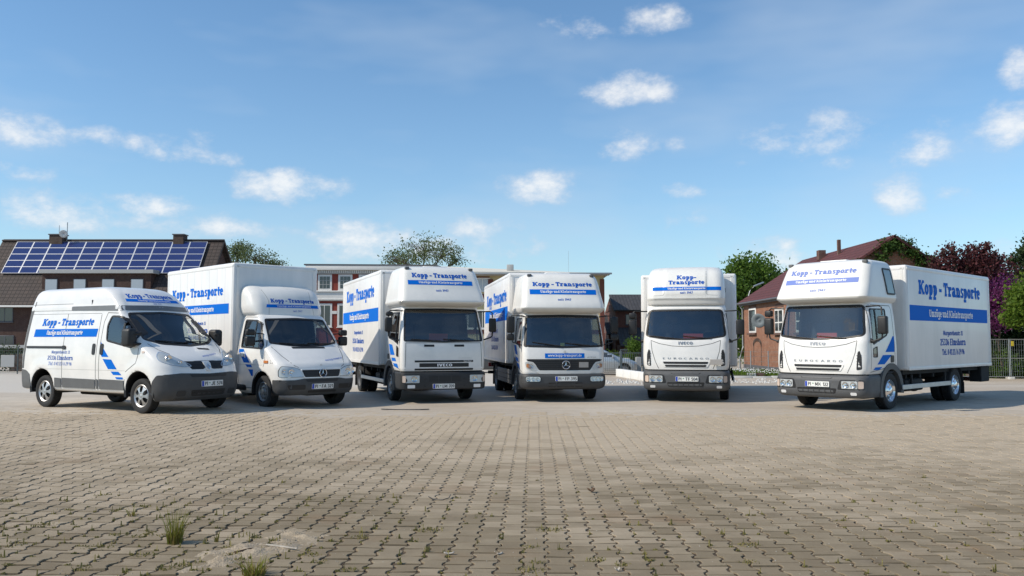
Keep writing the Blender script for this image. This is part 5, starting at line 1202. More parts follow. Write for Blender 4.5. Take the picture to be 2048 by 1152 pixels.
    # lettering
    for s in ('R', 'L'):
        d = 1 if s == 'R' else -1; X = lambda a, b: a if d > 0 else b
        lettering('Kopp - Transporte', s, tree, (X(-3.30, -1.56), 1.685), .145, 1.74, 'blue', bd, t=.30, shear=.22, off=.003)
        patch('stripe', [(-3.53, 1.455), (-1.40, 1.455), (-1.375, 1.615), (-3.505, 1.615)], s, tree, 'blue', bd, .003, .15)
        lettering('Umzüge und Kleintransporte', s, tree, (X(-3.09, -1.87), 1.50), .085, 1.22, 'textwhite', bd, t=.24, shear=.2, off=.006)
        lettering('Margarethenstr. 11', s, tree, (X(-2.82, -2.2), 1.115), .06, .62, 'textblue', bd, t=.15, off=.003)
        lettering('25336 Elmshorn', s, tree, (X(-2.94, -2.08), .985), .085, .86, 'textblue', bd, t=.17, off=.003)
        lettering('Tel. 0 41 21 / 6 29 96', s, tree, (X(-2.90, -2.1), .875), .07, .78, 'paleblue', bd, t=.15, shear=.25, off=.003)
        stripe_set(bd, tree, s, [[(-1.225, 1.36), (-1.12, 1.22), (-.94, 1.06), (-1.15, 1.06), (-1.225, 1.14)], [(-1.12, 1.02), (-.85, 1.01), (-.67, .825), (-.94, .825)], [(-.86, .78), (-.62, .78), (-.52, .715), (-.78, .715)], [(-.72, .675), (-.48, .675), (-.455, .635), (-.68, .635)]])
    lettering('Kopp - Transporte', 'F', tree, (0, 2.245), .085, 1.06, 'textblue', bd, 'c', t=.29, off=.004, rise=-.05)
    patch('stripe', [(-.62, 2.155), (.62, 2.155), (.60, 2.215), (-.60, 2.215)], 'F', tree, 'blue', bd, .004, .06)
    lettering('Umzüge und Kleintransporte', 'F', tree, (0, 2.17), .03, .76, 'textwhite', bd, 'c', t=.18, off=.008)
    lettering('seit 1947', 'F', tree, (0, 2.11), .03, .2, 'textblue', bd, 'c', t=.14, off=.004)
    lettering('www.kopp-transport.de', 'F', tree, (.24, 1.085), .03, .42, 'paleblue', bd, 'c', t=.16, off=.004, slope=.12)
    return r
mat('vantrim', (.16, .165, .17), .45, var=.12); mat('lamprim', (.35, .42, .52), .3)

# ------------------------------------------------------------------ box van on a bonneted chassis
def van_two():
    r = empty('box_van', (-4.60, 18.68, .02), -.803)
    tag(r, 'white bonneted box van with rounded roof spoiler and orange side indicator', 'van')
    K = [(.28, .76, -1.16, .84, .26, .03, .14), (.34, .83, -1.16, .90, .30, .03, .16), (.50, .865, -1.16, .93, .32, .03, .17), (.64, .855, -1.16, .945, .32, .03, .17), (.74, .84, -1.16, .95, .30, .03, .17), (.85, .81, -1.16, .953, .27, .03, .16), (.93, .755, -1.16, .952, .24, .03, .16), (1.02, .64, -1.16, .95, .21, .03, .16), (1.14, .48, -1.16, .945, .19, .03, .16), (1.24, .335, -1.16, .935, .17, .03, .16), (1.31, .22, -1.16, .925, .15, .03, .15), (1.5, .06, -1.16, .90, .13, .03, .14), (1.72, -.13, -1.16, .86, .12, .04, .13), (1.92, -.30, -1.16, .815, .12, .04, .12), (1.97, -.37, -1.16, .79, .12, .05, .12), (2.0, -.47, -1.15, .73, .12, .06, .10), (2.01, -.6, -1.1, .64, .12, .06, .09)]
    bm = loft(K, 56, nf=12, nc=8, ns=24); tree = bvh(bm)
    ws = rnd([(-.82, 1.36), (-.4, 1.30), (0, 1.285), (.4, 1.30), (.82, 1.36), (.725, 1.89), (0, 1.915), (-.725, 1.89)], .05, 3)
    dw = rnd([(-1.0, 1.27), (-.02, 1.235), (.02, 1.30), (-.30, 1.80), (-.42, 1.86), (-.98, 1.88)], .05, 3)
    cut(bm, ws, 'F', -.8)
    for s in ('L', 'R'): cut(bm, dw, s, .4); cut(bm, disc(0, .37, .41, 22), s, .4)
    for f in bm.faces:
        c = f.calc_center_median()
        if c.z < .36 and c.x > .36: f.material_index = 2
    bd = obj('cab', bm, ('white', 'interior', 'bumper', 'interior'), r, 28); shellmod(bd, .03)
    wsg = window('windscreen', ws, 'F', tree, 'screen', bd, .035); wipers(wsg, tree, ((-.62, 1.37, .05, 1.325), (.02, 1.36, .66, 1.35)))
    for s in (-1, 1):
        sd = 'L' if s > 0 else 'R'
        g = window('door_window', dw, sd, tree, 'sideglass', bd, .03)
        patch('window_divider', [(-.46, 1.25), (-.425, 1.25), (-.425, 1.85), (-.46, 1.855)], sd, tree, 'black', g, .004, .1, .012)
        seam('door_gap', [(-1.08, .40), (-1.08, 1.85), (-1.0, 1.94), (-.42, 1.925), (-.28, 1.86), (.10, 1.26), (.12, 1.0), (.06, .86)], sd, tree, bd); seam('door_gap', [(-.42, .50), (-.44, .40), (-1.08, .40)], sd, tree, bd)
        seam('body_crease', [(-1.1, .90), (.0, .90)], sd, tree, bd, .008, 'creaseline')
        patch('door_handle', rnd([(-1.0, 1.07), (-.82, 1.07), (-.82, 1.13), (-1.0, 1.13)], .02, 2), sd, tree, 'alu', bd, .012, .1, .014)
        patch('side_indicator', rnd([(.10, .945), (.27, .945), (.27, 1.0), (.10, 1.0)], .012, 2), sd, tree, 'amber', bd, .016, .1, .016)
        for k in range(3): patch('vent_slit', [(.36, .945 + k * .025), (.46, .935 + k * .025), (.46, .945 + k * .025), (.36, .955 + k * .025)], sd, tree, 'black', bd, .002, .1)
        lamp('headlight', rnd([(s * .90, .66), (s * .905, .80), (s * .86, .885), (s * .62, .86), (s * .48, .80), (s * .42, .665)], .035, 3), 'F', tree, bd, [(s * .68, .755, .07), (s * .82, .765, .055)], frame='darkgrey', fr=.006)
        bm = bmesh.new(); box(bm, -.05, .07, -.13, .08, -.19, .02, .04, 3); box(bm, -.05, .07, -.12, .07, .035, .17, .035, 3); o = obj('mirror', bm, 'black', bd); o.location = (-.14, s * 1.14, 1.49)
        tubeo('mirror_arm', [(-.10, s * .88, 1.42), (-.12, s * 1.08, 1.40)], .022, 'black', bd, 6); tubeo('mirror_arm', [(-.13, s * .86, 1.56), (-.13, s * 1.08, 1.58)], .014, 'black', bd, 6)
        vs = []; fs = []
        for k in range(19):
            a = radians(-14 + 208 * k / 18)
            for (R, y) in ((.40, .50), (.40, .935), (.432, .955)): vs.append((R * cos(a), s * y, .37 + R * sin(a)))
            if k:
                for j in range(2): fs.append((3 * k - 3 + j, 3 * k - 2 + j, 3 * k + 1 + j, 3 * k + j))
        fs.append([3 * k for k in range(19)])
        pydata('wheel_housing', vs, fs, 'black', bd, 40)
        wheel(r, 0, s * .815, .34, .215, 'steel', .205)
    # bonnet, grille, bumper
    seam('bonnet_gap', [(-.82, 1.29), (-.74, 1.1), (-.60, .90), (-.52, .86)], 'F', tree, bd); seam('bonnet_gap', [(.82, 1.29), (.74, 1.1), (.60, .90), (.52, .86)], 'F', tree, bd)
    patch('bonnet_vent', rnd([(-.40, 1.245), (.40, 1.245), (.40, 1.285), (-.40, 1.285)], .008, 2), 'F', tree, 'black', bd, .003, .1)
    gp = rnd([(-.47, .805), (.47, .805), (.41, .655), (-.41, .655)], .03, 3)
    patch('grille_frame', grow(gp, .022), 'F', tree, 'white', bd, .02, .06, .02, hole=gp)
    g = patch('grille', gp, 'F', tree, 'black', bd, .004, .06)
    for k in range(4): patch('grille_bar', [(-.41, .68 + k * .033), (.41, .68 + k * .033), (.41, .69 + k * .033), (-.41, .69 + k * .033)], 'F', tree, 'darkgrey', g, .012, .1, .008)
    star('star_badge', .085, onto(tree, 'F', (0, .735), .035), bd); star('round_badge', .022, onto(tree, 'F', (0, .90), .008), bd, 'badge')
    bp = rnd([(-.93, .33), (-.6, .29), (0, .29), (.6, .29), (.93, .33), (.945, .60), (.6, .60), (.43, .625), (-.43, .625), (-.6, .60), (-.945, .60)], .03, 2)
    bu = patch('bumper', bp, 'F', tree, 'bumper', bd, .02, .06, .06)
    for s in ('L', 'R'): patch('bumper_side', rnd([(.42, .33), (.70, .30), (.70, .605), (.46, .60)], .03, 2), s, tree, 'bumper', bu, .014, .06, .02)
    patch('bumper_inlet', rnd([(-.40, .61), (.40, .61), (.36, .555), (-.36, .555)], .02, 2), 'F', tree, 'black', bu, .024, .1)
    for s in (-1, 1): patch('fog_recess', rnd([(s * .40, .40), (s * .74, .40), (s * .78, .50), (s * .40, .50)], .03, 2), 'F', tree, 'black', bu, .024, .1)
    patch('bumper_inlet', rnd([(-.34, .38), (.34, .38), (.34, .33), (-.34, .33)], .02, 2), 'F', tree, 'black', bu, .024, .1)
    plate(bu, 'PI FA 321', 'F', tree, 0, .46)
    boxo('dashboard', (-.32, .12, -.80, .80, .90, 1.28), 'interior', r, .08, 3)
    for y in (-.5, .0, .45): seatpart(r, -.75, y, .82)
    steering(r, -.36, .42, 1.31)
    # roof spoiler in front of the box
    K = [(1.93, -.50, -1.16, .70, .2, .02, .08), (1.96, -.41, -1.16, .79, .22, .02, .10), (2.04, -.42, -1.16, .865, .26, .02, .13), (2.2, -.47, -1.16, .895, .28, .02, .15), (2.4, -.58, -1.16, .895, .30, .02, .16), (2.54, -.72, -1.16, .87, .30, .02, .16), (2.62, -.86, -1.16, .82, .22, .02, .14), (2.66, -1.0, -1.16, .72, .1, .02, .08)]
    bm = loft(K, 34, nf=14, nc=9, ns=6); st = bvh(bm); sp = obj('roof_spoiler', bm, 'podwhite', r, 34)
    for s in (-1, 1): seam('crease', [(s * .60, 2.60), (s * .52, 2.3), (s * .56, 1.98)], 'F', st, sp, .012, 'creaseline', .002)
    lettering('Kopp - Transporte', 'F', st, (.07, 2.265), .09, 1.10, 'textblue', sp, 'c', t=.29, rise=-.04)
    patch('stripe', [(-.60, 2.145), (.72, 2.145), (.70, 2.215), (-.58, 2.215)], 'F', st, 'blue', sp, .004, .06)
    lettering('Umzüge und Kleintransporte', 'F', st, (.07, 2.165), .036, .86, 'textwhite', sp, 'c', t=.18, off=.008)
    lettering('seit 1947', 'F', st, (.12, 2.055), .04, .24, 'textblue', sp, 'c', t=.14)
    for s in (-1, 1): boxo('spoiler_bracket', (-.95, -.75, s * .70 - .02, s * .70 + .02, 1.90, 1.99), 'black', sp, .006, 1)
    b, tr = cargo_box(r, -1.165, -4.80, 1.06, .66, 3.15, 8)
    T = dict(m=(.05, .91, 2.44, .215), b=(2.02, 2.245), u=(.24, .77, 2.085, .11), l2=(.40, .64, 1.78, .075), l3=(.34, .68, 1.60, .11), l4=(.36, .66, 1.44, .095))
    box_text(b, tr, 'R', -1.36, -4.62, T); box_text(b, tr, 'L', -1.36, -4.62, T)
    lettering('www.kopp-transport.de', 'F', tree, (.42, 1.005), .035, .50, 'paleblue', bd, 'c', t=.16, off=.004, slope=.10)
    stripe_set(bd, tree, 'R', [[(-1.06, 1.235), (-.86, 1.235), (-.54, .94), (-.81, .94), (-1.06, 1.17)], [(-.74, .905), (-.48, .905), (-.42, .845), (-.66, .845)], [(-.60, .80), (-.38, .80), (-.40, .66), (-.47, .66)]])
    stripe_set(bd, tree, 'L', [[(-1.06, 1.235), (-.86, 1.235), (-.54, .94), (-.81, .94), (-1.06, 1.17)], [(-.74, .905), (-.48, .905), (-.42, .845), (-.66, .845)]])
    chassis(r, .5, -4.80, 3.55, 1.04, .66, .86, .34, .215, guard=False, rim=.205)
    return r
van_one(); van_two(); truck_three(); truck_four(); truck_five(); truck_six()
# ------------------------------------------------------------------ buildings, trees and fences behind the yard
def tile_mat(name, c1, c2, w=.30, h=.34):
    def b(nt, N, Lk, p, g):
        tcn = N('ShaderNodeTexCoord'); mp = N('ShaderNodeMapping'); Lk(tcn.outputs['UV'], mp.inputs[0])
        br = N('ShaderNodeTexBrick'); Lk(mp.outputs[0], br.inputs[0]); br.inputs['Scale'].default_value = 1; br.inputs['Brick Width'].default_value = w; br.inputs['Row Height'].default_value = h; br.inputs['Mortar Size'].default_value = .03; br.offset = 0
        br.inputs['Mortar Smooth'].default_value = .6
        br.inputs['Color1'].default_value = (*c1, 1); br.inputs['Color2'].default_value = (*c2, 1); br.inputs['Mortar'].default_value = (*[q * .35 for q in c1], 1)
        n = nz_(N, Lk, g.outputs['Position'], 1.2, 5); Lk(mixc(N, Lk, rng(N, Lk, n, .3, .7, .1, .5), br.outputs[0], tuple(q * .6 for q in c2)), p.inputs['Base Color'])
        bp = N('ShaderNodeBump'); bp.inputs['Distance'].default_value = .05; Lk(br.outputs['Fac'], bp.inputs['Height']); bp.invert = True; Lk(bp.outputs[0], p.inputs['Normal'])
    surface_mat(name, b, .75)
def brick_mat(name, c1, c2, mort, w=.24, h=.075):
    def b(nt, N, Lk, p, g):
        tcn = N('ShaderNodeTexCoord'); br = N('ShaderNodeTexBrick'); Lk(tcn.outputs['UV'], br.inputs[0]); br.inputs['Scale'].default_value = 1; br.inputs['Brick Width'].default_value = w; br.inputs['Row Height'].default_value = h; br.inputs['Mortar Size'].default_value = .014
        br.inputs['Color1'].default_value = (*c1, 1); br.inputs['Color2'].default_value = (*c2, 1); br.inputs['Mortar'].default_value = (*mort, 1); br.inputs['Bias'].default_value = -.1
        n = nz_(N, Lk, g.outputs['Position'], 2.6, 8, .8); c = mixc(N, Lk, rng(N, Lk, n, .38, .66, 0, .75), br.outputs[0], tuple(q * .55 for q in c1))
        Lk(c, p.inputs['Base Color']); bp = N('ShaderNodeBump'); bp.inputs['Distance'].default_value = .012; bp.invert = True; Lk(br.outputs['Fac'], bp.inputs['Height']); Lk(bp.outputs[0], p.inputs['Normal'])
    surface_mat(name, b, .9)
tile_mat('browntile', (.075, .050, .040), (.05, .035, .03)); tile_mat('greytile', (.085, .082, .085), (.06, .058, .062))
tile_mat('redroof', (.135, .038, .034), (.115, .034, .03), .9, .4)
brick_mat('redbrick', (.36, .135, .065), (.27, .095, .05), (.30, .24, .19)); brick_mat('darkbrick', (.085, .034, .026), (.065, .028, .022), (.10, .075, .06)); brick_mat('brownbrick', (.17, .052, .036), (.13, .042, .03), (.15, .10, .08))
mat('redplaster', (.25, .045, .03), .85, var=.12, vscale=3); mat('creamwall', (.52, .44, .25), .85, var=.1, vscale=2); mat('whitetrim', (.72, .71, .68), .7, var=.08, vscale=4); mat('greytrim', (.40, .40, .39), .7); mat('metalroof', (.70, .66, .56), .7, var=.06)
mat('brownpier', (.15, .05, .035), .85, var=.15); mat('pane', (.03, .035, .04), .06, coat=1); mat('paneblind', (.42, .46, .50), .25, coat=.5); mat('lead', (.11, .11, .12), .6); mat('zinc', (.34, .36, .37), .45, metal=.4)
mat('solarblue', (.014, .024, .125), .12, coat=1, var=.25, vscale=1.5); mat('solarframe', (.55, .56, .58), .4, metal=.6); mat('concrete', (.55, .54, .51), .9, var=.15, vscale=3); mat('galv', (.42, .44, .45), .4, metal=.7); mat('anthracite', (.10, .12, .125), .5, metal=.3)
mat('dish', (.20, .23, .25), .5); mat('planks', (.045, .04, .036), .85, var=.4, vscale=4); mat('carsilver', (.48, .52, .55), .3, metal=.5, coat=.6); mat('cardark', (.05, .055, .06), .3, coat=.7)
def quad(name, P, m, parent, uv=None, th=0):
    """a plane with real-size texture coordinates: u along the first edge, v along the last"""
    P = [Vector(p) for p in P]; o = pydata(name, P, [tuple(range(len(P)))], m, parent); me = o.data
    a = (P[1] - P[0]).normalized(); n = (P[1] - P[0]).cross(P[-1] - P[0]).normalized(); b = n.cross(a)
    L_ = me.uv_layers.new(name='UVMap')
    for lp in me.loops: d = P[lp.vertex_index] - P[0]; L_.data[lp.index].uv = (d.dot(a), d.dot(b))
    if th: md = o.modifiers.new('t', 'SOLIDIFY'); md.thickness = th; md.offset = -1
    return o
def wallbox(name, x0, x1, y0, y1, z0, z1, m, parent):
    vs = [(x0, y0, z0), (x1, y0, z0), (x1, y1, z0), (x0, y1, z0), (x0, y0, z1), (x1, y0, z1), (x1, y1, z1), (x0, y1, z1)]
    fs = [(0, 1, 5, 4), (1, 2, 6, 5), (2, 3, 7, 6), (3, 0, 4, 7), (4, 5, 6, 7)]
    o = pydata(name, vs, fs, m, parent); me = o.data; L_ = me.uv_layers.new(name='UVMap')
    for pl in me.polygons:
        for li in pl.loop_indices:
            v = me.vertices[me.loops[li].vertex_index].co
            L_.data[li].uv = (v.x, v.z) if abs(pl.normal.y) > .5 else (v.y, v.z) if abs(pl.normal.x) > .5 else (v.x, v.y)
    return o
def win(parent, cx, y, z0, z1, w, fr='whitetrim', pane='pane', bars=(1, 0), fw=.09, name='window', sill=True):
    """window in a wall that faces the camera (plane at y): raised frame, recessed pane, glazing bars"""
    f = boxo(name, (cx - w / 2 - fw, cx + w / 2 + fw, y - .05, y + .03, z0 - fw, z1 + fw), fr, parent, .012, 1)
    boxo('pane', (cx - w / 2, cx + w / 2, y - .058, y - .04, z0, z1), pane, f, .002, 1)
    for k in range(bars[0]):
        x = cx - w / 2 + w * (k + 1) / (bars[0] + 1); boxo('glazing_bar', (x - .025, x + .025, y - .075, y - .05, z0, z1), fr, f, .004, 1)
    for k in range(bars[1]):
        z = z0 + (z1 - z0) * (k + 1) / (bars[1] + 1); boxo('glazing_bar', (cx - w / 2, cx + w / 2, y - .073, y - .052, z - .02, z + .02), fr, f, .004, 1)
    if sill: boxo('sill', (cx - w / 2 - fw - .05, cx + w / 2 + fw + .05, y - .14, y, z0 - fw - .07, z0 - fw), fr, f, .008, 1)
    return f
PX = lambda u, Y: (u - 1024) / FPX * Y * 1.0
def ZV(v, Y): return at(1024, v, Y).z

# --- brown house with the solar roof
def solar_house():
    Yr, Ye, G = 64.3, 60.4, -.5; zr, ze = ZV(482, 64.3), ZV(610, 60.4); xl, xr = PX(8, 64.3), PX(437, 64.3)
    r = empty('solar_house', ((xl + xr) / 2, 62, G)); r.location = (0, 0, G); tag(r, 'brown brick house whose tiled roof is covered with blue solar panels', 'house')
    O = lambda z: z - G
    wallbox('wall', xl, xr, Ye + .5, 69.5, 0, O(ze) - .05, 'darkbrick', r)
    rf = quad('roof', [(xl - .3, Ye, O(ze)), (xr + .3, Ye, O(ze)), (xr + .3, Yr, O(zr)), (xl - .3, Yr, O(zr))], 'browntile', r, th=.2)
    quad('roof_back', [(xr + .3, Yr, O(zr)), (xr + .3, 70, O(ze)), (xl - .3, 70, O(ze)), (xl - .3, Yr, O(zr))][::-1], 'browntile', r, th=.2)
    quad('gable', [(xr, Ye + .5, O(ze) - .06), (xr, 69.5, O(ze) - .06), (xr, Yr, O(zr) - .25)], 'darkbrick', r)
    boxo('ridge_cap', (xl - .3, xr + .3, Yr - .15, Yr + .15, O(zr) - .05, O(zr) + .1), 'browntile', r, .06, 2)
    boxo('gutter', (xl - .3, xr + .3, Ye - .14, Ye + .02, O(ze) - .16, O(ze) - .03), 'whitetrim', r, .03, 2)
    # dormer with four windows
    yd = Ye + .9; xa, xb = PX(82, yd), PX(300, yd); zt = 6.25; zb = ZV(590, yd) - .8
    d = wallbox('dormer', xa, xb, yd, yd + 5, O(zb), O(zt), 'darkbrick', r)
    boxo('dormer_fascia', (xa - .15, xb + .25, yd - .22, yd + 2.4, O(zt), O(zt) + .28), 'greytrim', d, .02, 1)
    for u in (101, 158, 215, 273):
        x = PX(u, yd); win(d, x, yd, O(ZV(584, yd)), O(ZV(559, yd)), .82, 'lead', 'paneblind', (0, 0), .05, sill=False)
    # panels: eleven columns, five rows, lying on the roof
    nrm = Vector((0, -(zr - ze), (Yr - Ye))).normalized(); up = Vector((0, Yr - Ye, zr - ze)).normalized(); L_ = math.hypot(Yr - Ye, zr - ze)
    xA, xB = PX(32, 64.2), PX(414, 64.2); cw = (xB - xA) / 11; t0 = .46; rh = (L_ * .965 - L_ * t0) / 5
    me = None
    for c in range(11):
        for q in range(5):
            if me is None:
                bm = bmesh.new(); box(bm, .02, cw - .02, .02, rh - .02, 0, .04, .004, 1); me = bpy.data.meshes.new('solar_panel'); bm.to_mesh(me); bm.free(); me.materials.append(M['solarblue'])
                fm = bmesh.new()
                for (a, b_, e, f_) in ((0, cw, 0, .028), (0, cw, rh - .028, rh), (0, .045, .0285, rh - .0285), (cw - .045, cw, .0285, rh - .0285)): box(fm, a, b_, e, f_, -.01, .055)
                mf = bpy.data.meshes.new('panel_frame'); fm.to_mesh(mf); fm.free(); mf.materials.append(M['solarframe'])
            org = Vector((xA + c * cw, Ye, O(ze))) + up * (L_ * t0 + q * rh) + nrm * .1
            mt = Matrix((Vector((1, 0, 0)), up, nrm)).transposed().to_4x4(); mt.translation = org
            for nm, mm in (('solar_panel', me), ('panel_frame', mf)):
                o = bpy.data.objects.new(nm, mm); C.objects.link(o)
                if nm == 'solar_panel': o.parent = rf; o.matrix_local = mt; po = o
                else: o.parent = po
    for u, w in ((112, 1.0), (357, .8)):
        x = PX(u, Yr); ch = boxo('chimney', (x - w / 2, x + w / 2, Yr - .4, Yr + .4, O(zr) - .4, O(zr) + .42), 'darkbrick', r, .02, 1); boxo('chimney_cap', (x - w / 2 - .06, x + w / 2 + .06, Yr - .46, Yr + .46, O(zr) + .42, O(zr) + .5), 'lead', ch, .01, 1)
    bm = bmesh.new(); lathe(bm, [(0, .002), (.03, .15), (.08, .30)], 24, 'y'); o = obj('satellite_dish', bm, 'whitetrim', r); o.location = (PX(129, Yr), Yr - .5, O(zr) + .5); o.rotation_euler = (radians(-20), 0, radians(200)); o.modifiers.new('t', 'SOLIDIFY').thickness = .02
    tubeo('mast', [(PX(132, Yr), Yr - .2, O(zr)), (PX(132, Yr), Yr - .2, O(zr) + 1.4)], .03, 'zinc', r, 6); tubeo('mast', [(PX(113, Yr), Yr, O(zr) + .45), (PX(113, Yr), Yr, O(zr) + 1.2)], .02, 'zinc', r, 6)
    yw = Ye + .5
    win(r, PX(10, yw), yw, O(ZV(642, yw)), O(ZV(616, yw)), 1.1, 'lead', 'pane', (1, 0), .05); win(r, PX(12, yw), yw, O(ZV(692, yw)), O(ZV(672, yw)), 1.2, 'lead', 'pane', (1, 0), .05)
    win(r, PX(320, yw), yw, O(ZV(642, yw)), O(ZV(616, yw)), 1.1, 'lead', 'pane', (1, 0), .05)
    boxo('balcony_band', (xl, PX(60, yw), yw - .5, yw + .01, O(ZV(697, yw)), O(ZV(690, yw))), 'greytrim', r, .02, 1)
solar_house()

# --- red and white town house
def red_house():
    Y, G = 72.0, -.5; xl, xr = PX(616, Y), PX(866, Y); r = empty('red_house', (0, 0, G)); tag(r, 'red town house with white window surrounds and white cornice', 'house'); O = lambda v: ZV(v, Y) - G
    top = O(529); wallbox('wall', xl, xr, Y, Y + 11, 0, top - .2, 'redplaster', r)
    quad('roof', [(xl - .3, Y - .45, top + .02), (xr + .3, Y - .45, top - .05), (xr + .3, Y + 11, top + .6), (xl - .3, Y + 11, top + .6)], 'lead', r, th=.12)
    boxo('cornice', (xl - .18, xr, Y - .42, Y + .02, O(541), O(531)), 'whitetrim', r, .05, 2); boxo('frieze', (xl - .05, xr, Y - .14, Y + .015, O(548), O(541.2)), 'greytrim', r, .01, 1)
    n = 58
    for k in range(n):
        x = xl + (xr - xl) * (k + .5) / n; boxo('dentil', (x - .04, x + .04, Y - .24, Y - .13, O(546), O(541.3)), 'whitetrim', r, 0)
    for (a, b) in ((602, 583), (705, 690)): boxo('string_course', (xl - .06, xr, Y - .12, Y + .012, O(a), O(b)), 'whitetrim', r, .02, 1)
    boxo('ledge', (xl - .1, xr, Y - .22, Y, O(584), O(581.5)), 'whitetrim', r, .01, 1); boxo('ledge', (xl - .1, xr, Y - .2, Y, O(600), O(598)), 'whitetrim', r, .01, 1)
    boxo('corner_pilaster', (xl - .05, PX(631, Y), Y - .1, Y + .01, .0, O(549)), 'whitetrim', r, .01, 1)
    for u in (649, 690, 731, 772, 813, 850):
        win(r, PX(u, Y), Y, O(577), O(553), .86, 'whitetrim', 'pane', (0, 0), .17)
        for q in r.children[-1:]:
            for k in range(2): x = PX(u, Y) - .43 + .86 * (k + 1) / 3; boxo('glazing_bar', (x - .018, x + .018, Y - .075, Y - .05, O(577), O(553)), 'greytrim', q, 0)
            for k in range(2): z = O(577) + (O(553) - O(577)) * (k + 1) / 3; boxo('glazing_bar', (PX(u, Y) - .43, PX(u, Y) + .43, Y - .073, Y - .052, z - .018, z + .018), 'greytrim', q, 0)
        win(r, PX(u, Y), Y, O(650), O(611), .95, 'whitetrim', 'pane', (1, 0), .17)
    for u in (669, 711, 752): boxo('wall_panel', (PX(u - 5, Y), PX(u + 5, Y), Y - .05, Y + .01, O(628), O(622)), 'whitetrim', r, .01, 1)
    boxo('plinth', (xl - .04, xr, Y - .08, Y + .01, 0, 1.2), 'greytrim', r, .01, 1)
red_house()

# --- cream hall
def cream_hall():
    Y, G = 68.0, -.5; xl, xr = PX(868, Y), PX(1208, Y); r = empty('cream_hall', (0, 0, G)); tag(r, 'long cream hall with brown piers and shallow pale metal roof', 'building'); O = lambda v: ZV(v, Y) - G
    top = O(551); wallbox('wall', xl, xr, Y, Y + 14, 0, top, 'creamwall', r)
    quad('roof', [(xl, Y - .9, top + .28), (xr + .5, Y - .9, top + .12), (xr - 2.6, Y + 7, top + .85), (xl, Y + 7, top + 1.35)], 'metalroof', r, th=.1)
    quad('roof_end', [(xr + .5, Y - .9, top + .12), (xr + .5, Y + 14.5, top + .12), (xr - 2.6, Y + 7, top + .85)], 'metalroof', r)
    boxo('eaves_board', (xl, xr + .4, Y - .86, Y + .0, top - .02, top + .10), 'greytrim', r, .02, 1); boxo('gutter', (xl, xr + .55, Y - 1.02, Y - .87, top + .02, top + .16), 'zinc', r, .03, 2)
    for v0, v1 in ((603, 588), (668, 660)): boxo('brown_band', (xl, xr, Y - .04, Y + .01, O(v0), O(v1)), 'brownpier', r, .005, 1)
    for u0, u1 in ((1200, 1209), (976, 986), (890, 899), (1086, 1096), (870, 880)): boxo('pier', (PX(u0, Y), PX(u1, Y), Y - .12, Y + .02, 0, top - .3), 'brownpier', r, .01, 1)
    for u in (905, 936, 965, 1030, 1060, 1130, 1165):
        win(r, PX(u, Y), Y, O(580), O(558), 1.05, 'whitetrim', 'paneblind', (1, 0), .10); win(r, PX(u, Y), Y, O(655), O(622), 1.15, 'whitetrim', 'pane', (1, 0), .10)
        boxo('frieze_panel', (PX(u - 14, Y), PX(u + 14, Y), Y - .03, Y + .01, O(555.5), O(553)), 'brownpier', r, 0)
    for k in range(13):
        z = O(735) + k * .16; boxo('clapboard', (xl, xr - .3, Y - .05, Y + .01, z, z + .145), 'creamwall', r, .01, 1)
    boxo('roof_vent', (PX(1020, Y) - .3, PX(1020, Y) + .3, Y + 4.6, Y + 5.2, top + .6, top + 1.3), 'greytrim', r, .05, 2)
    tubeo('aerial', [(PX(1144, Y), Y + 4, top + .3), (PX(1144, Y), Y + 4, top + 2.4)], .009, 'zinc', r, 5)
cream_hall()

# --- dark brick house seen in the gap behind the gate
def gap_house():
    Y, G = 78.0, -.5; r = empty('tiled_house', (0, 0, G)); tag(r, 'dark red brick house with grey tiled roofs behind the steel gate', 'house'); O = lambda v, y=Y: ZV(v, y) - G
    xl, xr = PX(1231, Y), PX(1330, Y)
    wallbox('wall', xl, xr, Y, Y + 9, 0, O(618), 'brownbrick', r)
    quad('roof', [(xl - .2, Y - .4, O(620)), (xr, Y - .4, O(620)), (xr, Y + 3.4, O(585)), (xl - .2, Y + 3.4, O(585))], 'greytile', r, th=.15)
    quad('verge', [(xl - .1, Y, O(619)), (xl - .1, Y + 3.3, O(587)), (xl - .1, Y + 8, O(619))], 'brownbrick', r)
    quad('porch_roof', [(PX(1240, Y - 3), Y - 3.2, O(691)), (xr, Y - 3.2, O(691)), (xr, Y - .05, O(655)), (PX(1240, Y - 3), Y - .05, O(655))], 'greytile', r, th=.12)
    wallbox('porch', PX(1241, Y - 2.8), xr, Y - 2.8, Y - .05, 0, O(690), 'brownbrick', r)
    win(r, PX(1250, Y - 2.8), Y - 2.8, O(726, Y - 2.8), O(700, Y - 2.8), .8, 'whitetrim', 'pane', (0, 1), .07); win(r, PX(1262, Y), Y, O(648), O(630), .9, 'lead', 'pane', (1, 0), .05)
    x2 = PX(1206, Y + 8); w2 = wallbox('side_wing', x2, xl + .4, Y + 3, Y + 10, 0, O(665), 'brownbrick', r)
    quad('wing_roof', [(x2 - .2, Y + 2.7, O(667)), (xl + .2, Y + 2.7, O(667)), (xl + .2, Y + 7, O(625)), (x2 - .2, Y + 7, O(625))], 'greytile', r, th=.12)
    win(r, PX(1217, Y + 3), Y + 3, O(706, Y + 3), O(680, Y + 3), .7, 'whitetrim', 'pane', (1, 0), .07)
gap_house()

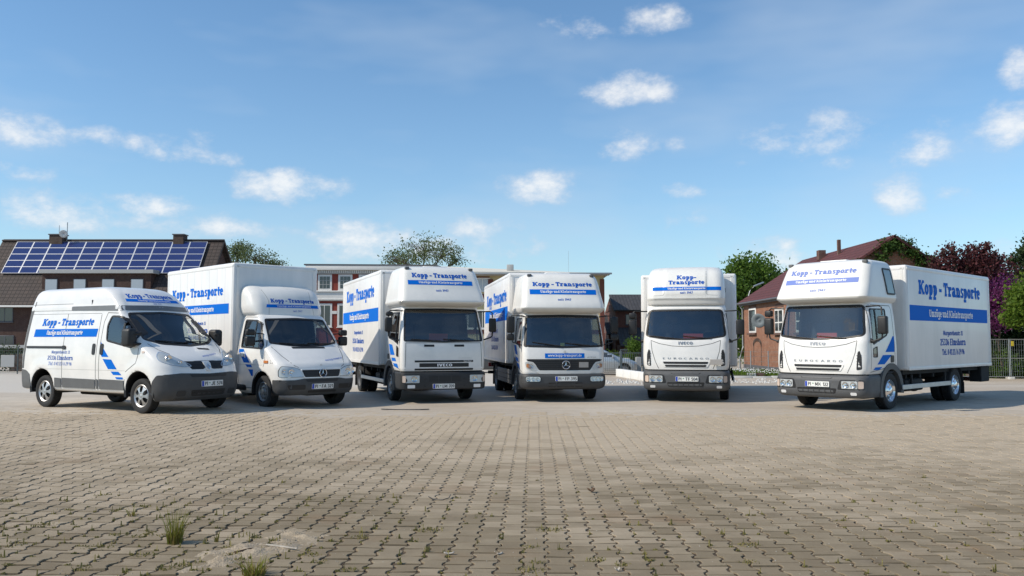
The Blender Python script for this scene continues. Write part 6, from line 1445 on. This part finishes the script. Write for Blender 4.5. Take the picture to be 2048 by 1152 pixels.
# --- brick workshop whose long wall runs away from the yard
def brick_house():
    G = -.5; x0, x1, y0, y1, ze, zr = 15.85, 24.2, 44.5, 58.2, 4.1, 6.95; r = empty('brick_house', (0, 0, G)); tag(r, 'red brick house with maroon roof and ivy on its gable', 'house'); O = lambda z: z - G
    wallbox('wall', x0, x1, y0, y1, 0, O(ze) - .1, 'redbrick', r); xm = (x0 + x1) / 2
    rf = quad('roof', [(x0 - .35, y1 + .2, O(ze) - .12), (x0 - .35, y0 - .3, O(ze) - .12), (xm, y0 - .3, O(zr)), (xm, y1 + .2, O(zr))], 'redroof', r, th=.12)
    quad('roof_far', [(x1 + .35, y0 - .3, O(ze) - .12), (x1 + .35, y1 + .2, O(ze) - .12), (xm, y1 + .2, O(zr)), (xm, y0 - .3, O(zr))], 'redroof', r, th=.12)
    for y in (y0, y1): quad('gable', [(x0, y, O(ze) - .11), (x1, y, O(ze) - .11), (xm, y, O(zr) - .16)], 'redbrick', r)
    tubeo('gutter', [(x0 - .38, y1 + .2, O(ze) - .2), (x0 - .38, y0 - .3, O(ze) - .2)], .07, 'lead', r, 8)
    boxo('eaves_board', (x0 - .3, x0 - .003, y0 - .2, y1 + .1, O(ze) - .34, O(ze) - .14), 'lead', r, .01, 1)
    boxo('plinth', (x0 - .06, x0 + .02, y0, y1, 0, .32), 'lead', r, .01, 1)
    # windows in the long wall, which looks towards -x
    for (y, z0, z1, w) in ((56.0, 2.05, 3.42, 1.35), (50.4, 2.0, 3.2, 1.35), (46.6, 2.0, 3.2, 1.35)):
        f = boxo('window', (x0 - .04, x0 + .03, y - w / 2 - .13, y + w / 2 + .13, O(z0) - .13, O(z1) + .13), 'whitetrim', r, .02, 2)
        boxo('pane', (x0 - .055, x0 - .03, y - w / 2, y + w / 2, O(z0), O(z1)), 'pane', f, .002, 1)
        if y < 55:
            boxo('glazing_bar', (x0 - .075, x0 - .05, y - .05, y + .05, O(z0), O(z1)), 'whitetrim', f, .004, 1); boxo('glazing_bar', (x0 - .073, x0 - .052, y - w / 2, y + w / 2, O(z0) + .45, O(z0) + .52), 'whitetrim', f, .004, 1)
        boxo('sill', (x0 - .16, x0 - .003, y - w / 2 - .25, y + w / 2 + .2, O(z0) - .26, O(z0) - .14), 'brownbrick', f, .01, 1)
        # brick arch over the window
        for k in range(11):
            yy = y - w / 2 - .1 + (w + .2) * k / 10; boxo('arch_brick', (x0 - .02, x0 + .02, yy - .06, yy + .06, O(z1) + .14 + .08 * (1 - ((k - 5) / 5)**2), O(z1) + .36 + .08 * (1 - ((k - 5) / 5)**2)), 'brownbrick', f, .004, 1)
    # bricked-up arched opening: a raised soldier arch
    for k in range(13):
        a = pi * k / 12; yy = 55.0 + .85 * cos(a); zz = 1.15 + .32 * sin(a); boxo('arch_brick', (x0 - .03, x0 + .02, yy - .07, yy + .07, O(zz) - .11, O(zz) + .11), 'darkbrick', r, .004, 1)
    for y in (54.15, 55.85): boxo('arch_jamb', (x0 - .012, x0 + .02, y - .05, y + .05, .35, O(1.1)), 'darkbrick', r, .004, 1)
    tubeo('downpipe', [(x0 - .3, y1 - .1, O(ze) - .25), (x0 - .1, y1 - .1, O(ze) - .6), (x0 - .1, y1 - .1, 1.5), (x0 - .25, y1 - .3, 1.1), (x0 - .45, y1 - .6, .8), (x0 - .45, y1 - .6, .0)], .055, 'zinc', r, 8)
    for (u, v, h, w) in ((1681, 505, .55, .09), (1645, 515, .22, .22)):
        p = at(u, v, (xm - .6) * FPX / (u - 1024) * 1.0); o = boxo('chimney', (xm - .6 - w, xm - .6 + w, p.y - w, p.y + w, O(zr) - .5, O(zr) + h - .1), 'brownbrick', r, .01, 1)
    bm = bmesh.new(); lathe(bm, [(0, .002), (.05, .22), (.17, .45)], 28, 'y'); o = obj('satellite_dish', bm, 'dish', r); o.location = (x0 - .55, 52.6, O(2.68)); o.rotation_euler = (radians(-15), 0, radians(150)); o.modifiers.new('t', 'SOLIDIFY').thickness = .02
    tubeo('dish_arm', [(x0, 52.7, O(2.3)), (x0 - .5, 52.75, O(2.35)), (x0 - .55, 52.7, O(2.6))], .03, 'lead', r, 6)
    return x0, x1, y0, y1, ze, zr, xm
BH = brick_house()

# ------------------------------------------------------------------ foliage
leafmat('leafgreen', (.12, .20, .03), (.07, .135, .02), .45); leafmat('leafpale', (.16, .20, .085), (.11, .15, .06), .5); leafmat('leafdark', (.05, .08, .025), (.03, .055, .018), .35); leafmat('leafplum', (.135, .042, .046), (.075, .028, .03), .4)
leafmat('leafpurple', (.22, .045, .18), (.13, .035, .11), .35); leafmat('leafbright', (.15, .22, .025), (.08, .15, .018), .45); leafmat('ivy', (.06, .11, .02), (.035, .07, .014), .3); mat('bark', (.10, .075, .055), .95, var=.35, vscale=6, bump=.5, bscale=18)
def foliage(name, blobs, n, size, m, parent, seed=0, flat=1.0, kind='stuff', shell=.5):
    """leaf-sized faces in clumps; blobs: centre, radii, weight"""
    rr = np.random.RandomState(seed); W_ = np.array([b[2] for b in blobs]); W_ = W_ / W_.sum(); vs = []; fs = []
    cnt = rr.multinomial(n, W_)
    for (c, R, w), k in zip(blobs, cnt):
        ncl = max(3, k // 26); d = rr.normal(size=(ncl, 3)); d /= np.linalg.norm(d, axis=1)[:, None]; rad = rr.uniform(shell, 1.0, ncl)**.7 * rr.uniform(.78, 1.12, ncl)
        cc = np.array(c) + d * rad[:, None] * np.array(R); pick = rr.randint(0, ncl, k); s_ = np.mean(R) * .15 + size * .8
        P = cc[pick] + rr.normal(size=(k, 3)) * s_ * np.array([1, 1, .8]); A = rr.normal(size=(k, 3)); A /= np.linalg.norm(A, axis=1)[:, None]
        B = np.cross(A, rr.normal(size=(k, 3))); B /= np.linalg.norm(B, axis=1)[:, None]; sz = size * rr.uniform(.55, 1.25, k)[:, None]
        Q = np.stack([P - A * sz * .5, P + B * sz * .32, P + A * sz * .6, P - B * sz * .32], 1).reshape(-1, 3); b0 = len(vs); vs += [tuple(q) for q in Q]; fs += [(b0 + 4 * i, b0 + 4 * i + 1, b0 + 4 * i + 2, b0 + 4 * i + 3) for i in range(k)]
    o = pydata(name, vs, fs, m, parent)
    if kind: o['kind'] = kind
    return o
def tree(name, label, base, trunk_h, r0, blobs, n, size, m, seed, group=None, cat='tree', twigs=10):
    root = empty(name, base); tag(root, label, cat, group); rr = random.Random(seed); bm = bmesh.new(); top = Vector((rr.uniform(-.2, .2), rr.uniform(-.2, .2), trunk_h))
    tube(bm, [(0, 0, -.05), (r0 * .3, 0, trunk_h * .4), tuple(top)], [r0 * 1.25, r0, r0 * .75], 8); obj('trunk', bm, 'bark', root, 60)
    bm = bmesh.new()
    for c, R, w in blobs:
        c = Vector(c); mid = top.lerp(c, .5) + Vector((rr.uniform(-.3, .3), rr.uniform(-.3, .3), rr.uniform(0, .4))); tube(bm, [top - Vector((0, 0, r0)), mid, c], [r0 * .6, r0 * .35, r0 * .16], 6)
        for k in range(twigs):
            d = Vector((rr.gauss(0, 1), rr.gauss(0, 1), rr.gauss(.4, .8))).normalized(); e = c + Vector((d.x * R[0], d.y * R[1], d.z * R[2])) * rr.uniform(.8, 1.08); tube(bm, [c.lerp(mid, rr.random() * .6), c.lerp(e, .5) + Vector((0, 0, .1)), e], [r0 * .16, r0 * .09, r0 * .03], 4)
    obj('limbs', bm, 'bark', root, 60); foliage('crown', blobs, n, size, m, root, seed)
    return root
def blobs_px(lst, Y, base):
    """crown lobes given as pixel centre and half sizes in the plane at distance Y"""
    out = []
    for (u, v, a, b, dy, w) in lst:
        p = at(u, v, Y + dy); s = (Y + dy) / FPX; out.append(((p.x - base[0], p.y - base[1], p.z - base[2]), (a * s, (a + b) / 2 * s, b * s), w))
    return out
def px_tree(name, label, u, Y, trunk_v, lst, n, size, m, seed, r0=.22, group=None, twigs=10, cat='tree'):
    base = (PX(u, Y), Y, -.5); th = ZV(trunk_v, Y) + .5
    return tree(name, label, base, th, r0, blobs_px(lst, Y, base), n, size, m, seed, group, cat, twigs)
px_tree('airy_tree', 'pale airy tree in young leaf behind the solar house', 490, 84, 590, [(462, 524, 30, 30, 0, 1), (488, 498, 20, 16, 1, .5), (475, 505, 22, 20, 0, .5), (510, 514, 26, 20, -1, .6), (535, 522, 22, 16, -1, .5), (555, 532, 18, 12, 0, .35), (490, 560, 60, 40, 1, 1)], 5200, .19, 'leafpale', 21, .25, 'trees beyond the buildings', 16)
px_tree('airy_tree', 'thin pale tree showing above the roof of the cream hall', 845, 96, 590, [(810, 520, 44, 22, 0, .8), (850, 497, 50, 24, 1, 1), (885, 508, 40, 22, -1, .8), (912, 522, 30, 12, 0, .3), (790, 520, 32, 18, 2, .5)], 3600, .24, 'leafpale', 22, .25, 'trees beyond the buildings', 26)
px_tree('leafy_tree', 'full bright green tree standing behind the brick house', 1510, 72, 690, [(1500, 548, 46, 36, 0, 1), (1530, 560, 40, 40, 2, 1), (1475, 580, 34, 36, -1, .8), (1500, 612, 50, 40, 0, 1), (1480, 655, 36, 42, -1, .9), (1510, 690, 42, 34, 0, .8), (1560, 580, 32, 30, 2, .6)], 17000, .30, 'leafgreen', 23, .3)
px_tree('plum_tree', 'dark red-leaved plum tree rising over the truck box', 1935, 44, 660, [(1880, 553, 40, 26, 0, .8), (1925, 548, 44, 28, 1, .9), (1968, 540, 36, 28, 0, .8), (1912, 514, 16, 16, 0, .2), (1965, 508, 12, 14, 0, .16), (1940, 525, 22, 22, 0, .35), (1995, 545, 32, 30, 1, .6), (1940, 585, 70, 40, 1, .9), (2010, 590, 36, 36, 2, .5), (1858, 530, 12, 9, 0, .06), (1888, 507, 11, 10, 0, .07), (1903, 498, 9, 9, 0, .06), (1938, 503, 11, 9, 0, .07), (1950, 495, 8, 9, 0, .05), (1975, 490, 8, 8, 0, .05), (1988, 510, 12, 9, 0, .07), (2002, 522, 12, 10, 0, .07), (1870, 520, 10, 8, 0, .06)], 8000, .17, 'leafplum', 24, .2, twigs=18)
px_tree('lilac_bush', 'lilac bush covered in purple blossom beside the mesh fence', 2000, 43.4, 690, [(1995, 585, 36, 40, 0, 1), (2020, 600, 34, 36, 0, 1), (1988, 630, 26, 34, 0, .6)], 6500, .13, 'leafpurple', 25, .05, cat='bush')
px_tree('leafy_tree', 'light green tree leaning over the mesh fence', 2070, 41, 660, [(2052, 604, 28, 30, -1, .9), (2040, 632, 24, 16, -1, .5), (2078, 590, 34, 50, 0, 1), (2022, 642, 14, 9, -1, .2), (2032, 585, 12, 12, 0, .2), (2100, 600, 50, 60, 0, 1)], 7500, .17, 'leafbright', 26, .2)
px_tree('conifer', 'dark feathery conifer behind the light green tree', 2075, 47, 640, [(2058, 520, 34, 26, 0, 1), (2040, 552, 30, 26, 0, .8), (2026, 520, 10, 8, 0, .12), (2048, 500, 12, 10, 0, .2), (2070, 480, 20, 20, 0, .4)], 4200, .16, 'leafdark', 27, .2)
px_tree('dark_hedge', 'tall dark evergreen hedge behind the mesh fence', 1990, 46, 700, [(1975, 640, 40, 50, 0, 1), (2020, 650, 44, 46, 0, 1), (2065, 650, 40, 50, 0, 1), (1930, 650, 40, 50, 0, 1), (1890, 640, 40, 50, 0, .8), (1990, 690, 60, 34, -1, .9), (2050, 690, 60, 34, -1, .9), (1960, 715, 50, 30, -1.6, .8), (2050, 720, 50, 28, -1.6, .8)], 18000, .17, 'leafdark', 28, .15, cat='hedge')
px_tree('small_shrub', 'rounded green shrub growing at the foot of the mesh fence', 2012, 43.6, 742, [(2010, 728, 28, 24, 0, 1), (2000, 742, 34, 14, 0, .6), (2040, 745, 26, 12, 0, .5), (2010, 708, 14, 12, 0, .25)], 3800, .10, 'leafgreen', 29, .04, cat='shrub', twigs=5)
px_tree('clipped_hedge', 'clipped rounded hedge behind the steel gate', 1226, 56, 735, [(1226, 722, 14, 16, 0, 1), (1238, 728, 12, 12, 0, .6)], 2600, .12, 'leafbright', 30, .05, cat='hedge', twigs=3)
px_tree('garden_shrub', 'loose shrub beside the porch behind the gate', 1268, 60, 735, [(1268, 690, 10, 14, 0, 1), (1262, 722, 16, 14, 0, .8)], 2200, .14, 'leafgreen', 31, .06, cat='shrub', twigs=4)
# ivy on the near gable of the brick house
x0, x1, y0, y1, ze, zr, xm = BH
root = empty('ivy', (xm, y0 - .1, -.5)); tag(root, 'dense green ivy covering the gable of the brick house', 'ivy')
bl = []
ri = random.Random(12)
for k in range(44):
    x = ri.uniform(-3.7, 3.7); zt = zr - (zr - ze) * abs(x) / 4.2 - .30; z = ri.uniform(1.4, zt) if k % 3 else zt - ri.uniform(0, .3)
    bl.append(((x, -.05, z + .5), (.45, .12, .30), 1))
bl += [((.15, 0, zr + .32), (.30, .2, .14), .4), ((.7, -.05, zr + .05), (.4, .2, .16), .5)]
foliage('leaves', bl, 11000, .16, 'ivy', root, 33)

# ------------------------------------------------------------------ fences, kerbs and small things at the back
def mesh_fence(u0, Y0, u1, Y1, label, h=2.0, group=None):
    a = Vector((PX(u0, Y0), Y0, gz(0, Y0))); b = Vector((PX(u1, Y1), Y1, gz(0, Y1))); L_ = (b - a).length; rz = math.atan2(b.y - a.y, b.x - a.x); r = empty('mesh_fence', a, rz); tag(r, label, 'fence', group)
    for x in (.02, L_ - .02): tubeo('post', [(x, 0, .0), (x, 0, h)], .021, 'galv', r, 8)
    for z in (.12, h * .52, h - .02): tubeo('rail', [(.02, 0, z), (L_ - .02, 0, z)], .019, 'galv', r, 6)
    n = int(L_ / .1); bm = bmesh.new()
    for k in range(1, n): tube(bm, [(L_ * k / n, 0, .12), (L_ * k / n, 0, h - .02)], .0035, 4, False)
    for k in range(1, 7): tube(bm, [(.02, 0, .12 + (h - .14) * k / 7), (L_ - .02, 0, .12 + (h - .14) * k / 7)], .003, 4, False)
    o = obj('wire_mesh', bm, 'galv', r, 0); o['kind'] = 'stuff'
    for x in (0, L_): boxo('foot_block', (x - .12, x + .12, -.32, .32, -.02, .12), 'concrete', r, .03, 2)
    return r
g = 'panels of the mesh fence'
mesh_fence(1880, 43.2, 2016, 42.6, 'mesh fence panel right behind the truck box, bush at its foot', group=g); r_ = mesh_fence(2017, 42.6, 2150, 41.6, 'mesh fence panel carrying a small yellow sign', group=g)
s_ = boxo('fence_sign', (0, .13, -.012, .012, 0, .24), 'yellow', None, .004, 1); s_.location = (PX(2019, 42.5), 42.45, ZV(692, 42.5)); tag(s_, 'small yellow sign hung on the mesh fence', 'sign')
Yb = 45.0; r = empty('board_fence', (0, 0, -.5)); tag(r, 'dark board fence behind the mesh fence under the hedge', 'fence')
for k in range(26):
    x = PX(1840, Yb) + k * .29; boxo('board', (x, x + .275, Yb, Yb + .03, .05, 1.95 + random.uniform(-.02, .02)), 'planks', r, .006, 1)
# steel gate in the gap
Y = 46.5; r = empty('steel_gate', (0, 0, -.5)); tag(r, 'grey steel gate of thin bars between the trucks', 'gate'); xa, xb = PX(1196, Y), PX(1300, Y); zt = ZV(703, Y) + .5
for u in (1200, 1241, 1286): boxo('gate_post', (PX(u, Y) - .06, PX(u, Y) + .06, Y - .06, Y + .06, 0, zt + .02), 'anthracite', r, .01, 1)
for z in (.2, zt - .08): boxo('gate_rail', (xa, xb, Y - .02, Y + .02, z - .025, z + .025), 'anthracite', r, .005, 1)
for k in range(25): x = xa + (xb - xa) * (k + .5) / 25; tubeo('bar', [(x, Y - .028, .2), (x, Y - .028, zt - .06)], .010, 'anthracite', r, 5)
p_ = boxo('gate_pillar', (PX(1245, 49), PX(1258, 49), 48.8, 49.2, -.5, ZV(716, 49)), 'concrete', None, .02, 1); tag(p_, 'pale square pillar behind the steel gate', 'pillar')
for k, u in enumerate((1262, 1276)):
    b_ = boxo('letter_box' if k else 'meter_box', (PX(u, 49) - .16, PX(u, 49) + .16, 48.9, 49.1, -.5, ZV(722 - 8 * k, 49)), 'greytrim', None, .02, 1); tag(b_, ('grey upright cabinet behind the gate beside the pale pillar', 'taller grey post box behind the gate')[k], 'cabinet')
# second fence by the brick house
Y = 47; r = empty('post_fence', (0, 0, -.5)); tag(r, 'grey wire fence with slim posts before the brick house', 'fence'); xa, xb = PX(1440, Y), PX(1640, Y)
for u in (1462, 1500, 1535, 1580, 1620): tubeo('post', [(PX(u, Y), Y, 0), (PX(u, Y), Y, 1.35)], .03, 'zinc', r, 6)
for z in (.45, .75, 1.05, 1.3): tubeo('wire', [(xa, Y, z), (xb, Y, z)], .006, 'zinc', r, 4)
w_ = boxo('garden_wall', (PX(1440, 62), 15.2, 61.8, 62.1, -.55, ZV(712, 62)), 'concrete', None, .02, 1); tag(w_, 'pale garden wall beside the brick house corner', 'wall')
# grass strip, kerb, low blocks
vs = []; fs = []; rg = random.Random(5); A, B = PX(1425, 46), 30.0
def zg(x, y): return gz(x, y) + .10 + .05 * sin(x * 1.7) * sin(y)
n = 24; gv = [(A + (B - A) * i / n, y, zg(A + (B - A) * i / n, y) - (.12 if y in (44.6, 60) else 0)) for y in (44.6, 45.0, 47, 52, 60) for i in range(n + 1)]
gf = [(j * (n + 1) + i, j * (n + 1) + i + 1, (j + 1) * (n + 1) + i + 1, (j + 1) * (n + 1) + i) for j in range(4) for i in range(n)]
mat('turf', (.07, .085, .025), .95, var=.35, vscale=2); vg = pydata('verge', gv, gf, 'turf', None, 60); vg['kind'] = 'structure'
for k in range(9000):
    x = rg.uniform(A, 24); y = rg.uniform(44.8, 49); h = rg.uniform(.08, .28); w = rg.uniform(.012, .03); b = rg.uniform(0, 6.3); z = zg(x, y) - .02; q = len(vs); dx, dy = rg.gauss(0, .06), rg.gauss(0, .06)
    vs += [(x - w * cos(b), y - w * sin(b), z), (x + w * cos(b), y + w * sin(b), z), (x + dx, y + dy, z + h)]; fs.append((q, q + 1, q + 2))
o = pydata('verge_grass', vs, fs, 'leafbright'); tag(o, 'rough green grass growing on the verge by the brick house', 'grass', kind='stuff')
vs = []; fs = []
for k in range(700):
    x = rg.uniform(A, 20); y = rg.uniform(45, 48.5); z = zg(x, y) + rg.uniform(.1, .26); q = len(vs); s = .022
    vs += [(x - s, y - s, z), (x + s, y - s, z), (x + s, y + s, z + .02), (x - s, y + s, z + .02)]; fs.append((q, q + 1, q + 2, q + 3))
o = pydata('daisies', vs, fs, 'textwhite'); tag(o, 'white daisies dotted through the verge grass', 'flowers', kind='stuff')
kx = A - .5
k_ = 0
kr = empty('kerb', (0, 0, 0)); kr['kind'] = 'structure'
while kx < 19.5:
    y = 43.9; bm = bmesh.new(); box(bm, 0, .97, -.12, .12, -.15, .10, .02, 2); o = obj('kerb_stone', bm, 'concrete', kr); o.location = (kx, y + random.uniform(-.02, .02), gz(0, y) + random.uniform(-.02, .02)); o.rotation_euler = (0, 0, random.uniform(-.015, .015)); kx += 1.0
Lw = [(1236, 46.0), (1250, 44.6), (1265, 43.2), (1281, 41.8), (1300, 40.2)]
for i, ((u0, Y0), (u1, Y1)) in enumerate(zip(Lw, Lw[1:])):
    a = Vector((PX(u0, Y0), Y0, gz(0, Y0))); b = Vector((PX(u1, Y1), Y1, gz(0, Y1))); bm = bmesh.new(); box(bm, 0, (b - a).length - .03, -.15, .15, -.1, .40, .03, 2)
    o = obj('concrete_block', bm, 'whitetrim'); o.location = a; o.rotation_euler = (0, 0, math.atan2(b.y - a.y, b.x - a.x)); tag(o, ('white concrete edging block at the gate end of its row', 'second white edging block from the steel gate', 'third white edging block from the steel gate', 'last white edging block, beside the square-on truck')[i], 'block', 'white edging blocks')
for u, v, m, lb in ((1503, 753, 'concrete', 'pale concrete brick lying on the sand before the kerb'), (1519, 753, 'brownbrick', 'dark brick lying beside a pale one before the kerb')):
    b_ = boxo('loose_brick', (-.28, .22, -.09, .09, -.02, .22), m, None, .015, 1); Yq = (CAM_H + .48) * FPX / (v - 680); b_.location = (PX(u, Yq), Yq, gz(0, Yq)); tag(b_, lb, 'brick')
vs = []; fs = []
for k in range(420):                                       # rubble along the edge
    u = rg.uniform(1440, 1640) if k % 3 else rg.uniform(1190, 1290); v = rg.gauss(761, 2.5) if k % 3 else rg.gauss(762, 3); Yq = (CAM_H + .45) * FPX / max(30, v - 680); x = PX(u, Yq); s = rg.uniform(.02, .08); z = gz(x, Yq); q = len(vs)
    vs += [(x + s, Yq, z), (x, Yq + s, z), (x - s, Yq, z), (x, Yq - s, z), (x + rg.uniform(-s, s) * .4, Yq, z + s * rg.uniform(.5, 1.1))]; fs += [(q, q + 1, q + 4), (q + 1, q + 2, q + 4), (q + 2, q + 3, q + 4), (q + 3, q, q + 4)]
o = pydata('rubble', vs, fs, 'concrete'); tag(o, 'pale rubble and broken stone along the edge of the yard', 'rubble', kind='stuff')
# lamp post behind the brick house
r = empty('street_lamp', (PX(1494, 66), 66, -.5)); tag(r, 'street lamp with a bent arm above the brick house corner', 'street lamp')
P = [(0, 0, 0), (0, 0, ZV(640, 66) + .5), (.05, 0, ZV(600, 66) + .5), (.25, 0, ZV(582, 66) + .5), (.55, 0, ZV(573, 66) + .5)]
tubeo('pole', P, [.07, .055, .045, .04, .035], 'zinc', r, 8)
bm = bmesh.new(); box(bm, 0, .85, -.13, .13, -.05, .07, .04, 2); bmesh.ops.rotate(bm, verts=bm.verts[:], cent=(0, 0, 0), matrix=Matrix.Rotation(radians(-22), 3, 'Y')); o = obj('lamp_head', bm, 'galv', r); o.location = P[-1]
# left edge: dark mesh fence with a pale board, low wall
Y = 49; r = empty('mesh_fence', (0, 0, -.5)); tag(r, 'dark wire fence before the brown house behind the panel van', 'fence'); xa, xb = PX(-60, Y), PX(335, Y)
for k in range(9): x = xa + (xb - xa) * k / 8; tubeo('post', [(x, Y, 0), (x, Y, 1.55)], .03, 'anthracite', r, 6)
for z in (.1, .8, 1.5): tubeo('rail', [(xa, Y, z), (xb, Y, z)], .014, 'anthracite', r, 5)
bm = bmesh.new()
for k in range(1, 110): x = xa + (xb - xa) * k / 110; tube(bm, [(x, Y, .1), (x, Y, 1.5)], .006, 4, False)
for k in range(1, 9): tube(bm, [(xa, Y, .1 + 1.4 * k / 9), (xb, Y, .1 + 1.4 * k / 9)], .006, 4, False)
o = obj('wire_mesh', bm, 'anthracite', r, 0); o['kind'] = 'stuff'
b_ = boxo('fence_board', (PX(6, Y), PX(33, Y), Y - .06, Y - .03, ZV(734, Y), ZV(710, Y)), 'greytrim', None, .01, 1); tag(b_, 'pale blank board hung on the dark wire fence', 'board')
w_ = boxo('dark_wall', (xa, xb, 53, 53.3, -.55, .55), 'darkbrick', None, .02, 1); tag(w_, 'low dark wall behind the wire fence', 'wall')
px_tree('dark_shrub', 'dark clipped shrubs behind the wire fence', 40, 54, 740, [(-10, 715, 40, 22, 0, 1), (40, 718, 36, 20, 0, 1), (90, 718, 36, 20, 0, 1), (150, 716, 40, 22, 0, 1)], 4200, .16, 'leafdark', 41, .06, cat='shrub', twigs=3)
# parked cars
def car(loc, rz, m, label):
    r = empty('parked_car', loc, rz); tag(r, label, 'car')
    K = [(.20, 1.92, -1.95, .74, .3, .3, .12), (.30, 1.98, -2.0, .80, .35, .3, .14), (.55, 2.0, -2.02, .83, .36, .3, .15), (.72, 1.9, -2.0, .84, .34, .3, .15), (.84, 1.62, -1.98, .83, .3, .28, .14), (.94, 1.15, -1.96, .81, .2, .25, .12), (1.10, .78, -1.9, .74, .16, .22, .1), (1.30, .35, -1.78, .66, .14, .2, .1), (1.42, .05, -1.6, .58, .14, .2, .1), (1.47, -.25, -1.3, .45, .12, .2, .1)]
    bm = loft(K, 34, nf=8, nc=6, ns=24); t = bvh(bm)
    ws = rnd([(-.62, 1.02), (.62, 1.02), (.50, 1.38), (-.50, 1.38)], .04, 2); sw = rnd([(.72, .99), (.30, 1.32), (.0, 1.38), (-1.0, 1.38), (-1.4, 1.28), (-1.55, 1.0)], .05, 2)
    for s in ('L', 'R'):
        for cx in (1.25, -1.25): cut(bm, disc(cx, .31, .36, 16), s, .3)
    b = obj('body', bm, (m, 'interior'), r, 30); shellmod(b, .02)
    patch('windscreen', ws, 'F', t, 'pane', b, .004, .1); patch('rear_window', ws, 'B', t, 'pane', b, .004, .1)
    for s in ('L', 'R'):
        g = patch('side_window', sw, s, t, 'pane', b, .004, .1); patch('pillar', [(-.45, 1.0), (-.38, 1.0), (-.38, 1.37), (-.45, 1.37)], s, t, m, g, .008, .1); seam('door_gap', [(.70, .95), (.72, .35), (-.42, .35), (-.42, 1.0)], s, t, b)
        sg = 1 if s == 'L' else -1
        patch('headlight', rnd([(sg * .42, .62), (sg * .74, .64), (sg * .76, .78), (sg * .5, .74)], .04, 2), 'F', t, 'reflector', b, .006, .1, .01); patch('tail_light', rnd([(sg * .5, .7), (sg * .74, .7), (sg * .74, .9), (sg * .55, .9)], .03, 2), 'B', t, 'red', b, .006, .1, .01)
        bm = bmesh.new(); box(bm, -.05, .06, -.09, .09, -.06, .07, .03, 2); o = obj('mirror', bm, m, b); o.location = (.62, sg * .90, 1.02)
        for cx in (1.25, -1.25): wheel(r, cx, sg * .72, .31, .19, 'steel', .2)
    patch('grille', rnd([(-.4, .5), (.4, .5), (.36, .62), (-.36, .62)], .03, 2), 'F', t, 'black', b, .006, .1)
    boxo('underbody', (-1.8, 1.8, -.6, .6, .2, .34), 'chassis', r, .02, 1)
    return r
car((PX(1205, 48), 48.5, gz(0, 48)), radians(-6), 'carsilver', 'silver car parked behind the gate, only its front wing showing')
car((PX(955, 50), 51, gz(0, 50)), radians(4), 'cardark', 'dark car parked behind the trucks before the cream hall')
